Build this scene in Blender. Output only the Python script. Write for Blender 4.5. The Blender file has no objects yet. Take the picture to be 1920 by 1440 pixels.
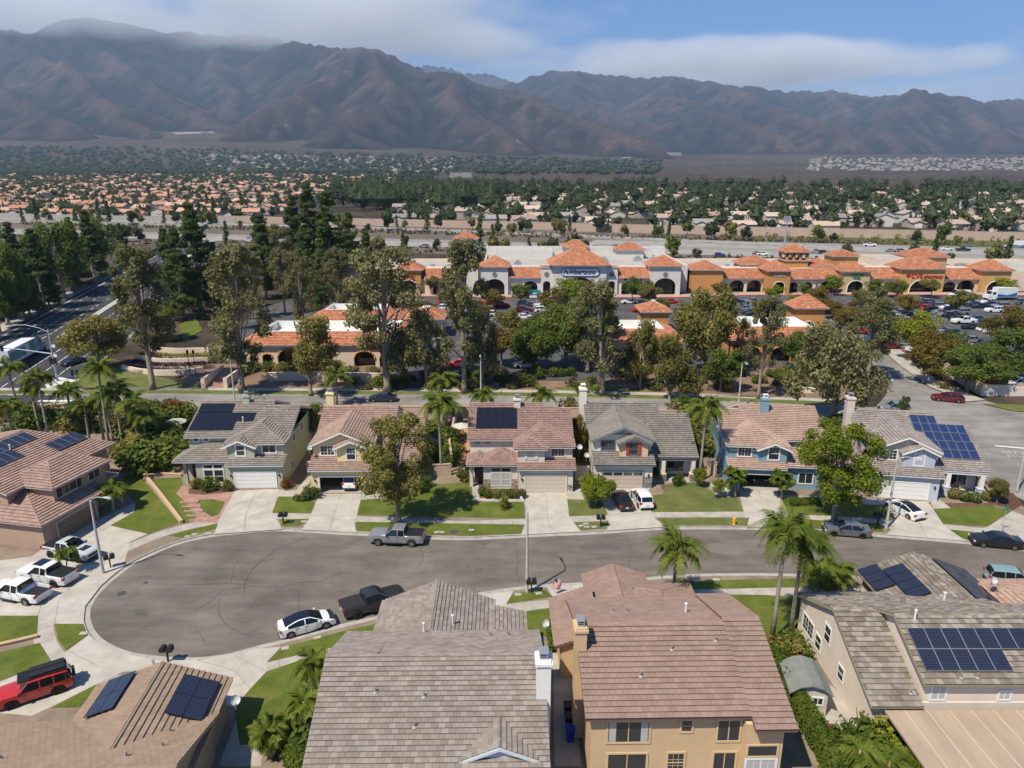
import bpy, bmesh, math, random
import numpy as np
from mathutils import Vector, Matrix
from mathutils.geometry import tessellate_polygon
R = math.radians
random.seed(7); rng = np.random.default_rng(7)
sc = bpy.context.scene
COL = sc.collection
# ------------------------------------------------------------------ camera
FPX = 1331.0; HC = 37.3; TH = math.atan((720 - 335) / FPX); CT, ST = math.cos(TH), math.sin(TH)
cam_d = bpy.data.cameras.new('camera'); cam = bpy.data.objects.new('camera', cam_d); COL.objects.link(cam)
cam_d.sensor_fit = 'HORIZONTAL'; cam_d.sensor_width = 36.0; cam_d.lens = 36.0 * FPX / 1920
cam_d.clip_start = 0.5; cam_d.clip_end = 60000
cam.location = (0, 0, HC); cam.rotation_euler = (R(90) - TH, 0, 0)
sc.camera = cam
# ------------------------------------------------------------------ world, sun, exposure
SUN_EL, SUN_AZ = 56.0, 224.0       # azimuth clockwise from +Y
sx, sy, sz = math.sin(R(SUN_AZ)) * math.cos(R(SUN_EL)), math.cos(R(SUN_AZ)) * math.cos(R(SUN_EL)), math.sin(R(SUN_EL))
w = bpy.data.worlds.new('World'); sc.world = w; w.use_nodes = True
nt = w.node_tree; nt.nodes.clear()
def wn(t, **k):
    n = nt.nodes.new(t)
    for a, b in k.items(): setattr(n, a, b)
    return n
sky = wn('ShaderNodeTexSky', sky_type='NISHITA', sun_disc=False, sun_elevation=R(SUN_EL), sun_rotation=R(SUN_AZ), altitude=300, air_density=1.0, dust_density=0.6, ozone_density=1.6)
bg = wn('ShaderNodeBackground'); bg.inputs[1].default_value = 0.06
outw = wn('ShaderNodeOutputWorld')
tc = wn('ShaderNodeTexCoord'); sep = wn('ShaderNodeSeparateXYZ')
nt.links.new(tc.outputs['Generated'], sep.inputs[0])
# stratus bank lying over the foothills all the way round: noise in direction space, limited to low elevations
mp = wn('ShaderNodeMapping'); mp.inputs['Scale'].default_value = (2.2, 2.2, 8.0)
nt.links.new(tc.outputs['Generated'], mp.inputs[0])
nz = wn('ShaderNodeTexNoise'); nz.inputs['Scale'].default_value = 1.7; nz.inputs['Detail'].default_value = 8; nz.inputs['Roughness'].default_value = 0.56
nt.links.new(mp.outputs[0], nz.inputs['Vector'])
ma = wn('ShaderNodeMath', operation='MULTIPLY_ADD'); ma.inputs[1].default_value = 0.16; 
nt.links.new(nz.outputs['Fac'], ma.inputs[0]); nt.links.new(sep.outputs['Z'], ma.inputs[2])
cr = wn('ShaderNodeValToRGB'); cr.color_ramp.interpolation = 'EASE'
cr.color_ramp.elements[0].position = 0.165; cr.color_ramp.elements[0].color = (1, 1, 1, 1)
cr.color_ramp.elements[1].position = 0.24; cr.color_ramp.elements[1].color = (0, 0, 0, 1)
nt.links.new(ma.outputs[0], cr.inputs[0])
nz2 = wn('ShaderNodeTexNoise'); nz2.inputs['Scale'].default_value = 3.2; nz2.inputs['Detail'].default_value = 6
nt.links.new(mp.outputs[0], nz2.inputs['Vector'])
crc = wn('ShaderNodeValToRGB')
crc.color_ramp.elements[0].position = 0.3; crc.color_ramp.elements[0].color = (5.6, 6.9, 9.0, 1)
crc.color_ramp.elements[1].position = 0.72; crc.color_ramp.elements[1].color = (10.0, 10.6, 11.4, 1)
nt.links.new(nz2.outputs['Fac'], crc.inputs[0])
tint = wn('ShaderNodeMix', data_type='RGBA', blend_type='MULTIPLY'); tint.inputs['Factor'].default_value = 1.0
tint.inputs['B'].default_value = (0.62, 1.12, 1.70, 1)
nt.links.new(sky.outputs[0], tint.inputs['A'])
mx = wn('ShaderNodeMix', data_type='RGBA')
mf = wn('ShaderNodeMath', operation='MULTIPLY'); mf.inputs[1].default_value = 0.9
nt.links.new(cr.outputs[0], mf.inputs[0]); nt.links.new(mf.outputs[0], mx.inputs['Factor'])
nt.links.new(tint.outputs['Result'], mx.inputs['A']); nt.links.new(crc.outputs[0], mx.inputs['B'])
nt.links.new(mx.outputs['Result'], bg.inputs[0]); nt.links.new(bg.outputs[0], outw.inputs[0])
sl = bpy.data.lights.new('sun', 'SUN'); sl.energy = 5.0; sl.angle = R(0.53); sl.color = (1.0, 0.915, 0.755)
so = bpy.data.objects.new('sun', sl); COL.objects.link(so)
so.rotation_euler = Vector((sx, sy, sz)).to_track_quat('Z', 'Y').to_euler()
sc.view_settings.view_transform = 'Standard'; sc.view_settings.look = 'None'; sc.view_settings.gamma = 1.0
sc.view_settings.use_curve_mapping = False; sc.view_settings.exposure = 0.24
sc.render.engine = 'CYCLES'
cy = sc.cycles; cy.use_denoising = True; cy.max_bounces = 6; cy.diffuse_bounces = 2; cy.glossy_bounces = 2
cy.transmission_bounces = 4; cy.transparent_max_bounces = 8; cy.volume_bounces = 0; cy.sample_clamp_indirect = 4
try: cy.denoiser = 'OPENIMAGEDENOISE'
except Exception: pass
# ------------------------------------------------------------------ terrain and picking
def H(y): return 0.023 * max(0.0, y - 72.0)
def at(px, py, dz=0.0):
    """a spot of the ground seen in the photograph -> world x, y on the (sloping) ground"""
    v = (py - 720) / FPX; d = ST + v * CT; k = CT - v * ST
    t = HC / d
    if t * k > 72: t = (HC + 0.023 * 72) / (d + 0.023 * k)
    return ((px - 960) / FPX * t, t * k)
# ------------------------------------------------------------------ materials
MATS = {}
def nodes_of(m):
    m.use_nodes = True; n = m.node_tree.nodes; return n, m.node_tree.links, n['Principled BSDF']
def mat(name, col, rough=0.8, metal=0.0, var=0.0, vs=1.0, bump=0.0, bs=30.0, spec=0.3, objvar=0.0, island=0.0, coat=0.0, sub=None, col2=None, streak=None):
    """plain painted / mineral surface: base colour, two-scale noise variation, optional bump, per-object and per-island tint"""
    if name in MATS: return MATS[name]
    m = bpy.data.materials.new(name); MATS[name] = m
    N, L, P = nodes_of(m)
    P.inputs['Base Color'].default_value = (*col, 1); P.inputs['Roughness'].default_value = rough; P.inputs['Metallic'].default_value = metal
    P.inputs['Specular IOR Level'].default_value = spec
    if coat: P.inputs['Coat Weight'].default_value = coat; P.inputs['Coat Roughness'].default_value = 0.06
    geo = N.new('ShaderNodeNewGeometry'); last = None
    if var or col2:
        mp = N.new('ShaderNodeMapping'); L.new(geo.outputs['Position'], mp.inputs[0])
        if streak: mp.inputs['Scale'].default_value = streak
        a = N.new('ShaderNodeTexNoise'); a.inputs['Scale'].default_value = vs; a.inputs['Detail'].default_value = 7; a.inputs['Roughness'].default_value = 0.62
        L.new(mp.outputs[0], a.inputs['Vector'])
        c = N.new('ShaderNodeValToRGB'); e = c.color_ramp.elements
        b = col2 if col2 else tuple(x * (1 + var) for x in col)
        a0 = col if col2 else tuple(x * (1 - var) for x in col)
        e[0].position = 0.3; e[0].color = (*a0, 1); e[1].position = 0.7; e[1].color = (*b, 1)
        L.new(a.outputs['Fac'], c.inputs[0]); last = c.outputs[0]
    def mul(last, src, amt):
        mr = N.new('ShaderNodeMapRange'); mr.inputs['To Min'].default_value = 1 - amt; mr.inputs['To Max'].default_value = 1 + amt
        L.new(src, mr.inputs['Value'])
        x = N.new('ShaderNodeMix'); x.data_type = 'RGBA'; x.blend_type = 'MULTIPLY'; x.inputs['Factor'].default_value = 1
        if last is None: x.inputs['A'].default_value = (*col, 1)
        else: L.new(last, x.inputs['A'])
        L.new(mr.outputs[0], x.inputs['B']); return x.outputs['Result']
    if objvar: oi = N.new('ShaderNodeObjectInfo'); last = mul(last, oi.outputs['Random'], objvar)
    if island: last = mul(last, geo.outputs['Random Per Island'], island)
    if last is not None: L.new(last, P.inputs['Base Color'])
    if bump:
        b = N.new('ShaderNodeTexNoise'); b.inputs['Scale'].default_value = bs; b.inputs['Detail'].default_value = 4
        L.new(geo.outputs['Position'], b.inputs['Vector'])
        bn = N.new('ShaderNodeBump'); bn.inputs['Strength'].default_value = bump; bn.inputs['Distance'].default_value = 0.03
        L.new(b.outputs['Fac'], bn.inputs['Height']); L.new(bn.outputs[0], P.inputs['Normal'])
    return m
def glass_mat(name, col=(0.02, 0.025, 0.03), rough=0.08):
    m = mat(name, col, rough=rough, spec=0.8); return m
def leaf_mat(name, c1, c2, c3, isl=0.3, trans=0.45):
    if name in MATS: return MATS[name]
    m = bpy.data.materials.new(name); MATS[name] = m
    N, L, P = nodes_of(m); P.inputs['Roughness'].default_value = 0.62; P.inputs['Specular IOR Level'].default_value = 0.25
    geo = N.new('ShaderNodeNewGeometry'); oi = N.new('ShaderNodeObjectInfo')
    c = N.new('ShaderNodeValToRGB'); e = c.color_ramp.elements
    e[0].position = 0.0; e[0].color = (*c1, 1); e[1].position = 1.0; e[1].color = (*c3, 1)
    k = e.new(0.5); k.color = (*c2, 1)
    tco = N.new('ShaderNodeTexCoord')
    nz = N.new('ShaderNodeTexNoise'); nz.inputs['Scale'].default_value = 0.45; nz.inputs['Detail'].default_value = 3
    L.new(geo.outputs['Position'], nz.inputs['Vector'])
    a = N.new('ShaderNodeMath'); a.operation = 'MULTIPLY_ADD'; a.inputs[1].default_value = isl; L.new(geo.outputs['Random Per Island'], a.inputs[0])
    b = N.new('ShaderNodeMath'); b.operation = 'MULTIPLY_ADD'; b.inputs[1].default_value = 1.1; b.inputs[2].default_value = -0.22; L.new(nz.outputs['Fac'], b.inputs[0])
    L.new(b.outputs[0], a.inputs[2])
    d = N.new('ShaderNodeMath'); d.operation = 'MULTIPLY_ADD'; d.inputs[1].default_value = 0.3; L.new(oi.outputs['Random'], d.inputs[0])
    s = N.new('ShaderNodeMath'); s.operation = 'SUBTRACT'; s.inputs[1].default_value = 0.2; L.new(a.outputs[0], s.inputs[0]); L.new(s.outputs[0], d.inputs[2])
    L.new(d.outputs[0], c.inputs[0]); L.new(c.outputs[0], P.inputs['Base Color'])
    if trans:
        tr = N.new('ShaderNodeBsdfTranslucent'); L.new(c.outputs[0], tr.inputs[0])
        mxs = N.new('ShaderNodeMixShader'); mxs.inputs[0].default_value = trans
        L.new(P.outputs[0], mxs.inputs[1]); L.new(tr.outputs[0], mxs.inputs[2]); L.new(mxs.outputs[0], N['Material Output'].inputs[0])
    return m
def roof_mat(name, cols, tw=0.33, ex=0.36, stain=0.12):
    """concrete roof tiles: each tile gets one of the blend's colours (cell of the roof UV, or the object when tiles are objects)"""
    if name in MATS: return MATS[name]
    m = bpy.data.materials.new(name); MATS[name] = m
    N, L, P = nodes_of(m); P.inputs['Roughness'].default_value = 0.85; P.inputs['Specular IOR Level'].default_value = 0.2
    uv = N.new('ShaderNodeUVMap'); uv.uv_map = 'uv'; oi = N.new('ShaderNodeObjectInfo'); geo = N.new('ShaderNodeNewGeometry')
    sp = N.new('ShaderNodeSeparateXYZ'); L.new(uv.outputs[0], sp.inputs[0])
    def math_(op, a, b=None, c=None):
        n = N.new('ShaderNodeMath'); n.operation = op
        for i, q in enumerate((a, b, c)):
            if q is None: continue
            if isinstance(q, (int, float)): n.inputs[i].default_value = q
            else: L.new(q, n.inputs[i])
        return n.outputs[0]
    row = math_('FLOOR', math_('DIVIDE', math_('ADD', sp.outputs['Y'], 0.001), ex))
    colm = math_('FLOOR', math_('ADD', math_('DIVIDE', sp.outputs['X'], tw), math_('MULTIPLY', row, 0.5)))
    cb = N.new('ShaderNodeCombineXYZ'); L.new(colm, cb.inputs[0]); L.new(row, cb.inputs[1]); L.new(math_('MULTIPLY', oi.outputs['Random'], 997.0), cb.inputs[2])
    wnz = N.new('ShaderNodeTexWhiteNoise'); wnz.noise_dimensions = '3D'; L.new(cb.outputs[0], wnz.inputs['Vector'])
    c = N.new('ShaderNodeValToRGB'); c.color_ramp.interpolation = 'LINEAR'; e = c.color_ramp.elements
    n = len(cols)
    e[0].position = 0; e[0].color = (*cols[0], 1); e[1].position = 1; e[1].color = (*cols[-1], 1)
    for i in range(1, n - 1): k = e.new(i / (n - 1)); k.color = (*cols[i], 1)
    L.new(wnz.outputs['Value'], c.inputs[0])
    nz = N.new('ShaderNodeTexNoise'); nz.inputs['Scale'].default_value = 0.55; nz.inputs['Detail'].default_value = 6; L.new(geo.outputs['Position'], nz.inputs['Vector'])
    mr = N.new('ShaderNodeMapRange'); mr.inputs['From Min'].default_value = 0.3; mr.inputs['From Max'].default_value = 0.7; mr.inputs['To Min'].default_value = 1 - stain; mr.inputs['To Max'].default_value = 1 + stain
    L.new(nz.outputs['Fac'], mr.inputs['Value'])
    x = N.new('ShaderNodeMix'); x.data_type = 'RGBA'; x.blend_type = 'MULTIPLY'; x.inputs['Factor'].default_value = 1
    L.new(c.outputs[0], x.inputs['A']); L.new(mr.outputs[0], x.inputs['B']); L.new(x.outputs['Result'], P.inputs['Base Color'])
    b = N.new('ShaderNodeTexNoise'); b.inputs['Scale'].default_value = 18; L.new(geo.outputs['Position'], b.inputs['Vector'])
    bn = N.new('ShaderNodeBump'); bn.inputs['Strength'].default_value = 0.25; bn.inputs['Distance'].default_value = 0.03
    L.new(b.outputs['Fac'], bn.inputs['Height']); L.new(bn.outputs[0], P.inputs['Normal'])
    return m
# ------------------------------------------------------------------ mesh building
class MB:
    def __init__(s): s.v = []; s.f = []; s.m = []; s.uv = []
    def add(s, vs, fs, mi=0, uvs=None):
        o = len(s.v); s.v.extend(vs)
        for i, f in enumerate(fs):
            s.f.append(tuple(o + k for k in f)); s.m.append(mi)
            s.uv.append(uvs[i] if uvs else None)
    def box(s, x0, y0, z0, x1, y1, z1, mi=0):
        s.add([(x0,y0,z0),(x1,y0,z0),(x1,y1,z0),(x0,y1,z0),(x0,y0,z1),(x1,y0,z1),(x1,y1,z1),(x0,y1,z1)],
              [(0,3,2,1),(4,5,6,7),(0,1,5,4),(1,2,6,5),(2,3,7,6),(3,0,4,7)], mi)
    def prism(s, poly, z0, z1, mi=0, axis='z'):
        n = len(poly)
        def P(a, b, c): return {'z': (a, b, c), 'y': (a, c, b), 'x': (c, a, b)}[axis]
        vs = [P(a, b, z0) for a, b in poly] + [P(a, b, z1) for a, b in poly]
        s.add(vs, [tuple(range(n - 1, -1, -1)), tuple(range(n, 2 * n))] + [(i, (i + 1) % n, n + (i + 1) % n, n + i) for i in range(n)], mi)
    def tube(s, pts, rad, n=8, mi=0, cap=True):
        pts = [Vector(p) for p in pts]; rings = []
        if not isinstance(rad, (list, tuple)): rad = [rad] * len(pts)
        o = len(s.v)
        for i, p in enumerate(pts):
            d = (pts[min(i + 1, len(pts) - 1)] - pts[max(i - 1, 0)])
            d = d.normalized() if d.length > 1e-9 else Vector((0, 0, 1))
            a = d.orthogonal().normalized() if abs(d.z) < 0.9 else (Vector((1, 0, 0)) - d * d.x).normalized()
            b = d.cross(a)
            for k in range(n):
                t = 2 * math.pi * k / n; q = p + (a * math.cos(t) + b * math.sin(t)) * rad[i]; s.v.append(tuple(q))
        for i in range(len(pts) - 1):
            for k in range(n):
                s.f.append((o + i * n + k, o + i * n + (k + 1) % n, o + (i + 1) * n + (k + 1) % n, o + (i + 1) * n + k)); s.m.append(mi); s.uv.append(None)
        if cap:
            s.f.append(tuple(o + k for k in range(n - 1, -1, -1))); s.m.append(mi); s.uv.append(None)
            e = o + (len(pts) - 1) * n; s.f.append(tuple(e + k for k in range(n))); s.m.append(mi); s.uv.append(None)
    def lathe(s, prof, n=12, c=(0, 0, 0), mi=0):
        o = len(s.v)
        for r, z in prof:
            for k in range(n):
                t = 2 * math.pi * k / n; s.v.append((c[0] + r * math.cos(t), c[1] + r * math.sin(t), c[2] + z))
        for i in range(len(prof) - 1):
            for k in range(n):
                s.f.append((o + i * n + k, o + i * n + (k + 1) % n, o + (i + 1) * n + (k + 1) % n, o + (i + 1) * n + k)); s.m.append(mi); s.uv.append(None)
    def mesh(s, name, mats, smooth=False):
        me = bpy.data.meshes.new(name); me.from_pydata(s.v, [], s.f)
        for m in (mats if isinstance(mats, (list, tuple)) else [mats]): me.materials.append(m)
        if any(s.m): me.polygons.foreach_set('material_index', s.m)
        if any(u is not None for u in s.uv):
            l = me.uv_layers.new(name='uv'); flat = []
            for f, u in zip(s.f, s.uv):
                for i in range(len(f)): flat.extend(u[i] if u else (0, 0))
            l.data.foreach_set('uv', flat)
        if smooth: me.polygons.foreach_set('use_smooth', [True] * len(me.polygons))
        me.update(); return me
    def build(s, name, mats, parent=None, loc=(0, 0, 0), rz=0, smooth=False):
        return link(name, s.mesh(name, mats, smooth), parent, loc, rz)
def link(name, data, parent=None, loc=(0, 0, 0), rz=0):
    o = bpy.data.objects.new(name, data); COL.objects.link(o); o.location = loc
    if rz: o.rotation_euler = (0, 0, rz)
    if parent is not None: o.parent = parent
    return o
def tag(o, label=None, cat=None, group=None, kind=None):
    if label: o['label'] = label
    if cat: o['category'] = cat
    if group: o['group'] = group
    if kind: o['kind'] = kind
    return o
def thing(name, label, cat, loc=(0, 0, 0), rz=0, group=None):
    return tag(link(name, None, None, loc, rz), label, cat, group)
def copy_tree(o, parent=None, loc=None, rz=None, label=None, scale=None):
    c = o.copy(); COL.objects.link(c); c.parent = parent
    if loc is not None: c.location = loc
    if rz is not None: c.rotation_euler = (0, 0, rz)
    if scale is not None: c.scale = (scale,) * 3 if isinstance(scale, (int, float)) else scale
    if label: c['label'] = label
    for ch in KIDS.get(o.name, ()): copy_tree(ch, c)
    return c
KIDS = {}
ORD = ['leftmost', 'second', 'third', 'fourth', 'fifth', 'sixth', 'seventh', 'eighth', 'ninth', 'tenth', 'eleventh', 'twelfth', 'thirteenth', 'fourteenth', 'fifteenth', 'sixteenth', 'seventeenth', 'eighteenth', 'nineteenth', 'twentieth']
def zone(x, y):
    """where across the picture something stands"""
    px = 960 + FPX * x / (y * CT + (HC - H(y)) * ST)
    return ('at the left edge', 'at the far left', 'on the left', 'left of centre', 'just left of centre', 'just right of centre', 'right of centre', 'on the right', 'at the far right', 'at the right edge')[int(min(9, max(0, px // 192)))]
def rank(xs):
    """place of each thing counted from the left of the picture"""
    o = sorted(range(len(xs)), key=lambda i: xs[i]); r = [0] * len(xs)
    for k, i in enumerate(o): r[i] = k
    return [ORD[k] + ('' if k == 0 else ' from the left') for k in r]
def remember(o):
    """children list of a finished prototype, so copies need no scene scan"""
    for x in [o] + [c for c in o.children_recursive]: KIDS[x.name] = list(x.children)
    return o
def soup(name, V, F4, mats, tri=False, smooth=False):
    """fast mesh from numpy arrays: V (n,3), F (m,4) or (m,3)"""
    me = bpy.data.meshes.new(name); k = F4.shape[1]
    me.vertices.add(len(V)); me.vertices.foreach_set('co', np.asarray(V, np.float32).ravel())
    me.loops.add(F4.size); me.loops.foreach_set('vertex_index', F4.astype(np.int32).ravel())
    me.polygons.add(len(F4)); me.polygons.foreach_set('loop_start', np.arange(len(F4), dtype=np.int32) * k)
    for m in (mats if isinstance(mats, (list, tuple)) else [mats]): me.materials.append(m)
    if smooth: me.polygons.foreach_set('use_smooth', np.ones(len(F4), bool))
    me.update(calc_edges=True); return me
# ------------------------------------------------------------------ sheets lying on the ground
def drape(name, poly, dz, m, kind='structure', parent=None, pix=False, side=0.0):
    """flat polygon (world xy, or photo pixels picked on the ground) laid on the terrain dz above it; side>0 adds a vertical edge"""
    if pix: poly = [at(*p) for p in poly]
    bm = bmesh.new(); vs = [bm.verts.new((x, y, 0)) for x, y in poly]
    for t in tessellate_polygon([[Vector((x, y, 0)) for x, y in poly]]):
        try: bm.faces.new([vs[i] for i in t])
        except ValueError: pass
    ys = [p[1] for p in poly]
    if min(ys) < 72 < max(ys):
        bmesh.ops.bisect_plane(bm, geom=bm.verts[:] + bm.edges[:] + bm.faces[:], plane_co=(0, 72, 0), plane_no=(0, 1, 0))
    bmesh.ops.recalc_face_normals(bm, faces=bm.faces[:])
    if bm.faces and sum(f.normal.z for f in bm.faces) < 0: bmesh.ops.reverse_faces(bm, faces=bm.faces[:])
    for v in bm.verts: v.co.z = H(v.co.y) + dz
    if side:
        ed = [e for e in bm.edges if e.is_boundary]
        r = bmesh.ops.extrude_edge_only(bm, edges=ed)
        for v in r['geom']:
            if isinstance(v, bmesh.types.BMVert): v.co.z -= side
        bmesh.ops.recalc_face_normals(bm, faces=bm.faces[:])
    me = bpy.data.meshes.new(name); bm.to_mesh(me); bm.free(); me.materials.append(m)
    o = link(name, me, parent)
    if parent is None: o['kind'] = kind
    return o
def offset_line(pts, d):
    """parallel polyline at distance d to the left of the direction of travel"""
    out = []; n = len(pts)
    for i in range(n):
        a = pts[max(i - 1, 0)]; b = pts[min(i + 1, n - 1)]
        tx, ty = b[0] - a[0], b[1] - a[1]; l = math.hypot(tx, ty) or 1
        out.append((pts[i][0] - ty / l * d, pts[i][1] + tx / l * d))
    return out
def strip(name, pts, d0, d1, z0, z1, m, solid=True, parent=None):
    """ribbon between two offsets of a line, top at z1, sides down to z0, following the terrain"""
    A = offset_line(pts, d0); B = offset_line(pts, d1); mb = MB(); n = len(pts)
    vs = []
    for (ax, ay), (bx, by) in zip(A, B):
        vs += [(ax, ay, H(ay) + z1), (bx, by, H(by) + z1), (ax, ay, H(ay) + z0), (bx, by, H(by) + z0)]
    fs = []
    for i in range(n - 1):
        a = 4 * i; b = 4 * (i + 1)
        fs.append((a, b, b + 1, a + 1))
        if solid: fs += [(a + 2, b + 2, b, a), (a + 1, b + 1, b + 3, a + 3)]
    if solid: fs += [(0, 1, 3, 2), (4 * (n - 1), 4 * (n - 1) + 2, 4 * (n - 1) + 3, 4 * (n - 1) + 1)]
    mb.add(vs, fs); me = mb.mesh(name, m)
    bm = bmesh.new(); bm.from_mesh(me); bmesh.ops.recalc_face_normals(bm, faces=bm.faces[:])
    if not solid and sum(f.normal.z for f in bm.faces) < 0: bmesh.ops.reverse_faces(bm, faces=bm.faces[:])
    bm.to_mesh(me); bm.free()
    o = link(name, me, parent)
    if parent is None: o['kind'] = 'structure'
    return o
def smooth_line(pts, n=6, closed=False):
    """Catmull-Rom through the points"""
    P = [Vector((p[0], p[1])) for p in pts]; out = []
    m = len(P)
    for i in range(m if closed else m - 1):
        g = (lambda k: P[k % m]) if closed else (lambda k: P[min(max(k, 0), m - 1)])
        p0, p1, p2, p3 = g(i - 1), g(i), g(i + 1), g(i + 2)
        for k in range(n):
            t = k / n
            q = 0.5 * ((2 * p1) + (p2 - p0) * t + (2 * p0 - 5 * p1 + 4 * p2 - p3) * t * t + (3 * p1 - p0 - 3 * p2 + p3) * t ** 3)
            out.append((q.x, q.y))
    if not closed: out.append((P[-1].x, P[-1].y))
    return out
# ------------------------------------------------------------------ value noise (numpy) for terrain
def vnoise(x, y, seed=0):
    xi = np.floor(x).astype(np.int64); yi = np.floor(y).astype(np.int64); xf = x - xi; yf = y - yi
    def h(a, b):
        n = (a * 374761393 + b * 668265263 + seed * 1442695041) & 0x7fffffff
        n = ((n ^ (n >> 13)) * 1274126177) & 0x7fffffff
        return ((n ^ (n >> 16)) & 0xffff) / 65535.0
    u = xf * xf * (3 - 2 * xf); v = yf * yf * (3 - 2 * yf)
    return (h(xi, yi) * (1 - u) + h(xi + 1, yi) * u) * (1 - v) + (h(xi, yi + 1) * (1 - u) + h(xi + 1, yi + 1) * u) * v
def fbm(x, y, o=5, seed=0, ridged=False):
    s = 0; a = 0.5; t = 0
    for i in range(o):
        n = vnoise(x * 2 ** i + i * 17.3, y * 2 ** i - i * 9.1, seed + i)
        if ridged: n = 1 - abs(2 * n - 1)
        s = s + n * a; t += a; a *= 0.5
    return s / t
# ------------------------------------------------------------------ ground sheet
def ground_mat():
    m = bpy.data.materials.new('plain_ground'); N, L, P = nodes_of(m); P.inputs['Roughness'].default_value = 0.95; P.inputs['Specular IOR Level'].default_value = 0.1
    geo = N.new('ShaderNodeNewGeometry')
    def nz(s, d=6, r=0.6):
        n = N.new('ShaderNodeTexNoise'); n.inputs['Scale'].default_value = s; n.inputs['Detail'].default_value = d; n.inputs['Roughness'].default_value = r
        L.new(geo.outputs['Position'], n.inputs['Vector']); return n.outputs['Fac']
    def ramp(src, stops):
        c = N.new('ShaderNodeValToRGB'); e = c.color_ramp.elements
        e[0].position, e[0].color = stops[0][0], (*stops[0][1], 1); e[1].position, e[1].color = stops[-1][0], (*stops[-1][1], 1)
        for p, q in stops[1:-1]: k = e.new(p); k.color = (*q, 1)
        L.new(src, c.inputs[0]); return c.outputs[0]
    a = ramp(nz(0.0035, 9, 0.7), [(0.32, (0.060, 0.047, 0.040)), (0.5, (0.088, 0.066, 0.055)), (0.68, (0.13, 0.10, 0.082))])
    b = ramp(nz(0.05, 6, 0.7), [(0.4, (0.42, 0.50, 0.36)), (0.62, (1.2, 1.12, 1.05))])
    x = N.new('ShaderNodeMix'); x.data_type = 'RGBA'; x.blend_type = 'MULTIPLY'; x.inputs['Factor'].default_value = 1
    L.new(a, x.inputs['A']); L.new(b, x.inputs['B']); L.new(x.outputs['Result'], P.inputs['Base Color']); return m
def rise(x, y):
    """how far the alluvial fan climbs above the even plain before the mountain front"""
    t = np.clip((y - 2300) / 2700, 0, 1); left = np.clip((600 - x) / 2600, 0, 1)
    return (t ** 1.5) * (80 + 145 * left)
ys = np.concatenate([np.array([-60, 0, 72.0]), np.linspace(90, 600, 12), np.linspace(700, 5600, 50)])
xs = np.linspace(-6500, 6500, 53)
GX, GY = np.meshgrid(xs, ys); GZ = 0.023 * np.maximum(0, GY - 72) + rise(GX, GY) - 0.02
V = np.stack([GX.ravel(), GY.ravel(), GZ.ravel()], 1); nx, ny = len(xs), len(ys)
ii = np.arange((ny - 1) * (nx - 1)); r_, c_ = ii // (nx - 1), ii % (nx - 1); k0 = r_ * nx + c_
me = soup('ground', V, np.stack([k0, k0 + 1, k0 + nx + 1, k0 + nx], 1), ground_mat())
tag(link('ground', me), kind='structure')
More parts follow.
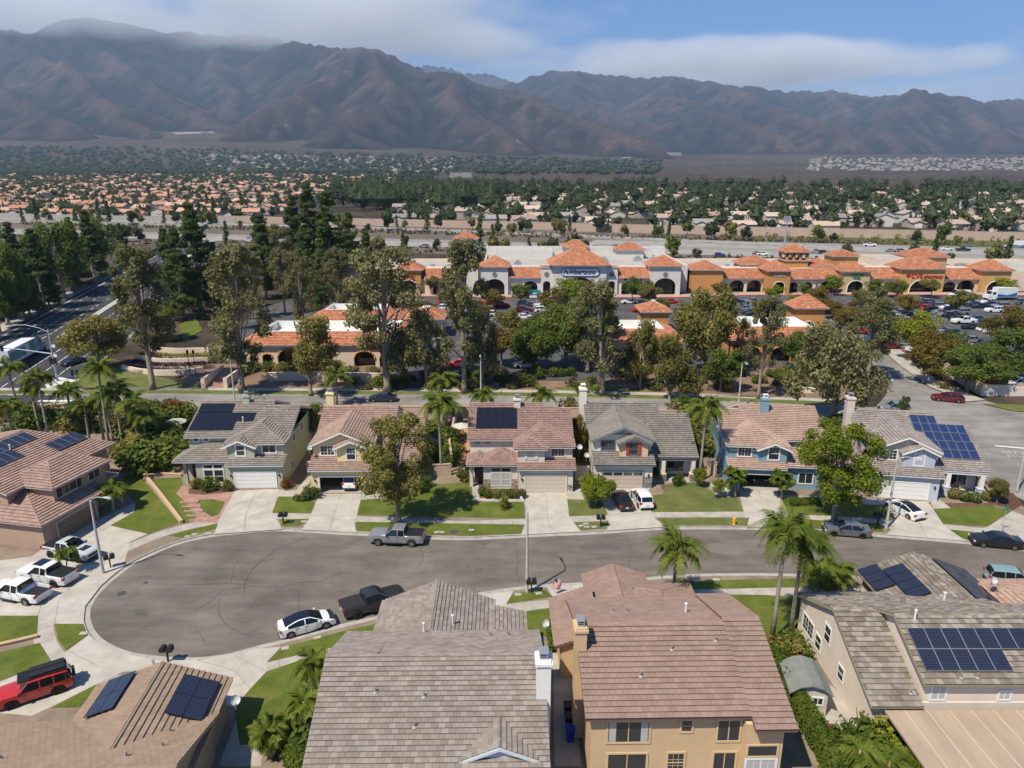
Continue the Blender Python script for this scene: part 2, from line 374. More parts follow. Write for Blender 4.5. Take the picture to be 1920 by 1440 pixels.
# ------------------------------------------------------------------ mountains: a height field grown from ridge lines, spurs and sub-spurs
def sky_pt(px, py, D):
    """ridge point seen at that direction, D metres north"""
    v = (py - 720) / FPX; k = CT - v * ST; t = D / k
    return ((px - 960) / FPX * t, D, HC - t * (ST + v * CT))
RID = [
 ([(-120, 40, 8200), (0, 58, 7600), (70, 60, 7400), (140, 36, 7800), (215, 40, 8000), (300, 62, 8300), (420, 60, 8800), (520, 70, 9000)], 0.60),
 ([(140, 40, 7700), (205, 98, 7000), (262, 135, 6500), (330, 190, 5900), (430, 236, 5000)], 0.56),
 ([(0, 58, 7500), (60, 105, 6600), (110, 112, 6200), (190, 165, 5500), (240, 215, 4900), (285, 243, 4500)], 0.55),
 ([(-160, 120, 6200), (-40, 140, 5600), (60, 190, 4900), (140, 225, 4500)], 0.5),
 ([(420, 75, 8600), (395, 130, 7600), (440, 165, 6800), (432, 195, 6200)], 0.6),
 ([(520, 80, 8600), (590, 78, 7600), (640, 92, 7000), (682, 84, 6600), (745, 108, 6300), (800, 132, 6100), (850, 140, 6000), (905, 160, 5900), (985, 168, 5700), (1040, 192, 5400), (1120, 222, 5000), (1200, 258, 4600), (1245, 276, 4300)], 0.56),
 ([(682, 84, 6600), (655, 120, 6000), (560, 165, 5300), (505, 195, 4950), (450, 232, 4600)], 0.54),
 ([(690, 90, 6500), (712, 122, 5900), (735, 165, 5200), (700, 200, 4800), (610, 238, 4400)], 0.54),
 ([(850, 142, 5900), (840, 180, 5300), (880, 215, 4800), (960, 250, 4400)], 0.52),
 ([(900, 150, 13500), (960, 160, 12800), (1010, 170, 12600)], 0.5),
 ([(800, 118, 14500), (870, 135, 14000), (925, 140, 13600), (960, 155, 13000)], 0.5),
 ([(955, 155, 10200), (1030, 133, 10000), (1085, 131, 9800), (1170, 140, 9700), (1212, 146, 9400), (1262, 141, 9200), (1330, 152, 9000), (1400, 158, 8900), (1470, 172, 9300), (1560, 170, 9500), (1640, 178, 9000), (1690, 175, 8300), (1735, 165, 7900), (1790, 176, 7900), (1840, 188, 8200), (1888, 180, 8000), (1990, 190, 8200), (2150, 170, 8800)], 0.55),
 ([(1330, 152, 8900), (1380, 165, 8000), (1440, 190, 7200), (1520, 215, 6500), (1590, 245, 5800)], 0.52),
 ([(1262, 141, 9100), (1240, 170, 8000), (1320, 195, 7000), (1390, 225, 6200), (1470, 258, 5600)], 0.5),
 ([(1085, 131, 9700), (1060, 175, 8200), (1130, 200, 7200), (1210, 235, 6300)], 0.52),
 ([(1735, 165, 7800), (1700, 200, 7000), (1650, 230, 6400), (1690, 268, 5600)], 0.5),
 ([(1790, 176, 7700), (1830, 215, 6800), (1880, 245, 6100)], 0.5),
 ([(1560, 170, 9300), (1590, 205, 8000), (1620, 240, 6900)], 0.5),
]
segs = []   # (x0,y0,z0,x1,y1,z1,steepness)
rr = random.Random(3)
def base_z(x, y): return 0.023 * (y - 72) + float(rise(np.array(x, float), np.array(y, float)))
def add_line(P, k):
    for a, b in zip(P[:-1], P[1:]): segs.append((*a, *b, k))
def spurs(P, k, lev):
    for a, b in zip(P[:-1], P[1:]):
        L = math.hypot(b[0] - a[0], b[1] - a[1]); n = max(1, int(L / (430 if lev == 1 else 260)))
        for i in range(n):
            t = (i + rr.uniform(0.2, 0.8)) / n
            o = [a[j] + (b[j] - a[j]) * t for j in range(3)]
            hgt = o[2] - base_z(o[0], o[1])
            if hgt < (70 if lev == 1 else 55): continue
            ang = math.atan2(b[1] - a[1], b[0] - a[0]) + (math.pi / 2 if (i + lev) % 2 else -math.pi / 2) + rr.uniform(-0.55, 0.55)
            ln = hgt / (0.40 if lev == 1 else 0.5) * rr.uniform(0.6, 1.0)
            m = 3; Q = [tuple(o)]
            for q in range(1, m + 1):
                ang += rr.uniform(-0.22, 0.22); d = ln / m; p = Q[-1]
                z = o[2] - hgt * (0.9 if lev == 1 else 0.8) * (q / m) ** 0.9 - 8
                Q.append((p[0] + math.cos(ang) * d, p[1] + math.sin(ang) * d, max(z, base_z(p[0], p[1]) - 60)))
            add_line(Q, k * 1.06)
            if lev == 1: spurs(Q, k * 1.08, 2)
for P, k in RID:
    Q = [sky_pt(*p) for p in P]; add_line(Q, k * 1.5); spurs(Q, k * 1.25, 1)
mxs_ = np.arange(-7800, 8000, 30.0); mys = np.concatenate([np.arange(3300, 7600, 30.0), np.arange(7600, 10000, 50.0), np.arange(10000, 15500, 120.0)])
MX, MY = np.meshgrid(mxs_, mys)
wx = MX + 95 * (fbm(MX / 420, MY / 420, 3, 5) - 0.5) + 30 * (fbm(MX / 110, MY / 110, 2, 8) - 0.5); wy = MY + 95 * (fbm(MX / 420, MY / 420, 3, 11) - 0.5) + 30 * (fbm(MX / 110, MY / 110, 2, 13) - 0.5)
BZ = 0.023 * (np.minimum(MY, 6000) - 72) + rise(MX, MY)
MZ = BZ - 8.0
fx, fy = wx.ravel().astype(np.float32), wy.ravel().astype(np.float32); best = MZ.ravel().astype(np.float32).copy()
for (x0, y0, z0, x1, y1, z1, k) in segs:
    rad = (max(z0, z1) - 60) / k + 60
    sel = np.nonzero((fx > min(x0, x1) - rad) & (fx < max(x0, x1) + rad) & (fy > min(y0, y1) - rad) & (fy < max(y0, y1) + rad))[0]
    if not len(sel): continue
    px, py = fx[sel], fy[sel]; dx, dy = x1 - x0, y1 - y0; l2 = dx * dx + dy * dy + 1e-6
    t = np.clip(((px - x0) * dx + (py - y0) * dy) / l2, 0, 1)
    d = np.hypot(px - x0 - t * dx, py - y0 - t * dy)
    z = z0 + t * (z1 - z0) - k * d * (1.0 - 0.18 * np.minimum(d / 700, 1)) - 6 * np.exp(-d / 40)
    best[sel] = np.maximum(best[sel], z)
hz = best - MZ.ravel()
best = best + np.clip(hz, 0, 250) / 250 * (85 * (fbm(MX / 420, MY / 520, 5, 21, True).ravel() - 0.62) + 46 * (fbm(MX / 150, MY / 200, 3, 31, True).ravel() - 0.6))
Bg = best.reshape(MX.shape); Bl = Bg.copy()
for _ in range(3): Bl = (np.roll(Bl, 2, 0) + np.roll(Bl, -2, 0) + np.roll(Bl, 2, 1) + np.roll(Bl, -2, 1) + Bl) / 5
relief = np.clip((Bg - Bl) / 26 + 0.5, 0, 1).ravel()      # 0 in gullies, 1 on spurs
V = np.stack([MX.ravel(), MY.ravel(), best], 1); nx, ny = len(mxs_), len(mys)
ii = np.arange((ny - 1) * (nx - 1)); r_, c_ = ii // (nx - 1), ii % (nx - 1); k0 = r_ * nx + c_
def mountain_mat():
    m = bpy.data.materials.new('chaparral_slopes'); N, L, P = nodes_of(m); P.inputs['Roughness'].default_value = 0.95; P.inputs['Specular IOR Level'].default_value = 0.05
    geo = N.new('ShaderNodeNewGeometry')
    def nz(s, d=8, r=0.65):
        n = N.new('ShaderNodeTexNoise'); n.inputs['Scale'].default_value = s; n.inputs['Detail'].default_value = d; n.inputs['Roughness'].default_value = r
        L.new(geo.outputs['Position'], n.inputs['Vector']); return n.outputs['Fac']
    def ramp(src, stops):
        c = N.new('ShaderNodeValToRGB'); e = c.color_ramp.elements
        e[0].position, e[0].color = stops[0][0], (*stops[0][1], 1); e[1].position, e[1].color = stops[-1][0], (*stops[-1][1], 1)
        for p, q in stops[1:-1]: k = e.new(p); k.color = (*q, 1)
        L.new(src, c.inputs[0]); return c.outputs[0]
    def mixc(a, b, f, bt='MIX'):
        x = N.new('ShaderNodeMix'); x.data_type = 'RGBA'; x.blend_type = bt
        if isinstance(f, float): x.inputs['Factor'].default_value = f
        else: L.new(f, x.inputs['Factor'])
        for s, q in (('A', a), ('B', b)):
            if isinstance(q, tuple): x.inputs[s].default_value = (*q, 1)
            else: L.new(q, x.inputs[s])
        return x.outputs['Result']
    big = ramp(nz(0.0012), [(0.35, (0.022, 0.027, 0.025)), (0.5, (0.050, 0.042, 0.040)), (0.66, (0.086, 0.065, 0.058))])
    fine = ramp(nz(0.02, 8, 0.75), [(0.36, (0.55, 0.58, 0.52)), (0.62, (1.2, 1.15, 1.1))])
    c = mixc(big, fine, 1.0, 'MULTIPLY')
    rock = ramp(nz(0.006, 9, 0.8), [(0.62, (0, 0, 0)), (0.70, (1, 1, 1))])
    c = mixc(c, (0.26, 0.235, 0.215), rock)
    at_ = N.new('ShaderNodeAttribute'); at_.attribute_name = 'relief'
    veg_shade = ramp(at_.outputs['Fac'], [(0.22, (0.46, 0.58, 0.56)), (0.5, (0.95, 0.93, 0.9)), (0.78, (1.4, 1.26, 1.2))]); c = mixc(c, veg_shade, 1.0, 'MULTIPLY')   # shade painted into gullies, light onto spurs to stress relief, in brush colours
    L.new(c, P.inputs['Base Color'])
    b = N.new('ShaderNodeTexNoise'); b.inputs['Scale'].default_value = 0.02; b.inputs['Detail'].default_value = 8; b.inputs['Roughness'].default_value = 0.7; L.new(geo.outputs['Position'], b.inputs['Vector'])
    bn = N.new('ShaderNodeBump'); bn.inputs['Strength'].default_value = 0.9; bn.inputs['Distance'].default_value = 34.0
    L.new(b.outputs['Fac'], bn.inputs['Height']); L.new(bn.outputs[0], P.inputs['Normal'])
    return m
me = soup('mountains', V, np.stack([k0, k0 + 1, k0 + nx + 1, k0 + nx], 1), mountain_mat(), smooth=True)
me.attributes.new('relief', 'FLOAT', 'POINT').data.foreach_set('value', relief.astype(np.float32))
tag(link('mountains', me), kind='structure')
# ------------------------------------------------------------------ the air: even haze round everything
mb = MB(); mb.box(-17000, -300, -4, 17000, 16500, 2600)
hm = bpy.data.materials.new('haze_air'); hm.use_nodes = True; hn = hm.node_tree.nodes; hn.clear()
pv = hn.new('ShaderNodeVolumePrincipled'); ho = hn.new('ShaderNodeOutputMaterial'); hm.node_tree.links.new(pv.outputs[0], ho.inputs['Volume'])
pv.inputs['Color'].default_value = (0.55, 0.74, 1.0, 1); pv.inputs['Density'].default_value = 5.6e-5; pv.inputs['Anisotropy'].default_value = 0.15
tag(mb.build('haze', hm), 'thin pale haze over the valley and mountains', kind='stuff')
# ------------------------------------------------------------------ stratus resting on the summits
def cloud(name, x0, x1, y0, y1, z0, z1, dens, seed, label, thr=.5):
    mb = MB(); mb.box(x0, y0, z0, x1, y1, z1); m = bpy.data.materials.new(name); m.use_nodes = True; N = m.node_tree.nodes; L = m.node_tree.links; N.clear()
    pv = N.new('ShaderNodeVolumePrincipled'); o = N.new('ShaderNodeOutputMaterial'); L.new(pv.outputs[0], o.inputs['Volume']); pv.inputs['Color'].default_value = (1, 1, 1, 1); pv.inputs['Anisotropy'].default_value = -.15
    tc = N.new('ShaderNodeTexCoord'); mp = N.new('ShaderNodeMapping'); mp.inputs['Scale'].default_value = (1 / 1900, 1 / 1900, 1 / 800); mp.inputs['Location'].default_value = (seed, seed * 1.7, 0); L.new(tc.outputs['Object'], mp.inputs[0])
    nz = N.new('ShaderNodeTexNoise'); nz.inputs['Scale'].default_value = 1; nz.inputs['Detail'].default_value = 5; nz.inputs['Roughness'].default_value = .58; L.new(mp.outputs[0], nz.inputs['Vector'])
    # falls off towards every face of the bank
    sp = N.new('ShaderNodeSeparateXYZ'); L.new(tc.outputs['Generated'], sp.inputs[0]); last = nz.outputs['Fac']
    for ax, wt in (('X', .25), ('Y', .25), ('Z', .55)):
        a = N.new('ShaderNodeMath'); a.operation = 'SUBTRACT'; a.inputs[1].default_value = .5; L.new(sp.outputs[ax], a.inputs[0])
        b = N.new('ShaderNodeMath'); b.operation = 'MULTIPLY'; L.new(a.outputs[0], b.inputs[0]); L.new(a.outputs[0], b.inputs[1])
        c = N.new('ShaderNodeMath'); c.operation = 'MULTIPLY_ADD'; c.inputs[1].default_value = -4 * wt; L.new(b.outputs[0], c.inputs[0]); L.new(last, c.inputs[2]); last = c.outputs[0]
    mr = N.new('ShaderNodeMapRange'); mr.inputs['From Min'].default_value = thr - .12; mr.inputs['From Max'].default_value = thr + .16; mr.inputs['To Max'].default_value = dens; L.new(last, mr.inputs['Value']); L.new(mr.outputs[0], pv.inputs['Density'])
    tag(mb.build(name, m), label, kind='stuff')
cloud('cloud_bank', -6800, 1200, 6300, 10500, 1130, 2150, .0024, 3.1, 'pale stratus bank draped over the left summits', .40)
cloud('cloud_bank', -600, 7500, 9300, 12500, 1270, 1950, .0030, 8.3, 'thin pale stratus bank above the right hand range', .38)
cy.volume_max_steps = 24; cy.volume_step_rate = 1.0; cy.volume_bounces = 5
# ------------------------------------------------------------------ surface materials
def asphalt_mat(name, c0, c1, streak=(0.25, 1.6, 1), patch=0.22):
    m = bpy.data.materials.new(name); MATS[name] = m; N, L, P = nodes_of(m); P.inputs['Roughness'].default_value = 0.85; P.inputs['Specular IOR Level'].default_value = 0.25
    geo = N.new('ShaderNodeNewGeometry')
    mp = N.new('ShaderNodeMapping'); mp.inputs['Scale'].default_value = streak; L.new(geo.outputs['Position'], mp.inputs[0])
    def nz(s, d=7, r=0.62, v=None):
        n = N.new('ShaderNodeTexNoise'); n.inputs['Scale'].default_value = s; n.inputs['Detail'].default_value = d; n.inputs['Roughness'].default_value = r
        L.new(v or geo.outputs['Position'], n.inputs['Vector']); return n.outputs['Fac']
    c = N.new('ShaderNodeValToRGB'); e = c.color_ramp.elements
    e[0].position = 0.32; e[0].color = (*c0, 1); e[1].position = 0.68; e[1].color = (*c1, 1); L.new(nz(0.55, 8, 0.66, mp.outputs[0]), c.inputs[0])
    last = c.outputs[0]
    for src, lo, hi, f0, f1 in ((nz(0.16, 5), 1 - patch, 1 + patch, 0.35, 0.65), (nz(0.5, 9, 0.75), 0.72, 1.06, 0.30, 0.44), (nz(45, 2), 0.86, 1.14, 0.3, 0.7)):
        mr = N.new('ShaderNodeMapRange'); mr.inputs['From Min'].default_value = f0; mr.inputs['From Max'].default_value = f1; mr.inputs['To Min'].default_value = lo; mr.inputs['To Max'].default_value = hi
        L.new(src, mr.inputs['Value'])
        x = N.new('ShaderNodeMix'); x.data_type = 'RGBA'; x.blend_type = 'MULTIPLY'; x.inputs['Factor'].default_value = 1
        L.new(last, x.inputs['A']); L.new(mr.outputs[0], x.inputs['B']); last = x.outputs['Result']
    L.new(last, P.inputs['Base Color']); return m
ASPH = asphalt_mat('asphalt_worn', (0.112, 0.095, 0.08), (0.168, 0.145, 0.124), (0.3, 1.3, 1), 0.2)
ASPH2 = asphalt_mat('asphalt_mid', (0.17, 0.16, 0.147), (0.255, 0.24, 0.222), (0.12, 1.2, 1))
ASPHD = asphalt_mat('asphalt_dark', (0.035, 0.036, 0.042), (0.062, 0.062, 0.068), (1, 0.3, 1))
ASPHL = asphalt_mat('asphalt_lot', (0.055, 0.054, 0.058), (0.105, 0.102, 0.10), (0.6, 0.6, 1))
CONC = mat('concrete_walk', (0.38, 0.345, 0.30), 0.9, var=0.2, vs=0.7, bump=0.1, bs=25)
CONCL = mat('concrete_drive', (0.425, 0.39, 0.34), 0.88, var=0.2, vs=0.5)
CURB = mat('concrete_curb', (0.36, 0.335, 0.30), 0.9, var=0.22, vs=1.2)
JOINT = mat('joint_dark', (0.20, 0.185, 0.165), 0.95)
CRACK = mat('crack_filler', (0.055, 0.052, 0.05), 0.9)
SOIL = mat('yard_soil', (0.17, 0.125, 0.09), 0.95, col2=(0.28, 0.22, 0.165), vs=0.5, bump=0.3, bs=8)
MULCH = mat('bark_mulch', (0.095, 0.045, 0.03), 0.95, col2=(0.17, 0.095, 0.065), vs=3, bump=0.5, bs=14)
BRICKP = mat('red_paving', (0.31, 0.15, 0.11), 0.85, col2=(0.41, 0.26, 0.205), vs=1.1, bump=0.2, bs=9)
TILEP = mat('terracotta_patio', (0.46, 0.24, 0.13), 0.85, var=0.15, vs=0.8)
PAINTW = mat('road_paint_white', (0.72, 0.71, 0.68), 0.7, var=0.15, vs=2)
PAINTY = mat('road_paint_yellow', (0.70, 0.43, 0.07), 0.7, var=0.2, vs=2)
PAINTR = mat('kerb_paint_red', (0.42, 0.07, 0.06), 0.7, var=0.2, vs=1.5)
def grass_mat(name, a, b, c):
    m = bpy.data.materials.new(name); MATS[name] = m; N, L, P = nodes_of(m); P.inputs['Roughness'].default_value = 0.8; P.inputs['Specular IOR Level'].default_value = 0.15
    geo = N.new('ShaderNodeNewGeometry'); last = None
    n = N.new('ShaderNodeTexNoise'); n.inputs['Scale'].default_value = 0.42; n.inputs['Detail'].default_value = 8; n.inputs['Roughness'].default_value = 0.68; L.new(geo.outputs['Position'], n.inputs['Vector'])
    r = N.new('ShaderNodeValToRGB'); e = r.color_ramp.elements; e[0].position = 0.28; e[0].color = (*a, 1); e[1].position = 0.75; e[1].color = (*c, 1); k = e.new(0.52); k.color = (*b, 1); L.new(n.outputs['Fac'], r.inputs[0])
    n2 = N.new('ShaderNodeTexNoise'); n2.inputs['Scale'].default_value = 11; n2.inputs['Detail'].default_value = 4; n2.inputs['Roughness'].default_value = 0.8; L.new(geo.outputs['Position'], n2.inputs['Vector'])
    mr = N.new('ShaderNodeMapRange'); mr.inputs['From Min'].default_value = 0.3; mr.inputs['From Max'].default_value = 0.7; mr.inputs['To Min'].default_value = 0.55; mr.inputs['To Max'].default_value = 1.4; L.new(n2.outputs['Fac'], mr.inputs['Value'])
    x = N.new('ShaderNodeMix'); x.data_type = 'RGBA'; x.blend_type = 'MULTIPLY'; x.inputs['Factor'].default_value = 1
    L.new(r.outputs[0], x.inputs['A']); L.new(mr.outputs[0], x.inputs['B']); L.new(x.outputs['Result'], P.inputs['Base Color'])
    bn = N.new('ShaderNodeBump'); bn.inputs['Strength'].default_value = 0.8; bn.inputs['Distance'].default_value = 0.06; L.new(n2.outputs['Fac'], bn.inputs['Height']); L.new(bn.outputs[0], P.inputs['Normal'])
    return m
GRASS = grass_mat('lawn_green', (0.062, 0.094, 0.014), (0.112, 0.138, 0.022), (0.185, 0.168, 0.052))
GRASSD = grass_mat('lawn_dry', (0.075, 0.105, 0.026), (0.125, 0.142, 0.042), (0.20, 0.175, 0.07))
# ------------------------------------------------------------------ kerb lines of the cul-de-sac street
NK = [(333,1018),(400,1003),(510,993),(575,995),(640,999),(705,1002),(793,1007),(881,1009),(986,1004),(1060,1000.5),(1120,998),(1174,994),(1243,990),(1320,989),(1404,990),(1497,993.7),(1635,1002.5),(1815,1017),(1920,1030),(2080,1052)]
SK = [(2080,1130),(1880,1104),(1740,1090),(1587,1083),(1516,1081.7),(1418,1080),(1290,1082.5),(1098,1097),(1028,1101),(905,1116),(719,1159),(640,1177),(543,1203),(483,1218),(430,1232),(373,1240),(328,1240),(283,1237),(227,1227),(180,1203),(160,1173),(160,1140),(187,1103),(240,1060),(285,1037)]
north_k = [at(*p) for p in NK]; south_k = [at(*p) for p in SK]
ring = smooth_line(south_k + north_k, 5)          # runs along the south kerb westward, round the bulb and back east along the north kerb
street = drape('street', [(x, y) for x, y in ring], 0.012, ASPH)
# lots: soil sheet on both sides, a kerb height above the street
far_w, far_e = -75.0, 62.0
BS = [(-90, 106.2), (-62, 107.0), (-22, 107.6), (12, 106.8), (36, 104.6), (56, 100.0)]   # south edge of the back street
nb = smooth_line(north_k, 5); sb_ = smooth_line(south_k, 5)
NB = [p for p in ring[len(smooth_line(south_k, 5)) - 8:]]
pad = [(-90, 30), (-90, 106)] + BS[1:] + [(58.5, 92), (60.5, 74), (61.5, 66.5)]
full = [p for p in ring]
# the west side and the north block in one sheet, the south block in another; both follow the kerb line
iw = min(range(len(full)), key=lambda i: full[i][0])
drape('north_yards', full[iw:-1] + [(61, 68), (60.5, 74), (58.5, 92)] + BS[::-1] + [(-90, full[iw][1])], 0.12, SOIL)
drape('south_yards', full[:iw + 1] + [(-90, full[iw][1]), (-90, 20), (70, 20), (70, full[0][1])], 0.12, SOIL)
strip('kerb', full, 0.02, 0.17, -0.05, 0.135, CURB)
strip('gutter', full, 0.02, -0.5, 0.0, 0.024, CURB, solid=False)
# pavement ribbons behind the parkway strip
def sub(a, b):
    i = min(range(len(full)), key=lambda k: (full[k][0] - a[0]) ** 2 + (full[k][1] - a[1]) ** 2); j = min(range(len(full)), key=lambda k: (full[k][0] - b[0]) ** 2 + (full[k][1] - b[1]) ** 2)
    return full[min(i, j):max(i, j) + 1]
pave = strip('pavement', full, 2.25, 3.75, 0.1, 0.128, CONC, solid=False)
# scored joints across the pavement
mb = MB(); acc = 0
A1 = offset_line(full, 2.3); B1 = offset_line(full, 3.7)
for i in range(1, len(full)):
    acc += math.hypot(full[i][0] - full[i - 1][0], full[i][1] - full[i - 1][1])
    if acc > 1.6:
        acc = 0; (ax, ay), (bx, by) = A1[i], B1[i]; tx, ty = by - ay, ax - bx; l = math.hypot(tx, ty); tx, ty = tx / l * 0.02, ty / l * 0.02
        mb.add([(ax - tx, ay - ty, H(ay) + .133), (ax + tx, ay + ty, H(ay) + .133), (bx + tx, by + ty, H(by) + .133), (bx - tx, by - ty, H(by) + .133)], [(0, 1, 2, 3)])
mb.build('joint_lines', JOINT, pave)
def flat(name, pts, dz, m): return drape(name, pts, dz, m, pix=True)
drives = [
 [(440,922),(524,919),(512,963),(530,994.5),(402,1003.5),(413,972)],
 [(599,928.5),(679,927),(669,968),(664,981),(668,1000),(566,995),(583,968)],
 [(984,925.5),(1062,924.5),(1067.5,972),(1089,998),(977,1005),(986,976)],
 [(1128,942),(1148,917),(1218,917),(1221,964),(1227,973),(1248,989.7),(1138,996.8),(1141,968)],
 [(1384,918),(1456,920),(1479,966),(1500,994),(1404,990.2),(1394.6,963)],
 [(1655,938),(1740,942.5),(1767.5,984),(1777.5,994),(1812,1016),(1661,1004.5),(1680,985),(1668,962)],
 # west side of the bulb
 [(112,1008),(212,962),(255,944),(254,962),(208,988),(277,1003),(245,1018),(232,1063),(190,1100),(160,1139),(157,1172),(103,1172),(72,1157),(0,1157),(-60,1150),(-60,1060),(10,1052),(60,1045)],
 [(0,1282),(97,1243),(128,1222),(166,1194),(185,1207),(228,1228),(284,1238),(290,1262),(232,1262),(187,1283),(97,1328),(60,1345),(0,1340)],
 [(290,1240),(372,1241),(483,1219),(527,1215),(502,1243),(500,1262),(467,1297),(440,1330),(300,1290)],
 [(820,1136),(905,1117),(963,1110),(950,1134),(955,1153),(940,1172),(830,1172)],
 [(1024,1102),(1098,1098),(1110,1140),(1032,1142),(1036,1121)],
 [(1520,1083),(1600,1084.5),(1606,1115),(1540,1108)],
]
for i, d in enumerate(drives):
    o = flat('driveway', d, 0.137 + 0.001 * (i % 2), CONCL)
def joints(lines, name='score_lines', m=JOINT, wd=0.017, dz=0.146, parent=None):
    mb = MB()
    for ln in lines:
        W = [at(*p) for p in ln]
        A = offset_line(W, wd); B = offset_line(W, -wd)
        for i in range(len(W) - 1):
            q = [A[i], B[i], B[i + 1], A[i + 1]]; mb.add([(x, y, H(y) + dz) for x, y in q], [(0, 1, 2, 3)])
    o = mb.build(name, m, parent)
    if parent is None: o['kind'] = 'structure'
    return o
joints([[(482,920),(461,967),(458,998)],[(427,945),(518,942)],[(413,972),(512,964)],[(640,928),(626,969),(618,997)],[(594,948),(674,947)],[(583,969),(669,969)],[(1023,925),(1027,973),(1033,1001)],[(985,950),(1065,949)],[(986,976),(1067,972)],
 [(1140,968),(1221,964)],[(1420,918),(1436,965),(1451,991)],[(1390,942),(1466,942)],[(1394,963),(1479,966)],[(1706,943),(1724,985),(1738,1010)],[(1664,965),(1755,964)],[(278,1003),(200,1040),(196,1062)],[(209,988),(150,1020)],[(103,1172),(110,1130),(140,1095)],[(72,1157),(80,1130),(105,1100)],[(128,1222),(185,1252)],[(97,1243),(150,1275)],[(372,1241),(440,1260),(470,1295)],[(440,1232),(500,1262)]], parent=None)
cr_lines = [[(316,1098),(433,1094),(447,1095),(473,1099.5),(530,1102),(550,1093),(600,1090),(637,1075)],[(530,1102),(560,1107),(560,1147)],[(473,1100),(417,1107),(397,1127),(363,1147)],
 [(1078,1009),(1088,1024),(1113,1040),(1137,1061)],[(1173,1003),(1183,1030),(1180,1060)],[(966,1018),(972,1050),(968,1075),(975,1095)],[(433,1094),(440,1060)],[(700,1060),(668,1078),(637,1076)],[(1720,1020),(1714,1040),(1700,1075)],[(1300,1000),(1330,1035),(1380,1050)],[(366,1175),(385,1205)]]
joints(cr_lines, 'crack_lines', CRACK, 0.015, 0.03, street)
# tyre-worn arcs and old patches
WEAR = asphalt_mat('asphalt_patch', (0.085, 0.074, 0.064), (0.13, 0.112, 0.096))
for q, cx, cy_, r_, a0, a1 in ((0, 236, 1112, 1.05, 0, 6.28), (1, 640, 1075, 9.0, 2.2, 3.6), (2, 560, 1110, 7.0, 3.3, 4.6), (3, 700, 1050, 5.0, -.3, 1.2)):
    x0_, y0_ = at(cx, cy_); strip('worn_patch', [(x0_ + r_ * math.cos(a0 + (a1 - a0) * k / 24), y0_ + r_ * math.sin(a0 + (a1 - a0) * k / 24)) for k in range(25)], -.06, .06 if q else .0, 0, .02 + .001 * q, WEAR, solid=False)
drape('worn_patch', [at(*p) for p in ((250, 1141), (277, 1143), (276, 1156), (252, 1154))], .019, WEAR); drape('worn_patch', [at(*p) for p in ((1285, 1010), (1345, 1008), (1352, 1018), (1295, 1021))], .0195, WEAR)
# man-hole covers and utility lids
lid_m = mat('cast_iron_lid', (0.09, 0.085, 0.08), 0.7, 0.3, var=0.3, vs=6)
for (px, py, r, lab) in ((228, 1113, 0.42, 'round iron manhole cover at the west end of the cul-de-sac'), (273, 1093, 0.22, 'small round valve lid beside the manhole cover in the cul-de-sac'), (851, 999, 0.5, 'dark round manhole cover in the grass strip behind the silver pickup')):
    x, y = at(px, py); mb = MB(); mb.lathe([(r, 0), (r, 0.03), (r * .86, 0.034), (r * .84, 0.026), (r * .2, 0.026), (r * .18, 0.034), (0.001, 0.034)], 20)
    tag(mb.build('manhole_cover', lid_m, None, (x, y, H(y) + (0.0 if py != 999 else 0.14))), lab, 'manhole cover')
# lawns
lawns = [
 ([(230,897),(260,890),(337,983),(278,1003),(208,987),(253,961),(254,943),(233,920)], 0), ([(273,900),(340,897),(343,910),(330,927),(347,943),(367,972),(353,982),(343,982)], 0),
 ([(372,939),(400,938),(423,943),(410,967),(397,971),(380,960)], 0), ([(313,1006),(408,983),(405,993),(345,1010)], 0), ([(523,933),(557,933),(590,943),(582,965),(510,963)], 0),
 ([(525,975),(580,975),(560,989),(528,988)], 0), ([(716,937),(741,928.5),(805,921),(808,909.6),(878,906.7),(885,915),(886.7,941.7),(983,943),(984,974.5),(671,967.5),(677,939)], 0),
 ([(668,980.5),(984,985.8),(977,1002),(881,1006.5),(793,1004),(668,996.5)], 0), ([(1063.4,937.7),(1094,939),(1101,931),(1129,942),(1139,967.5),(1067,970)], 1), ([(1075,981),(1141,979),(1138,992.5),(1088,995.5)], 1),
 ([(1219,931),(1243,928.5),(1248,912.5),(1307.5,905.6),(1346.4,933),(1381,934),(1394.6,961),(1222,962.5)], 1), ([(1231,974),(1405,973),(1400,987),(1250,987.2)], 1), ([(1469,945),(1560,944),(1662,950),(1678,974),(1477.5,966)], 0),
 ([(1487.5,975),(1650,983),(1657,999),(1497,991)], 0), ([(1750,956),(1782.5,955),(1860,950),(1897.5,960),(1852.5,989),(1767.5,984)], 0), ([(1780,995),(1825,999),(1815,1013),(1803,1011)], 0),
 ([(-60,1157),(72,1157),(70,1195),(-60,1228)], 0), ([(103,1172),(157,1173),(165,1193),(125,1222),(110,1203)], 0), ([(-60,1240),(75,1208),(97,1243),(-60,1300)], 0), ([(97,1330),(187,1283),(150,1329)], 0),
 ([(502,1243),(527,1218),(640,1187),(718,1169),(820,1140),(830,1165),(718,1191),(640,1213)], 0), ([(467,1297),(500,1262),(610,1225),(640,1400),(450,1400),(440,1335)], 0), ([(949.5,1134),(963,1114),(1022,1108.5),(1036,1121)], 0),
 ([(954,1153),(1032,1142),(1032,1195),(997,1195),(950,1175)], 0), ([(1286,1092),(1540,1085.5),(1522,1102),(1297,1108)], 0), ([(1308,1120),(1339,1119),(1342,1140),(1310,1150)], 0), ([(1350,1117),(1430,1118),(1500,1122),(1500,1230),(1440,1230),(1380,1160)], 0),
]
for p, d in lawns: flat('lawn', p, 0.15, GRASSD if d else GRASS)
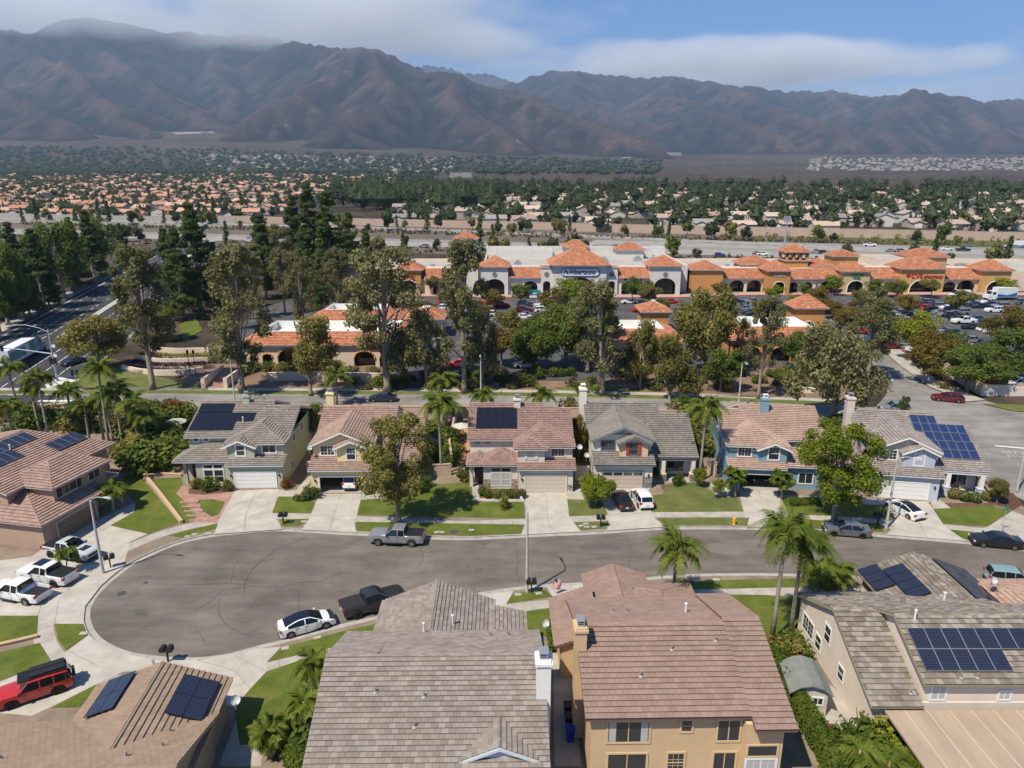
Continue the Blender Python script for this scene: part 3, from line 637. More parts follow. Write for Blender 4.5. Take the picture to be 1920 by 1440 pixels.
# red paving, terrace walls, patios and planting beds of the north lots
flat('paved_path', [(330,927),(340,912),(355,917),(353,928),(383,930),(440,923),(413,972),(408,982),(363,982),(370,967),(350,943)], 0.141, BRICKP)
mb = MB()
for k in range(5):
    x, y = at(358 + 4.4 * k, 945 + 8 * k); mb.box(x - 1.3, y - 0.18, 0, x + 0.9, y + 0.18, 0.17 + 0.03 * (4 - k) + H(y))
tag(mb.build('garden_steps', BRICKP), 'red paved steps climbing the lawn to the sage green house', 'steps')
flat('walk', [(886.7,941.7),(884,916),(897,911),(899,936),(983,936),(983,944)], 0.142, CONC)
flat('walk', [(524,921),(556,921),(578,890),(590,893),(557,934),(512,934)], 0.142, CONC)
flat('walk', [(600,929),(583,944),(560,944),(585,908),(600,912)], 0.1425, CONC); flat('walk', [(680,927),(716,924),(716,937),(677,939)], 0.142, CONC)
flat('walk', [(1063,924),(1090,915),(1096,940),(1063,938)], 0.142, CONC); flat('walk', [(1346,933),(1381,934),(1384,921),(1330,905),(1330,915)], 0.142, CONC)
flat('walk', [(1470,940),(1662,950),(1668,938),(1470,930)], 0.141, CONC); flat('walk', [(1745,945),(1757,935),(1783,955),(1750,956)], 0.142, CONC)
flat('walk', [(1852.5,989),(1897.5,960),(1960,985),(1960,1040),(1920,1029),(1820,1015),(1830,996)], 0.139, CONC)
for pts in ([(352,917),(430,919),(440,927),(383,930),(352,926)], [(897,911),(985,918),(985,937),(899,936)], [(720,906),(810,902),(803,920),(741,928),(716,930)], [(1238,912),(1290,905),(1283,918),(1243,921)], [(1735,945),(1870,945),(1850,958),(1780,955)]):
    flat('planting_bed', pts, 0.139, MULCH)
flat('planting_bed', [(1852,944),(1898,925),(1918,948),(1899,959)], 0.138, mat('red_bark', (0.10, 0.048, 0.034), 0.95, var=0.3, vs=4, bump=0.4, bs=14))
flat('patio', [(840,870),(852,800),(880,800),(880,870)], 0.14, TILEP); flat('patio', [(290,815),(345,815),(345,870),(300,865)], 0.14, TILEP)
flat('side_path', [(1036,1190),(1062,1190),(1090,1440),(1040,1440)], 0.14, CONC); flat('side_path', [(452,1330),(500,1360),(490,1440),(410,1440)], 0.14, CONC)
flat('patio', [(1480,1260),(1560,1290),(1650,1370),(1590,1380),(1530,1350)], 0.14, CONC)
# ------------------------------------------------------------------ back street with verge and footway on its far side
bsn = [at(*p) for p in ((-200,742),(0,741),(120,740.5),(260,740),(420,741),(580,741.6),(780,742.3),(920,744),(1060,746.2),(1210,749.5),(1360,754),(1500,760),(1610,764))]
# junction at the right: the street sweeps towards the camera
bs_e = [(62.6, 114.5), (66, 118.5), (67, 124)]
def back_street():
    north = bsn + [(60.5, 112.2)] + [at(1660, 742), at(1668, 720), at(1640, 690), at(1625, 660), at(1610, 630)]
    east = [at(1690, 657), at(1730, 700), at(1800, 728), at(1840, 750), at(1920, 770), (100, 104), (110, 60), (90, 45)]
    south = [(70, 57), (64.5, 66), (62.5, 72), (60.5, 84), (58.8, 93), (56, 100)] + BS[::-1][1:] + [(-130, 106)]
    return north + east + south
drape('back_street', back_street(), 0.014, ASPH2)
strip('kerb', smooth_line(bsn, 3), 0.02, 0.2, 0.0, 0.14, CURB)
strip('verge', smooth_line(bsn, 3), 0.2, 2.2, 0.0, 0.15, GRASSD, solid=False)
strip('pavement', smooth_line(bsn, 3), 2.2, 3.8, 0.0, 0.13, CONC, solid=False)
lane = [(x, y - 4.9) for x, y in smooth_line(bsn, 3)]
for d, mm in ((0.12, PAINTY), (-0.12, PAINTY)): strip('lane_line', lane, d - .05, d + .05, 0.0, 0.024, mm, solid=False)
# ------------------------------------------------------------------ house kit
WHITE = mat('trim_white', (0.74, 0.73, 0.70), 0.6, var=0.06, vs=2)
GLASS = glass_mat('window_glass', (0.025, 0.032, 0.038), 0.06)
BLIND = mat('window_blind', (0.42, 0.43, 0.42), 0.35, spec=0.6, var=0.1, vs=3)
DARKIN = mat('dark_interior', (0.03, 0.028, 0.026), 0.9)
METG = mat('galvanised', (0.45, 0.46, 0.47), 0.45, 0.6)
PIPE = mat('vent_pipe', (0.30, 0.28, 0.26), 0.6, 0.2)
SOLF = mat('solar_frame', (0.05, 0.05, 0.055), 0.4, 0.6); SOLA = mat('solar_frame_alu', (0.5, 0.5, 0.5), 0.4, 0.7)
def solar_mat(name, c, line, cell):
    if name in MATS: return MATS[name]
    m = bpy.data.materials.new(name); MATS[name] = m; N, L, P = nodes_of(m); P.inputs['Roughness'].default_value = 0.16; P.inputs['Specular IOR Level'].default_value = 0.6
    uv = N.new('ShaderNodeUVMap'); uv.uv_map = 'uv'; b = N.new('ShaderNodeTexBrick'); b.offset = 0; b.inputs['Scale'].default_value = 1
    b.inputs['Brick Width'].default_value = cell; b.inputs['Row Height'].default_value = cell; b.inputs['Mortar Size'].default_value = 0.006; b.inputs['Mortar Smooth'].default_value = 0.2
    b.inputs['Color1'].default_value = (*c, 1); b.inputs['Color2'].default_value = (c[0] * .8, c[1] * .8, c[2] * .9, 1); b.inputs['Mortar'].default_value = (*line, 1)
    L.new(uv.outputs[0], b.inputs['Vector']); L.new(b.outputs['Color'], P.inputs['Base Color']); return m
SOLB = solar_mat('solar_black', (0.010, 0.011, 0.016), (0.016, 0.017, 0.022), 0.16)
SOLC = solar_mat('solar_blue', (0.018, 0.035, 0.10), (0.05, 0.07, 0.13), 0.16)
SOLN = solar_mat('solar_navy', (0.012, 0.015, 0.034), (0.10, 0.11, 0.14), 0.16)
def clip_poly(P, b0, b1):
    """polygon of (a,b) clipped to b0<=b<=b1"""
    for lim, sgn in ((b0, 1), (b1, -1)):
        out = []; n = len(P)
        for i in range(n):
            p, q = P[i], P[(i + 1) % n]; dp, dq = (p[1] - lim) * sgn, (q[1] - lim) * sgn
            if dp >= 0: out.append(p)
            if (dp > 0 > dq) or (dp < 0 < dq):
                t = dp / (dp - dq); out.append((p[0] + (q[0] - p[0]) * t, p[1] + (q[1] - p[1]) * t))
        P = out
        if len(P) < 3: return []
    return P
def clip_a(P, a0, a1):
    Q = clip_poly([(b, a) for a, b in P], a0, a1); return [(a, b) for b, a in Q]
def area2(P): return 0.5 * sum(P[i][0] * P[(i + 1) % len(P)][1] - P[(i + 1) % len(P)][0] * P[i][1] for i in range(len(P)))
WINCACHE = {}
class House:
    def __init__(s, name, label, x, y, rot, z0=None, cat='house', wall=(0.6, 0.55, 0.45), roof=None, trim=None, ex=0.36, tiles=0, tw=0.42, roofname=None):
        s.root = thing(name, label, cat, (x, y, (H(y) + 0.14) if z0 is None else z0), R(rot)); s.rot = R(rot)
        s.planes = []; s.caps = []; s.roofm = roof; s.trim = trim or WHITE; s.ex = ex; s.tiles = tiles; s.tw = tw
        s.wallm = wall; s.wmb = MB()
        s.inv = Matrix.Rotation(-s.rot, 4, 'Z') @ Matrix.Translation(-Vector(s.root.location))
    # ---- walls
    def box(s, x0, x1, y0, y1, z0, z1): s.wmb.box(x0, y0, z0, x1, y1, z1)
    def pent(s, axis, a0, a1, b0, b1, z0, ze, zr, am=None):
        """gabled block: profile in a (across the ridge), extruded b0..b1 along the ridge axis"""
        am = (a0 + a1) / 2 if am is None else am
        prof = [(a0, z0), (a1, z0), (a1, ze), (am, zr), (a0, ze)]
        vs = []
        for b in (b0, b1):
            for a, z in prof: vs.append((a, b, z) if axis == 'y' else (b, a, z))
        fs = [(4, 3, 2, 1, 0), (5, 6, 7, 8, 9)] + [(i, (i + 1) % 5, 5 + (i + 1) % 5, 5 + i) for i in range(5)]
        s.wmb.add(vs, fs)
    def walls(s, m=None, name='wall'):
        me = s.wmb.mesh(name, m or s.wallm); bm = bmesh.new(); bm.from_mesh(me); bmesh.ops.recalc_face_normals(bm, faces=bm.faces[:]); bm.to_mesh(me); bm.free()
        o = link(name, me, s.root); s.wmb = MB(); return o
    # ---- roofs
    def roof(s, x0, x1, y0, y1, ze, p, axis='x', hip=(0, 0), ridge=None, zb=None, planes='FBLR', cap=True):
        """pitched roof over the eave rectangle; ridge runs along axis; hip = run of the hips at the low / high end of the ridge"""
        sw = axis == 'y'
        if sw: x0, x1, y0, y1 = y0, y1, x0, x1      # a runs along the ridge, b across it
        bm_ = (y0 + y1) / 2 if ridge is None else ridge; zr = ze + p * (bm_ - y0); zb = (zr - p * (y1 - bm_)) if zb is None else zb
        a0, a1 = hip
        T = (lambda a, b, z: (b, a, z)) if sw else (lambda a, b, z: (a, b, z))
        A, B, C, D = (x0, y0, ze), (x1, y0, ze), (x1, y1, zb), (x0, y1, zb); E, F_ = (x0 + a0, bm_, zr), (x1 - a1, bm_, zr)
        PL = {'F': [A, B, F_, E], 'B': [C, D, E, F_], 'L': [D, A, E] if a0 > 0.01 else None, 'R': [B, C, F_] if a1 > 0.01 else None}
        for k in planes:
            if PL.get(k): s.planes.append([T(*q) for q in PL[k]])
        if cap:
            if (Vector(E) - Vector(F_)).length > 0.2: s.caps.append((T(*E), T(*F_)))
            if a0 > .01: s.caps += [(T(*A), T(*E)), (T(*D), T(*E))]
            if a1 > .01: s.caps += [(T(*B), T(*F_)), (T(*C), T(*F_))]
        return zr
    def shed(s, x0, x1, y0, y1, z0, z1): s.planes.append([(x0, y0, z0), (x1, y0, z0), (x1, y1, z1), (x0, y1, z1)])
    def finish_roof(s, thick=0.17):
        mb = MB(); fm = MB(); rest = MB(); tl = []
        campos = s.inv @ Vector((0, 0, HC))
        for pl in s.planes:
            P = [Vector(p) for p in pl]; n = (P[1] - P[0]).cross(P[2] - P[0]).normalized()
            if n.z < 0: n = -n; P = P[::-1]
            up = Vector((0, 0, 1)) - n * n.z; up.normalize(); u = up.cross(n); o = P[0]
            Q = [((p - o).dot(u), (p - o).dot(up)) for p in P]
            if area2(Q) < 0: Q = Q[::-1]
            b0 = min(q[1] for q in Q); b1 = max(q[1] for q in Q); k = 0
            # slab under the tiles (fascia, eaves)
            ar = [o + u * a + up * b for a, b in Q]; m_ = len(ar)
            fm.add([tuple(v) for v in ar] + [(v.x, v.y, v.z - thick) for v in ar], [tuple(range(m_)), tuple(range(2 * m_ - 1, m_ - 1, -1))] + [(i, m_ + i, m_ + (i + 1) % m_, (i + 1) % m_) for i in range(m_)])
            facing = (campos - ar[0]).dot(n) > 0
            while b0 + k * s.ex < b1 - 0.02:
                lo = b0 + k * s.ex; hi = min(lo + s.ex, b1); C = clip_poly(Q, lo, hi)
                if len(C) >= 3:
                    def wedge(C, M, uvk=True, t=0.085):
                        ln = len(C); top = []; bot = []
                        for a, b in C:
                            f = 1 - (b - lo) / s.ex; low = b < lo + .004; q = o + u * a + up * (b - (.045 if low else 0))
                            top.append(tuple(q + n * (0.014 + (t + .02) * f))); bot.append(tuple(q + n * (.07 if low else .002)))
                        uvs = [[(a, b + 0.01) if False else (a, b) for a, b in C]] + [[C[i], C[(i + 1) % ln], C[(i + 1) % ln], C[i]] for i in range(ln)]
                        mid = lo + s.ex * 0.5
                        uvs = [[(a, mid) for a, b in U] for U in uvs]
                        M.add(top + bot, [tuple(range(ln))] + [(ln + i, ln + (i + 1) % ln, (i + 1) % ln, i) for i in range(ln)], 0, uvs)
                    if s.tiles and facing:
                        am, aM = min(q[0] for q in C), max(q[0] for q in C); off = (k % 2) * s.tw / 2; i0 = math.floor((am - off) / s.tw)
                        i = i0
                        while i * s.tw + off < aM:
                            ta, tb = i * s.tw + off + 0.006, (i + 1) * s.tw + off - 0.006; T = clip_a(C, ta, tb); i += 1
                            if len(T) < 3: continue
                            full = abs(area2(T)) > 0.99 * (tb - ta) * s.ex
                            if full:
                                ctr = o + u * ((ta + tb) / 2) + up * lo
                                tl.append(((campos - ctr).length, ctr, u.copy(), up.copy(), n.copy(), T, k))
                            else: wedge(T, rest, t=0.075 + random.uniform(0, 0.02))
                    else: wedge(C, mb)
                k += 1
        roofo = mb.build('roof', s.roofm, s.root) if mb.f else fm.build('roof', s.trim, s.root)
        if mb.f: fm.build('fascia', s.trim, roofo)
        if tl:
            # the tiles nearest to the camera are objects of their own, the rest stay one joined mass
            def vis(t):
                w = s.root.matrix_world_ if False else None
                p = Matrix.Translation(s.root.location) @ Matrix.Rotation(s.rot, 4, 'Z') @ t[1]
                Z = p.y * CT + (HC - p.z) * ST; px = 960 + FPX * p.x / Z; py = 720 + FPX * ((HC - p.z) * CT - p.y * ST) / Z
                return 0 <= px <= 1920 and py <= 1436
            ins = sorted([t for t in tl if vis(t)], key=lambda t: t[0]); out = [t for t in tl if not vis(t)]
            obj, joined = ins[:s.tiles], ins[s.tiles:] + out
            M = MB(); w, e = s.tw - 0.012, s.ex
            M.add([(-w/2, -.045, 0.115), (w/2, -.045, 0.115), (w/2, e, 0.014), (-w/2, e, 0.014), (-w/2, -.045, 0.07), (w/2, -.045, 0.07), (w/2, e, 0.002), (-w/2, e, 0.002)], [(0,1,2,3),(4,5,1,0),(5,6,2,1),(6,7,3,2),(7,4,0,3)], 0,
                  [[(0.1, 0.1)] * 4] * 5)
            me = M.mesh('roof_tile', s.roofm)
            for d, c, u, up, n, T, k in obj:
                t = bpy.data.objects.new('roof_tile', me); COL.objects.link(t); t.parent = roofo
                q = c + n * random.uniform(0, 0.008)
                mt = Matrix((u, up, n)).transposed().to_4x4(); mt.translation = q; t.matrix_local = mt
            for d, c, u, up, n, T, k in joined:
                lift = random.uniform(0.09, 0.106)
                vs = [c + u * (sx_ * w / 2) + up * (yy * e) + n * zz for sx_, yy, zz in ((-1,-.12,lift+.015),(1,-.12,lift+.015),(1,1,.014),(-1,1,.014),(-1,-.12,.07),(1,-.12,.07),(1,1,.002),(-1,1,.002))]
                g = (T[0][0], (k + .5) * e)
                rest.add([tuple(v) for v in vs], [(0,1,2,3),(4,5,1,0),(5,6,2,1),(6,7,3,2),(7,4,0,3)], 0, [[(T[0][0] + s.tw / 2, (k + .5) * e)] * 4] * 5)
        if rest.f: tag(rest.build('roof_tiles', s.roofm, roofo), kind='stuff')
        # ridge and hip caps: short overlapping pieces
        cm = MB()
        for a, b in s.caps:
            a, b = Vector(a), Vector(b); d = b - a; L = d.length; d /= L
            if d.z < 0: a, b, d = b, a, -d
            sd = d.cross(Vector((0, 0, 1))).normalized() if abs(d.z) < .99 else Vector((1, 0, 0)); nn = sd.cross(d); k = 0; pc = 0.38
            while k * pc < L - 0.05:
                p, q = a + d * (k * pc), a + d * min((k + 1) * pc + 0.03, L)
                hw0, hw1 = 0.135, 0.115
                vs = [p - sd * hw0 + nn * 0.015, p + nn * 0.135, p + sd * hw0 + nn * 0.015, q - sd * hw1 + nn * 0.0, q + nn * 0.095, q + sd * hw1 + nn * 0.0]
                g = (k * 0.4 + a.x, a.y * 3.1)
                cm.add([tuple(v) for v in vs], [(0, 1, 4, 3), (1, 2, 5, 4), (0, 2, 1), (3, 4, 5)], 0, [[g] * 4, [g] * 4, [g] * 3, [g] * 3]); k += 1
        if cm.f: tag(cm.build('ridge_cap', s.roofm, roofo), kind='stuff')
        s.roofo = roofo; return roofo
    # ---- openings
    def win(s, face, a, c, z, w, h, style='slide', trim=None, tw=0.13, pane=None, sill=False, name='window'):
        """window on the wall plane (S: y=c, N, E: x=c, W); a = centre along the wall, z = sill height"""
        trim = trim or s.trim; pane = pane or GLASS; key = (round(w, 2), round(h, 2), style, trim.name, tw, pane.name)
        if key not in WINCACHE:
            f = MB(); t = tw
            f.box(-w/2 - t, -0.06, -t, w/2 + t, -0.012, 0); f.box(-w/2 - t, -0.06, h, w/2 + t, -0.012, h + t); f.box(-w/2 - t, -0.06, 0, -w/2, -0.012, h); f.box(w/2, -0.06, 0, w/2 + t, -0.012, h)
            bars = []
            if style in ('slide', 'slidegrid'): bars.append((0, 0, 0.03, h))
            if style in ('hung', 'hunggrid', 'grid'): bars.append((-w/2, h / 2, w, 0))
            for x, zz, ww, hh in bars:
                if hh: f.box(x - 0.03, -0.05, 0, x + 0.03, -0.014, h)
                else: f.box(-w/2, -0.052, zz - 0.03, w/2, -0.016, zz + 0.03)
            g = {'hunggrid': [(i / 3, None) for i in (1, 2)], 'slidegrid': [(i / 4, None) for i in (1, 3)], 'grid': [(i / 3, None) for i in (1, 2)], 'tri': [(i / 3, None) for i in (1, 2)]}.get(style, [])
            for fx, _ in g: f.box(-w/2 + w * fx - 0.013, -0.04, 0 if style != 'hunggrid' else h / 2, -w/2 + w * fx + 0.013, -0.018, h)
            if style in ('slidegrid', 'hunggrid', 'grid'):
                for fz in ((0.33, 0.66) if style != 'hunggrid' else (0.75,)): f.box(-w/2, -0.039, h * fz - 0.013, w/2, -0.019, h * fz + 0.013)
            p = MB(); p.box(-w/2, -0.03, 0, w/2, 0.02, h)
            WINCACHE[key] = (f.mesh('window', trim), p.mesh('pane', pane))
        fm, pm = WINCACHE[key]; rz = {'S': 0, 'E': R(90), 'N': R(180), 'W': R(-90)}[face]
        loc = (a, c, z) if face in 'SN' else (c, a, z)
        o = link(name, fm, s.root, loc, rz); link('pane', pm, o); return o
    def garage(s, x0, w, h, y, m, trim=None, rows=4, lites=False):
        trim = trim or s.trim; d = MB(); d.box(x0 - 0.16, y - 0.09, 0, x0, y - 0.01, h + 0.16); d.box(x0 + w, y - 0.09, 0, x0 + w + 0.16, y - 0.01, h + 0.16); d.box(x0, y - 0.09, h, x0 + w, y - 0.01, h + 0.16)
        o = d.build('garage_door', trim, s.root)
        for k in range(rows):
            z0, z1 = 0.02 + k * h / rows, (k + 1) * h / rows - 0.012; pn = MB(); pn.box(x0, y - 0.05, z0, x0 + w, y - 0.005, z1)
            nb = 4
            for i in range(nb): pn.box(x0 + w * (i + .06) / nb, y - 0.058, z0 + .07, x0 + w * (i + .94) / nb, y - 0.049, z1 - .07, 1 if (lites and k == rows - 1) else 0)
            pn.build('panel', [m, GLASS], o)
        return o
    def gable_trim(s, x0, x1, y, ze, zr, wd=0.2, xm=None):
        xm = (x0 + x1) / 2 if xm is None else xm; mb = MB()
        for a, b in (((x0, ze), (xm, zr)), ((xm, zr), (x1, ze))):
            mb.add([(a[0], y - .05, a[1] - wd), (b[0], y - .05, b[1] - wd), (b[0], y - .05, b[1]), (a[0], y - .05, a[1]), (a[0], y, a[1] - wd), (b[0], y, b[1] - wd), (b[0], y, b[1]), (a[0], y, a[1])], [(0, 1, 2, 3), (4, 7, 6, 5), (0, 4, 5, 1), (3, 2, 6, 7), (1, 5, 6, 2), (0, 3, 7, 4)])
        return mb.build('barge_board', s.trim, s.root)
    def chimney(s, x, y, z0, z1, w=0.9, d=0.7, m=None, cap=True):
        mb = MB(); mb.box(x - w/2, y - d/2, z0, x + w/2, y + d/2, z1); mb.box(x - w/2 - .1, y - d/2 - .1, z1 - .28, x + w/2 + .1, y + d/2 + .1, z1 - .1)
        o = mb.build('chimney', m or s.wallm, s.root); c = MB()
        c.box(x - w*.3, y - d*.3, z1, x + w*.3, y + d*.3, z1 + .1)
        for sx_ in (-1, 1):
            for sy_ in (-1, 1): c.box(x + sx_*w*.27 - .03, y + sy_*d*.27 - .03, z1 + .1, x + sx_*w*.27 + .03, y + sy_*d*.27 + .03, z1 + .42)
        c.box(x - w*.34, y - d*.34, z1 + .42, x + w*.34, y + d*.34, z1 + .47); c.box(x - w*.3, y - d*.3, z1 + .24, x + w*.3, y + d*.3, z1 + .27)
        c.build('chimney_cap', METG if cap is True else cap, o); return o
    def zroof(s, x, y):
        """height of the roof surface over local x, y"""
        z = 0
        for pl in s.planes:
            P = [Vector(p) for p in pl]; ins = True; n = len(P); sg = None
            for i in range(n):
                a, b = P[i], P[(i + 1) % n]; c = (b.x - a.x) * (y - a.y) - (b.y - a.y) * (x - a.x)
                if abs(c) < 1e-9: continue
                if sg is None: sg = c > 0
                elif (c > 0) != sg: ins = False
            if ins:
                nr = (P[1] - P[0]).cross(P[2] - P[0])
                if abs(nr.z) > 1e-6: z = max(z, P[0].z - (nr.x * (x - P[0].x) + nr.y * (y - P[0].y)) / nr.z)
        return z
    def vents(s, pts):
        for (x, y, k) in pts:
            z = s.zroof(x, y); mb = MB()
            if k == 'p': mb.tube([(x, y, z - .1), (x, y, z + .42)], 0.06, 8); mb.lathe([(0.2, 0.02), (0.08, 0.12)], 8, (x, y, z + .03))
            elif k == 't': mb.tube([(x, y, z - .1), (x, y, z + .75)], 0.07, 8); mb.lathe([(0.1, 0), (0.1, .14), (0.001, .17)], 8, (x, y, z + .72))
            else: mb.box(x - .2, y - .15, z - .05, x + .2, y + .15, z + .16)
            mb.build('roof_vent', PIPE if k != 't' else WHITE, s.root)
    def panels(s, x0, y0, cols, rows, pw, ph, ye, ze, p, glass=SOLB, frame=SOLF, skip=(), lift=0.2, gap=0.02, axis='y', sgn=1):
        """rows of panels on the slope z=ze+p*(y-ye) (axis y) or on z=ze+p*sgn*(x-ye) (axis x); x0,y0 = low corner, panels run across then up"""
        ang = math.atan(p); key = (pw, ph, glass.name, frame.name)
        if key not in WINCACHE:
            mb = MB(); t = 0.025
            mb.box(0, 0, 0, pw, ph, 0.035, 1)
            mb.add([(t, t, .038), (pw - t, t, .038), (pw - t, ph - t, .038), (t, ph - t, .038)], [(0, 1, 2, 3)], 0, [[(t, t), (pw - t, t), (pw - t, ph - t), (t, ph - t)]])
            WINCACHE[key] = mb.mesh('solar_panel', [glass, frame])
        for r in range(rows):
            for c in range(cols):
                if (r, c) in skip: continue
                o = link('solar_panel', WINCACHE[key], s.root)
                if axis == 'y':
                    o.location = (x0 + c * (pw + gap), y0 + r * (ph + gap) * math.cos(ang), ze + p * (y0 - ye) + r * (ph + gap) * math.sin(ang) + lift); o.rotation_euler = (ang, 0, 0)
                else:
                    # slope rising along sgn*x; panels' "up" points along sgn*x
                    ux, uz = math.cos(ang) * sgn, math.sin(ang)
                    m4 = Matrix(((0, ux, -uz * sgn, 0), (-sgn, 0, 0, 0), (0, uz, math.cos(ang), 0), (0, 0, 0, 1)))
                    up = Vector((ux, 0, uz)); rt = Vector((0, -sgn, 0))
                    loc = Vector((y0, x0, ze + p * sgn * (y0 - ye) + lift)) + up * (r * (ph + gap)) + rt * (c * (pw + gap)); m4.translation = loc; o.matrix_local = m4
    def lamp(s, x, y, z):
        mb = MB(); mb.box(x - .06, y - .2, z, x + .06, y - .02, z + .08); mb.lathe([(0.05, 0), (0.09, .03), (0.09, .22), (0.12, .24), (0.01, .32)], 8, (x, y - .14, z + .05)); mb.build('wall_lantern', DARKIN, s.root)
def dish(x, y, z, rz, label, r=0.42):
    t = thing('satellite_dish', label, 'satellite dish', (x, y, z), rz); mb = MB(); pr = [(0.001, 0)] + [(r * k / 5, 0.16 * (k / 5) ** 2) for k in range(1, 6)]
    mb.lathe(pr, 16); me = mb.mesh('reflector', mat('dish_grey', (0.48, 0.49, 0.5), 0.5)); o = link('reflector', me, t, (0, 0, 0.55)); o.rotation_euler = (R(55), 0, R(10))
    mb = MB(); mb.tube([(0, 0.05, -0.25), (0, 0.1, 0.3), (0, 0.02, 0.55)], 0.03, 6); mb.build('mast', PIPE, t)
    mb = MB(); mb.tube([(0, -0.02, 0.3), (0, -0.48, 0.55)], 0.018, 5); mb.box(-.05, -.55, .5, .05, -.43, .62); mb.build('arm', PIPE, t); return t
# ------------------------------------------------------------------ houses of the cul-de-sac
def stucco(n, c): return mat('stucco_' + n, c, 0.92, var=0.07, vs=0.8, bump=0.25, bs=30)
ROOF1 = roof_mat('roof_greybrown', [(0.21,0.18,0.155),(0.245,0.21,0.182),(0.285,0.25,0.22)])
ROOF2 = roof_mat('roof_salmon', [(0.28,0.185,0.145),(0.32,0.215,0.172),(0.37,0.26,0.215)])
ROOF3 = roof_mat('roof_rose', [(0.25,0.158,0.132),(0.295,0.19,0.162),(0.33,0.22,0.19)])
ROOF4 = roof_mat('roof_grey', [(0.185,0.167,0.147),(0.212,0.192,0.168),(0.245,0.225,0.198)])
ROOF5 = roof_mat('roof_peach', [(0.345,0.235,0.183),(0.385,0.265,0.21),(0.43,0.305,0.25)])
ROOF6 = roof_mat('roof_mixed', [(0.235,0.198,0.18),(0.275,0.235,0.215),(0.335,0.295,0.27)])
STONE = mat('ledge_stone', (0.22, 0.15, 0.11), 0.9, col2=(0.42, 0.33, 0.26), vs=2.2, island=0.4, bump=0.3, bs=20)
STONEG = mat('ledge_stone_grey', (0.17, 0.15, 0.14), 0.9, col2=(0.34, 0.31, 0.28), vs=2.2, island=0.4, bump=0.3, bs=20)
def stones(h, x0, x1, z0, z1, y, m=STONE, name='stone_facing'):
    mb = MB(); z = z0; r = random.Random(int(x0 * 100) + 5)
    while z < z1 - 0.02:
        hh = min(r.uniform(0.09, 0.16), z1 - z); x = x0
        while x < x1 - 0.01:
            ww = min(r.uniform(0.22, 0.5), x1 - x); mb.box(x + .008, y - r.uniform(.03, .08), z + .008, x + ww - .008, y + .02, z + hh - .004); x += ww
        z += hh
    o = mb.build(name, m, h.root); tag(o, kind='stuff'); return o
def open_garage(h, w0, w1, hgt, x0, x1, depth=5.8, ztop=3.1):
    """garage left open: piers, lintel, back and side linings and a floor"""
    h.box(x0, w0, 0, 0.25, 0, ztop); h.box(w1, x1, 0, 0.25, 0, ztop); h.box(w0, w1, 0, 0.25, hgt, ztop)
    h.box(x0, x0 + .2, .25, depth, 0, ztop); h.box(x1 - .2, x1, .25, depth, 0, ztop); h.box(x0 + .2, x1 - .2, depth - .2, depth, 0, ztop); h.box(x0 + .2, x1 - .2, .25, depth - .2, ztop - .1, ztop)
    mb = MB(); mb.box(x0 + .2, .1, -.05, x1 - .2, depth - .2, .03); mb.build('garage_floor', CONC, h.root)
    d = MB(); d.box(w0 - .16, -.09, 0, w0, -.01, hgt + .16); d.box(w1, -.09, 0, w1 + .16, -.01, hgt + .16); d.box(w0, -.09, hgt, w1, -.01, hgt + .16); d.build('garage_frame', h.trim, h.root)
    mb = MB(); r = random.Random(int(w1 * 50))
    for k in range(7): mb.box(x0 + .3 + .8 * k, depth - .8, 0.03, x0 + .95 + .8 * k, depth - .3, r.uniform(.5, 2.0))
    mb.build('storage_shelf', DARKIN, h.root)
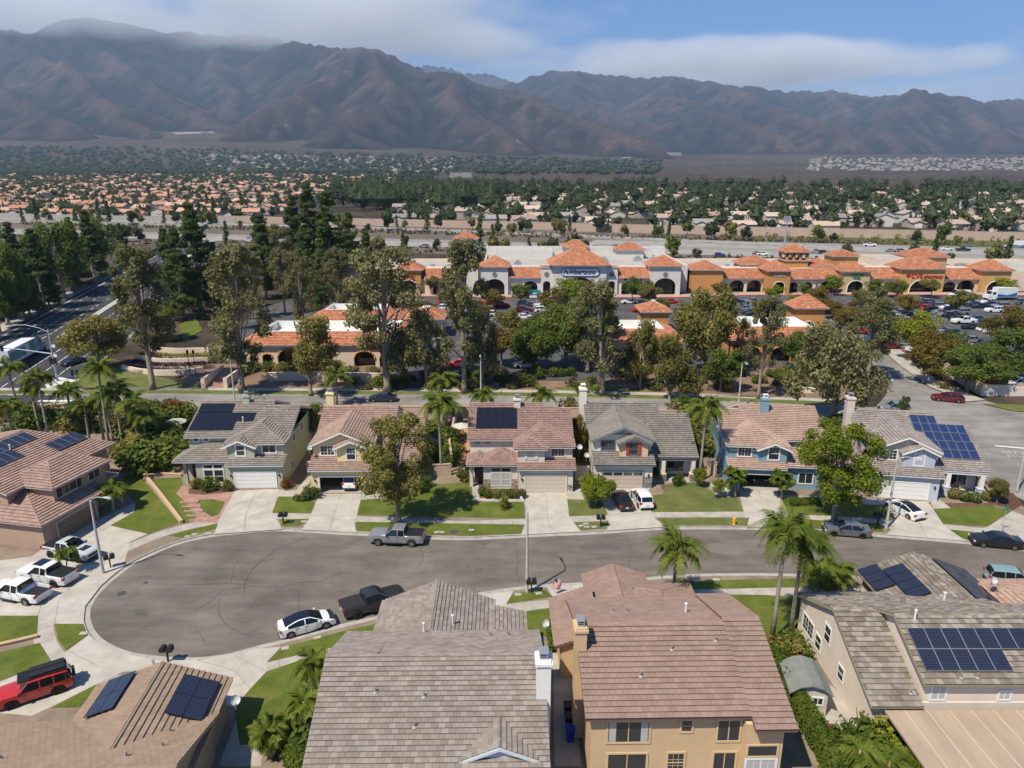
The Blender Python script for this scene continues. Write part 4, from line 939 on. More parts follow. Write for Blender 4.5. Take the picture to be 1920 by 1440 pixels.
def plan_a(h, gable, m_door, stone=False, red=False):
    h.box(-.85, 5.8, 0, 6, -.6, 3.2); h.box(2.35, 5.8, 1.4, 13.5, 3, 5.45); h.box(-6.9, 5.78, 4, 15, -.6, 5.45); h.box(-5.15, -.9, 1.0, 4.2, -.6, 3.3)
    h.box(-6.9, -5.15, 2.9, 4.2, -.6, 3.25); h.box(-6.9, -6.5, 1.45, 1.85, -.6, 3.2); h.box(-6.9, -5.1, 1.42, 1.86, 2.75, 3.25)
    if gable: h.pent('y', -.95, 2.35, .75, 6, 3, 5.15, 5.15 + .43 * 1.65)
    else: h.box(-.95, 2.35, .75, 6, 3, 5.43)
    h.walls()
    h.roof(-7.3, 2.5, 3.5, 17.0, 5.52, .38, ridge=10.4); h.roof(2.5, 6.15, 3.5, 15.0, 5.52, .38, ridge=9.35)
    h.roof(-1.35, 6.1, .9, 7.7, 5.52, .38, axis='y', hip=(3.72, 0), planes='FBL')
    if gable: h.roof(-1.5, 2.75, .35, 4.6, 5.2, .43, axis='y', planes='FB'); h.gable_trim(-1.5, 2.75, .34, 5.2, 6.11)
    else: h.roof(-1.42, 2.78, .25, 4.6, 5.5, .38, axis='y', hip=(2.1, 0), planes='FBL')
    h.shed(-1.0, 6.15, -.5, 1.5, 3.22, 3.92)
    if gable:
        h.planes += [[(-7.8, 4.3, 3.35), (-7.8, .6, 3.35), (-4.1, 4.3, 4.756)], [(-7.8, .6, 3.35), (-.98, .6, 3.35), (-.98, 4.3, 4.756), (-4.1, 4.3, 4.756)]]; h.caps.append(((-7.8, .6, 3.35), (-4.1, 4.3, 4.756)))
    else:
        h.roof(-5.6, -.35, .5, 4.4, 3.35, .38, axis='y', hip=(2.62, 0), planes='FBL'); h.roof(-7.25, -4.4, .55, 4.3, 3.32, .38, axis='y', hip=(1.42, 0), planes='FBL')
    h.finish_roof()
    h.garage(0, 4.92, 2.13, 0, m_door)
    pb = BLIND
    for cx in (-3.62, -2.36):
        h.win('S', cx, 1.0, .45, 1.06, 1.6, 'hung', tw=.12, pane=GLASS if gable else BLIND); h.win('S', cx, 1.0, 2.3, 1.06, .46, 'plain', tw=.12)
    h.win('S', .7, .75, 4.1, 0.95, 1.25, 'hung' if gable else 'hunggrid', tw=.2 if gable else .12, pane=GLASS if gable else BLIND)
    h.win('S', 4.0, 1.4, 4.2, 1.55, 1.05, 'slide' if gable else 'slidegrid', tw=.16)
    for cx in (-5.95, -4.7): h.win('S', cx, 4.0, 4.82, .55, .5, 'plain' if gable else 'slidegrid')
    mb = MB(); mb.box(-6.35, 2.78, 0, -5.35, 2.88, 2.15); d = mb.build('entry_door', mat('door_dark', (0.05, 0.045, 0.035), 0.5), h.root); mb = MB(); mb.box(-5.5, 2.7, .95, -5.42, 2.79, 1.1); mb.build('handle', METG, d)
    if stone: stones(h, -5.2, -4.3, -.1, 1.3, 1.0); stones(h, -1.7, -.85, -.1, 1.3, 1.0)
    else:
        mb = MB(); mb.box(-5.0, .86, -.1, -1.1, 1.0, .42); mb.build('window_apron', WHITE, h.root)
    for x in ((-.5, 5.4) if gable else (-.45,)): h.lamp(x, 0, 1.6)
    h.win('E', 6, 5.8, 4.0, .9, 1.2, 'slide'); h.win('E', 10, 5.8, 4.0, .9, 1.2, 'slide'); h.win('E', 4.2, 5.8, .9, .6, 1.0, 'hung')
def plan_b(h, m_door, opened=False, dorm=None, stone=None, brackets=True, lites=False):
    if opened: open_garage(h, 0, 5.05, 2.15, -1, 6.1)
    else: h.box(-1, 6.1, 0, 6, -.6, 3.25)
    h.pent('y', -1, 6.1, 1.9, 8.6, 3.0 if not opened else 3.12, 5.55, 5.55 + .44 * 3.55)
    h.pent('x', 6.6, 15.9, -1, 8.4, -.6, 5.1, 7.2, 11.4); h.pent('x', 4.2, 14.6, 8.3, 11.8, -.6, 3.95, 6.3, 9.3); h.box(6.05, 8.4, 4.2, 8, -.6, 4.1)
    h.walls()
    h.pent('y', 2.1, 5.6, .95, 5.0, 3.0 if not opened else 3.12, 5.55, 5.55 + .46 * 1.75); h.walls(dorm or h.wallm, 'dormer_wall')
    h.roof(-1.4, 6.5, 1.4, 10.9, 5.62, .44, axis='y', planes='FB'); h.gable_trim(-1.4, 6.5, 1.39, 5.62, 7.36)
    h.roof(1.7, 6.0, .5, 4.4, 5.55, .46, axis='y', planes='FB'); h.gable_trim(1.7, 6.0, .49, 5.55, 6.54)
    h.roof(-1.65, 6.42, 6.5, 16.3, 5.37, .45, ridge=11.4); h.roof(6.42, 8.4, 1.9, 16.3, 3.3, .45, ridge=11.4); h.roof(8.4, 12.2, 1.9, 15.2, 3.3, .45, ridge=9.3)
    h.shed(-1.25, 6.4, -.5, 2.0, 3.22, 4.1); h.finish_roof()
    if not opened: h.garage(0, 4.92, 2.13, 0, m_door, lites=lites)
    h.win('S', .75, 1.9, 4.3, 1.6, 1.15, 'slidegrid', tw=.14); h.win('S', 3.8, .95, 4.05, 1.0, 1.45, 'hunggrid', tw=.13)
    for x in (7.85, 11.6):
        mb = MB(); mb.box(x - .24, 2.0, 1.1, x + .24, 2.48, 2.85); o = mb.build('porch_pillar', h.trim if stone is None else h.wallm, h.root)
        mb = MB(); mb.box(x - .36, 1.88, -.3, x + .36, 2.6, 1.02); mb.box(x - .4, 1.84, 1.02, x + .4, 2.64, 1.12); mb.build('pillar_base', dorm or h.wallm, o)
        if stone:
            mb = MB()
            for fx in range(3):
                for k in range(8): mb.box(x - .4 + fx * .27, 1.8 - .02 * ((k + fx) % 3), k * .128, x - .15 + fx * .27, 1.9, k * .128 + .118); mb.box(x + .34, 1.86 + fx * .25, k * .128, x + .42 + .02 * (k % 2), 2.1 + fx * .25, k * .128 + .118)
            mb.build('stone_facing', stone, o)
    mb = MB(); mb.box(6.2, 2.0, 2.82, 12.0, 2.46, 3.28); mb.build('porch_beam', h.trim, h.root)
    mb = MB(); mb.box(6.1, 1.7, -.3, 12.0, 4.2, 0.06); mb.build('porch_floor', CONC, h.root)
    h.win('S', 9.75, 4.2, .65, 2.0, 1.45, 'slide', tw=.12)
    mb = MB(); mb.box(6.75, 4.08, .06, 7.7, 4.18, 2.15); d = mb.build('entry_door', mat('door_dark', (0.05, 0.045, 0.035), 0.5), h.root); mb = MB(); mb.box(7.5, 4.0, .95, 7.58, 4.09, 1.1); mb.build('handle', METG, d)
    h.win('W', 7.5, -1, 4.3, .8, 1.3, 'hung'); h.win('W', 9.8, -1, 4.3, .8, 1.3, 'hung'); h.win('W', 5, -1, 1, .7, 1.1, 'hung')
    if brackets:
        for x, y, z in ((2.55, 1.5, 6.9), (3.85, .6, 6.15), (1.95, .6, 5.35), (5.7, .6, 5.35)):
            mb = MB(); mb.prism([(y - .02, z), (y + .4, z), (y + .4, z - .5), (y + .3, z - .5), (y + .3, z - .2)], x - .07, x + .07, axis='x'); mb.build('bracket', h.trim, h.root)
    h.lamp(-.55, 0, 1.6); h.lamp(5.6, 0, 1.6)
WALLS_ = mat('seam_pale', (.56, .47, .37), .8)
GDW = mat('garage_white', (0.72, 0.71, 0.69), 0.6, var=0.04, vs=1); GDB = mat('garage_beige', (0.56, 0.49, 0.41), 0.65, var=0.05, vs=1); GDT = mat('garage_tan', (0.52, 0.43, 0.36), 0.65, var=0.05, vs=1); GDBR = mat('garage_brown', (0.22, 0.15, 0.11), 0.65, var=0.06, vs=1)
CREAMT = mat('trim_cream', (0.64, 0.59, 0.50), 0.65); SLATET = mat('trim_slate', (0.16, 0.18, 0.21), 0.65)
h1 = House('house', 'sage green two storey house with black solar panels and white garage door', -34.2, 81.1, 1.5, wall=stucco('sage', (0.40, 0.405, 0.315)), roof=ROOF1, trim=mat('trim_sage', (0.60, 0.60, 0.52), 0.65))
h1.trim = WHITE; plan_a(h1, True, GDW); h1.chimney(-1.2, 10.1, 6.8, 9.1, .8, .7)
h1.panels(-7.0, 4.5, 5, 1, 1.08, 1.75, 3.5, 5.52, .38); h1.panels(-7.0, 6.2, 7, 1, 1.08, 1.75, 3.5, 5.52, .38, lift=.135); h1.panels(-7.0, 7.9, 4, 1, 1.08, 1.75, 3.5, 5.52, .38)
h1.vents([(1.6, 9.0, 'p'), (-.5, 6.0, 't'), (4.7, 8.3, 'p'), (3.9, 6.9, 'b'), (2.8, 10.2, 'b')])
h2 = House('house', 'pale yellow two storey house with white SUV in its open garage', -23.4, 79.7, 1.5, wall=stucco('yellow', (0.70, 0.61, 0.33)), roof=ROOF2)
plan_b(h2, GDW, opened=True); h2.chimney(-.9, 12.2, 6.5, 9.3, 1.0, .8); h2.vents([(1.2, 10.6, 'b'), (4.8, 9.8, 'b'), (-.6, 8.4, 'p')])
h3 = House('house', 'light beige house with rose tile roof, ten black solar panels and stone facing', 1.64, 80.04, 0, wall=stucco('bone', (0.60, 0.55, 0.475)), roof=ROOF3, trim=CREAMT)
plan_a(h3, False, GDB, stone=True); h3.chimney(-.95, 9.7, 6.9, 9.1, .85, .75)
h3.panels(-6.25, 5.35, 5, 2, 1.03, 2.05, 3.5, 5.52, .38)
h3.vents([(.2, 8.7, 'p'), (-.4, 6.6, 'p'), (4.8, 8.6, 'p'), (4.2, 7.2, 'p'), (1.8, 9.8, 'b')])
for x in (.05, 1.35):
    mb = MB(); mb.box(x - .17, .66, 4.05, x + .17, .73, 5.4); mb.build('shutter', mat('shutter_cream', (0.62, 0.57, 0.49), 0.7), h3.root)
h4 = House('house', 'cream house with grey roof, peach dormer with red shutters and stone porch pillars', 11.25, 81.3, -1, wall=stucco('cream', (0.70, 0.64, 0.54)), roof=ROOF4, trim=SLATET)
plan_b(h4, GDT, dorm=stucco('peach', (0.66, 0.46, 0.29)), stone=STONEG, brackets=False, lites=True); h4.chimney(-1.75, 11.6, -.2, 9.6, .95, 1.2, cap=WHITE)
h4.vents([(.6, 10.3, 'b'), (1.7, 10.3, 'b'), (-.5, 8.6, 'b'), (4.9, 10.2, 'b'), (6.6, 7.4, 'p'), (8.0, 10.8, 'p')]); stones(h4, 5.15, 6.1, -.1, 1.5, 0, STONEG)
for x in (3.07, 4.53):
    mb = MB(); mb.box(x - .2, .86, 4.0, x + .2, .93, 5.55); mb.box(x - .16, .84, 4.06, x + .16, .87, 4.72); mb.box(x - .16, .84, 4.8, x + .16, .87, 5.5); mb.build('shutter', mat('shutter_red', (0.36, 0.06, 0.035), 0.6), h4.root)
mb = MB()
for k in range(7): mb.box(1.75 + .27 * k, 1.8, 6.42, 1.82 + .27 * k, 1.88, 6.98 - abs(k - 3) * .12)
mb.box(1.2, 1.82, 6.36, 3.9, 1.88, 6.44); mb.build('gable_screen', SLATET, h4.root)
h5 = House('house', 'blue two storey house with peach tile roof and dark open garage', 28.15, 80.75, -6, wall=stucco('blue', (0.185, 0.30, 0.37)), roof=ROOF5)
open_garage(h5, -.1, 4.75, 2.1, -1.5, 5.3); h5.box(-1.45, 5.3, 1.15, 13.5, 3.12, 5.4); h5.box(-1.45, 10.5, 6, 14.4, -.6, 5.4); h5.box(5.3, 10.5, 3.8, 6.1, -.6, 5.4); h5.box(5.3, 10.4, 1.0, 3.9, -.6, 3.2); h5.pent('y', 2.1, 5.4, .6, 5, 3.12, 5.2, 5.2 + .42 * 1.65)
h5.walls()
h5.roof(1.0, 10.95, 3.3, 16.4, 5.5, .38, ridge=9.85); h5.roof(-2.0, 1.0, 3.3, 14.6, 5.5, .38, ridge=8.95); h5.roof(-1.9, 5.75, .6, 7.7, 5.5, .38, axis='y', hip=(3.82, 0), planes='FBL')
h5.roof(1.7, 5.85, .1, 4.4, 5.25, .43, axis='y', planes='FB'); h5.gable_trim(1.7, 5.85, .09, 5.25, 6.14); h5.shed(-1.65, 5.35, -.5, 1.4, 3.1, 3.8); h5.shed(5.35, 11.0, .4, 3.9, 3.15, 4.5); h5.finish_roof()
h5.win('S', .45, 1.15, 4.05, 1.5, 1.2, 'slidegrid', tw=.16); h5.win('S', 3.8, .6, 3.95, 1.15, 1.5, 'hunggrid', tw=.16); h5.win('S', 8, 1.0, .8, 1.6, 1.3, 'slide'); h5.win('S', 9, 3.8, 4.4, 1.4, .9, 'slide')
h5.win('W', 4.0, -1.45, 4.0, .6, 1.4, 'hung'); h5.win('W', 5.6, -1.45, 3.6, .6, 1.4, 'hung'); h5.win('W', 6.5, -1.45, .7, 1.2, 1.2, 'slide')
for x0, x1 in ((-1.35, -.5), (1.4, 2.05)):
    mb = MB(); mb.box(x0, 1.08, 4.75, x1, 1.14, 4.87); mb.build('trim_band', WHITE, h5.root)
h5.chimney(4.2, 8.6, 7.0, 9.4, .95, .75, cap=WHITE); h5.vents([(3.6, 8.2, 'p'), (5.0, 5.9, 'p'), (.5, 8.3, 'b'), (-.6, 5.6, 'b'), (.9, 8.9, 'p'), (1.7, 9.2, 'b')])
h6 = House('house', 'lavender grey corner house with blue solar panels down its roof and a porch', 44.7, 78.6, -10, wall=stucco('mauve', (0.60, 0.50, 0.455)), roof=ROOF6)
SIDING = mat('siding_lavender', (0.47, 0.50, 0.58), 0.7, var=0.04, vs=1)
plan_b(h6, GDW, dorm=SIDING); h6.chimney(-1.75, 11.2, -.2, 9.3, .95, 1.2, cap=METG); h6.vents([(2.2, 10.6, 'b'), (.4, 10.2, 'p')])
mb = MB()
for k in range(12): mb.box(2.12, .915, 4.0 + k * .14 - .1, 5.58, .945, 4.0 + k * .14 + .015)
mb.build('siding_boards', SIDING, h6.root); mb = MB(); mb.box(-1, -.02, -.2, 6.1, -.004, 3.2); mb.build('garage_siding', SIDING, h6.root)
for r_, (c0, n) in enumerate(((2, 5), (1, 6), (0, 6), (-1, 7), (-1, 3))[::-1]): pass
for y0, x0, n in ((3.55, 6.6, 5), (4.95, 6.6, 5), (6.35, 6.45, 5), (7.75, 5.4, 6), (9.15, 5.4, 3)): h6.panels(x0, y0, n, 1, 1.0, 1.5, 1.9, 3.3, .45, glass=SOLC, frame=SOLA)
# ---- brown house turned towards the bulb
h0 = House('house', 'brown house at the end of the cul-de-sac with rose tile roof and three solar arrays', -48.7, 68.3, 78, wall=stucco('cocoa', (0.39, 0.27, 0.20)), roof=roof_mat('roof_pinkbrown', [(0.27,0.175,0.14),(0.32,0.212,0.175),(0.36,0.25,0.21)], ex=.4), trim=mat('trim_taupe', (0.50, 0.42, 0.35), 0.7), ex=.4)
h0.box(-1.8, 5.6, -.4, 9, -.3, 2.95); h0.box(1.5, 8.8, .9, 9, 2.8, 5.4); h0.box(-.6, 13.6, 4.6, 20, -.3, 5.4); h0.box(5, 9.6, 1.4, 5, -.3, 3.0); h0.walls()
h0.roof(-2.35, 7.2, -1.0, 12, 2.95, .36, axis='x', hip=(4.6, 0), planes='FL'); h0.roof(.95, 9.3, .3, 7.9, 5.45, .36, axis='x', hip=(3.7, 2), planes='FBLR'); h0.roof(-1.2, 14.4, 3.9, 21, 5.45, .31, axis='x', hip=(0, 4.5), planes='FBR')
h0.roof(5.5, 10.9, 1.0, 6, 3.0, .36, axis='x', hip=(0, 2.4), planes='FR'); h0.finish_roof()
h0.garage(0, 5.2, 2.1, -.4, GDBR, rows=4); h0.win('S', 3.6, .9, 4.05, 2.0, 1.15, 'slide', tw=.12); h0.win('S', 7.2, .9, 4.05, 1.6, 1.15, 'slide', tw=.12); h0.win('W', 6.1, -.6, 4.3, .7, .9, 'hunggrid')
for x in (2.25, 4.95):
    mb = MB(); mb.box(x - .28, .8, 4.0, x + .28, .88, 5.25); mb.build('shutter', mat('shutter_black', (0.03, 0.03, 0.03), 0.6), h0.root)
h0.panels(3.9, 9.95, 5, 1, 1.05, 1.95, 3.9, 5.45, .31, glass=SOLN, frame=SOLA); h0.panels(1.2, 8.05, 4, 1, 1.05, 1.95, 3.9, 5.45, .31, glass=SOLN, frame=SOLA); h0.panels(8.5, 6.5, 4, 1, 1.08, 1.95, 3.9, 5.45, .31, glass=SOLN, frame=SOLA, lift=.25)
h0.vents([(3.2, 5.2, 'p'), (5.4, 9.8, 't'), (-.3, 5.8, 'p'), (3, -.2, 'b')])
# ---- near houses seen from behind
n2 = House('house', 'near house with wide grey brown tile roof and white chimney', -12.0, 31.0, .8, wall=stucco('paleblue', (0.52, 0.56, 0.60)), roof=roof_mat('roof_nearblend', [(0.215,0.178,0.152),(0.245,0.205,0.177),(0.268,0.227,0.199),(0.305,0.263,0.233)], tw=.42, ex=.33, stain=.07), ex=.33, tiles=300, tw=.42, trim=mat('trim_paleblue', (0.55, 0.60, 0.64), 0.6))
n2.pent('x', 1.2, 12.9, .6, 13.9, -.2, 4.85, 7.3, 7.9); n2.pent('x', 1.2, 12.9, .55, 3.42, -.2, 4.85, 7.5, 7.97); n2.pent('y', 2.0, 10.3, 12, 20.5, -.2, 3.15, 4.85); n2.box(10.3, 12.8, 12.5, 18.6, -.2, 2.9); n2.pent('y', 9.2, 13.4, 1.9, 4, 4, 5.15, 6.0); n2.walls()
n2.roof(.15, 3.5, .5, 13.6, 4.74, .40, ridge=7.97, zb=5.4); n2.roof(3.5, 14.2, .5, 13.6, 4.74, .40, ridge=7.9, zb=5.4); n2.roof(1.5, 10.85, 13.0, 21.0, 3.2, .41, axis='y'); n2.roof(8.9, 13.75, 1.7, 5.2, 5.2, .42, axis='y')
n2.planes.append([(13.4, 16.4, 3.0), (13.4, 19.6, 3.0), (10.5, 19.6, 3.7), (10.5, 16.4, 3.7)])
n2.finish_roof(); n2.chimney(14.0, 5.6, 0, 9.3, .85, 1.1, m=WHITE); n2.gable_trim(8.9, 13.75, 1.69, 5.2, 6.22)
n2.vents([(6.3, 3.6, 'p'), (6.7, 5.3, 'p'), (3.7, 5.6, 'p'), (7.7, 15.8, 't'), (5.8, 13.4, 't'), (10.6, 12.2, 'p'), (11.9, 12.3, 'p')]); n2.win('S', 11.3, 1.9, 4.2, 1.6, .9, 'slide'); n2.garage(3.5, 4.9, 2.13, 20.6, GDW)
n3 = House('house', 'near tan house with rose brown roof and tan chimney', 4.54, 36.04, 1.1, wall=stucco('tan', (0.56, 0.40, 0.235)), roof=roof_mat('roof_nearrose', [(0.255,0.17,0.138),(0.28,0.19,0.155),(0.305,0.209,0.173)], tw=.42, ex=.385, stain=.06), ex=.385, tiles=300, tw=.42, trim=mat('trim_darkrose', (0.15, 0.085, 0.07), 0.7))
n3.pent('x', .5, 12.4, .4, 9.9, -.2, 5.3, 7.35, 6.45); n3.pent('x', -.1, 12.6, 9.9, 12.3, -.2, 4.9, 7.5, 6.75); n3.box(2.6, 7.3, 12, 19.7, -.2, 2.95); n3.box(7.2, 10.8, 12, 18, -.2, 2.95); n3.box(-.6, 2.7, 10.5, 16.2, -.2, 2.95); n3.walls()
n3.roof(-.05, 10.2, 0, 12.9, 5.4, .35, ridge=6.45); n3.roof(10.2, 12.8, -.8, 13.0, 5.12, .35, ridge=6.75); n3.roof(2.1, 7.7, 11.2, 20.4, 3.0, .37, axis='y'); n3.roof(4.6, 11.35, 12, 18.7, 3.0, .41, axis='y', hip=(0, 3.3), planes='FBR')
n3.planes.append([(-1.1, 16.7, 3.0), (-1.1, 10.2, 3.0), (2.4, 10.2, 4.25), (2.4, 16.7, 4.25)]); n3.finish_roof(.22)
TANT = mat('trim_tan', (0.60, 0.43, 0.25), 0.8)
n3.chimney(.12, 4.9, 0, 8.7, .75, 1.15)
for cx, w_ in ((2.75, 2.55), (6.38, .62), (9.05, 1.35)): n3.win('S', cx, .5, 3.2 if w_ > 1 else 3.95, w_, 1.5 if w_ > 1 else .8, 'slide' if w_ > 1 else 'hung', trim=TANT, tw=.14)
for cx, w_ in ((2.75, 2.4), (5.85, 1.0), (8.95, 1.35)): n3.win('S', cx, .5, .85, w_, 1.4, 'grid' if w_ < 1.2 else 'slide', trim=TANT, tw=.14)
n3.win('S', 11.05, -.1, 2.55, 1.8, .75, 'plain', trim=TANT); n3.win('S', 11.05, -.1, 0.1, 1.8, 2.15, 'slidegrid', trim=WHITE, pane=BLIND)
mb = MB()
for cx in (1.75, 3.75): mb.box(cx - .22, .455, 3.22, cx + .22, .468, 4.68)
mb.build('curtain', BLIND, n3.root); n3.vents([(3.3 + .5, 2.6, 'p'), (6.2, 4.4, 'p'), (9.3, 5.0, 'p'), (6.0, 16.8, 'p'), (3.0, 9.0, 'p'), (4.0, 9.0, 'p'), (8.2, 8.6, 't')]); n3.win('W', 8.5, .4, 3.6, 1.0, 1.1, 'slide')
n4 = House('house', 'near cream house with grey brown roof, three solar arrays and a covered patio', 24.2, 39.9, 0, wall=stucco('shell', (0.68, 0.575, 0.48)), roof=roof_mat('roof_nearolive', [(0.16,0.13,0.105),(0.205,0.172,0.142),(0.25,0.215,0.18),(0.32,0.285,0.25)], tw=.42, ex=.40, stain=.1), ex=.40, tiles=300, tw=.42, trim=mat('trim_ochre', (0.35, 0.30, 0.15), 0.7))
n4.pent('x', .45, 12.9, .35, 12.5, -.2, 2.95, 5.75, 6.9); n4.pent('x', .5, 8.8, 3.7, 19, -.2, 4.7, 6.75, 4.6); n4.box(7.5, 16.4, 8, 16.8, -.2, 3.0); n4.pent('y', 7.5, 16.4, 15, 16.8, 2, 3.0, 4.55); n4.walls()
n4.roof(0, 3.55, 0, 13.5, 3.0, .435, ridge=6.85); n4.roof(3.55, 14, 6.0, 13.5, 5.61, .435, ridge=6.85, planes='B'); n4.roof(3.3, 19.4, 0, 9.2, 4.8, .48); n4.roof(7, 16.9, 8.2, 17.3, 3.0, .37, axis='y'); n4.finish_roof()
n4.panels(3.65, .62, 7, 1, 1.16, 1.55, 0, 4.8, .48, glass=SOLN, frame=SOLA, skip=((0, 5), (0, 6)), lift=.26); n4.panels(3.65, 2.03, 7, 1, 1.16, 1.55, 0, 4.8, .48, glass=SOLN, frame=SOLA, lift=.26)
n4.panels(17.0, 6.95, 3, 1, 1.12, 1.75, 7, 3.0, .37, glass=SOLN, axis='x', lift=.26); n4.panels(16.0, 8.66, 4, 1, 1.14, 1.75, 7, 3.0, .37, glass=SOLN, axis='x', lift=.26)
n4.panels(9.6, 16.5, 7, 2, 1.02, 1.65, 16.9, 3.0, .37, glass=SOLN, axis='x', sgn=-1, lift=.26)
for a, z, w_, h_ in ((11.0, .9, 1.9, 1.3), (7.7, 2.5, .9, 1.3), (5.0, 1.2, .8, 1.0), (9.0, .9, .9, 1.1)): n4.win('W', a, .35, z, w_, h_, 'slidegrid' if w_ > 1 else 'hung', trim=WHITE)
for cx, w_, h_ in ((4.7, .9, 1.1), (9.2, .7, .6), (11.9, 1.2, 1.1)): n4.win('S', cx, .5, 3.2, w_, h_, 'slide', trim=WHITE, pane=BLIND)
n4.vents([(2.3, 1.2, 'b'), (3.0, .8, 'p'), (4.6, 4.2, 't'), (10.2, 9.6, 't'), (5.9, .35, 'p'), (7, .35, 'p')])
pm = mat('patio_cover_skin', (0.36, 0.275, 0.2), 0.8, var=0.2, vs=0.5, streak=(1, .2, 1)); mb = MB(); mb.box(.9, -7.6, 2.62, 18, -.1, 2.78); pc = mb.build('patio_cover', pm, n4.root); mb = MB()
for k in range(11): x = 2.2 + 1.5 * k; mb.box(x, -7.6, 2.78, x + .05, -.1, 2.80)
mb.build('seam', WALLS_, pc); mb = MB()
for k in range(9): mb.box(1.2 + 2 * k, -7.5, 2.45, 1.32 + 2 * k, -.1, 2.6)
for x in (1.1, 6.5, 12): mb.box(x - .07, -7.3, -.1, x + .07, -7.16, 2.5)
mb.build('rafters', mat('patio_timber', (0.42, 0.31, 0.2), 0.8), pc)
n1 = House('house', 'near single storey house with tan roof and two small solar arrays', -19.9, 42.8, 4.6, wall=stucco('umber', (0.34, 0.245, 0.17)), roof=roof_mat('roof_neartan', [(0.262,0.186,0.13),(0.282,0.203,0.145),(0.305,0.223,0.164)], tw=.42, ex=.40, stain=.07), ex=.40, tiles=300, tw=.42, trim=mat('trim_umber', (0.36, 0.27, 0.19), 0.7))
n1.pent('y', -8.7, -.5, -9, -.5, -.2, 2.9, 4.3); n1.pent('x', -16.5, -4.0, -26, -.3, -.2, 2.9, 5.0); n1.walls()
n1.roof(-9.2, 0, -9.5, 0, 2.95, .35, axis='y'); n1.roof(-27, .15, -17, -3.5, 2.95, .35); n1.finish_roof()
n1.panels(-4.7, -.57, 2, 2, 1.85, 1.2, 0, 2.95, .35, glass=SOLN, axis='x', sgn=-1, lift=.3)
n1.panels(-.4, -8.2, 2, 2, 1.8, 1.0, -9.2, 2.95, .35, glass=SOLN, axis='x', sgn=1, lift=.3)
n1.vents([(-1.6, -8, 'p'), (-3.2, -9, 'p'), (-10.5, -8.4, 'p'), (-2, -6, 'p')]); n1.win('E', -10, -.3, 1.0, 1.0, 1.2, 'slide', trim=WHITE)
n5 = House('house', 'salmon tiled house cut off by the right edge behind the patio house', 45.5, 47, 0, wall=stucco('ivory', (0.66, 0.6, 0.5)), roof=roof_mat('roof_nearsalmon', [(0.31,0.19,0.14),(0.38,0.25,0.195),(0.42,0.29,0.23)]), trim=WHITE)
n5.box(-6, 8, -6, 8, -.2, 3.0); n5.box(-.5, 8, -3, 6, 3, 5.2); n5.walls(); n5.roof(-6.6, 8.6, -6.6, 8.6, 3.0, .34, hip=(5, 0)); n5.roof(-1.1, 8.6, -3.6, 6.6, 5.2, .34, hip=(3, 0)); n5.finish_roof(); n5.win('W', 2, -.5, 3.9, 1.2, .9, 'slide')
# satellite dishes
for x, y, z, lab, rz in ((-22.0 + -2.75, 81.0, 5.2, 'grey satellite dish on the left eave of the pale yellow house', 0.4), (8.3, 81.8, 5.0, 'grey satellite dish on the right eave of the light beige house', 0), (9.4, 83.6, 3.2, 'lower grey satellite dish on the side wall of the cream house', 0), (45.0, 82.0, 6.1, 'grey satellite dish on the roof of the lavender grey corner house', 0), (-18.9, 40.5, 2.6, 'grey satellite dish at the eave of the near tan roofed house with solar', .5), (2.6, 49.2, 2.6, 'grey satellite dish beside the side path between the two near houses', .3), (40.0, 52.2, 4.6, 'grey satellite dish near the salmon roof at the right edge', .2)):
    dish(x, y, z, rz, lab, .34)
# ------------------------------------------------------------------ vehicles
TYRE = mat('tyre_rubber', (0.018, 0.018, 0.018), 0.8); RIMS = mat('rim_silver', (0.42, 0.42, 0.43), 0.35, 0.8); RIMD = mat('rim_dark', (0.03, 0.03, 0.032), 0.4, 0.5)
CARGL = glass_mat('car_glass', (0.008, 0.010, 0.013), 0.05); BLKPL = mat('black_plastic', (0.02, 0.02, 0.021), 0.55); TAILR = mat('tail_lamp', (0.35, 0.012, 0.012), 0.25, spec=.6); HEADL = mat('head_lamp', (0.62, 0.64, 0.66), 0.15, spec=.8); PLATE = mat('licence_plate', (0.6, 0.6, 0.58), 0.5)
def paint(n, c, metal=0.0, rough=0.32): return mat('paint_' + n, c, rough, metal, coat=0.8, spec=.5)
PW = paint('white', (0.74, 0.74, 0.74)); PS = paint('silver', (0.36, 0.365, 0.38), .5); PB = paint('black', (0.012, 0.012, 0.014)); PG = paint('grey', (0.17, 0.18, 0.20), .4); PR = paint('red', (0.45, 0.02, 0.015)); PT = paint('teal', (0.24, 0.36, 0.36), .2); PN = paint('navy', (0.02, 0.03, 0.06), .3); PM = paint('maroon', (0.16, 0.01, 0.015), .2); PBL = paint('blue', (0.03, 0.09, 0.25), .3); PMB = paint('mattblack', (0.016, 0.016, 0.017), 0, .6)
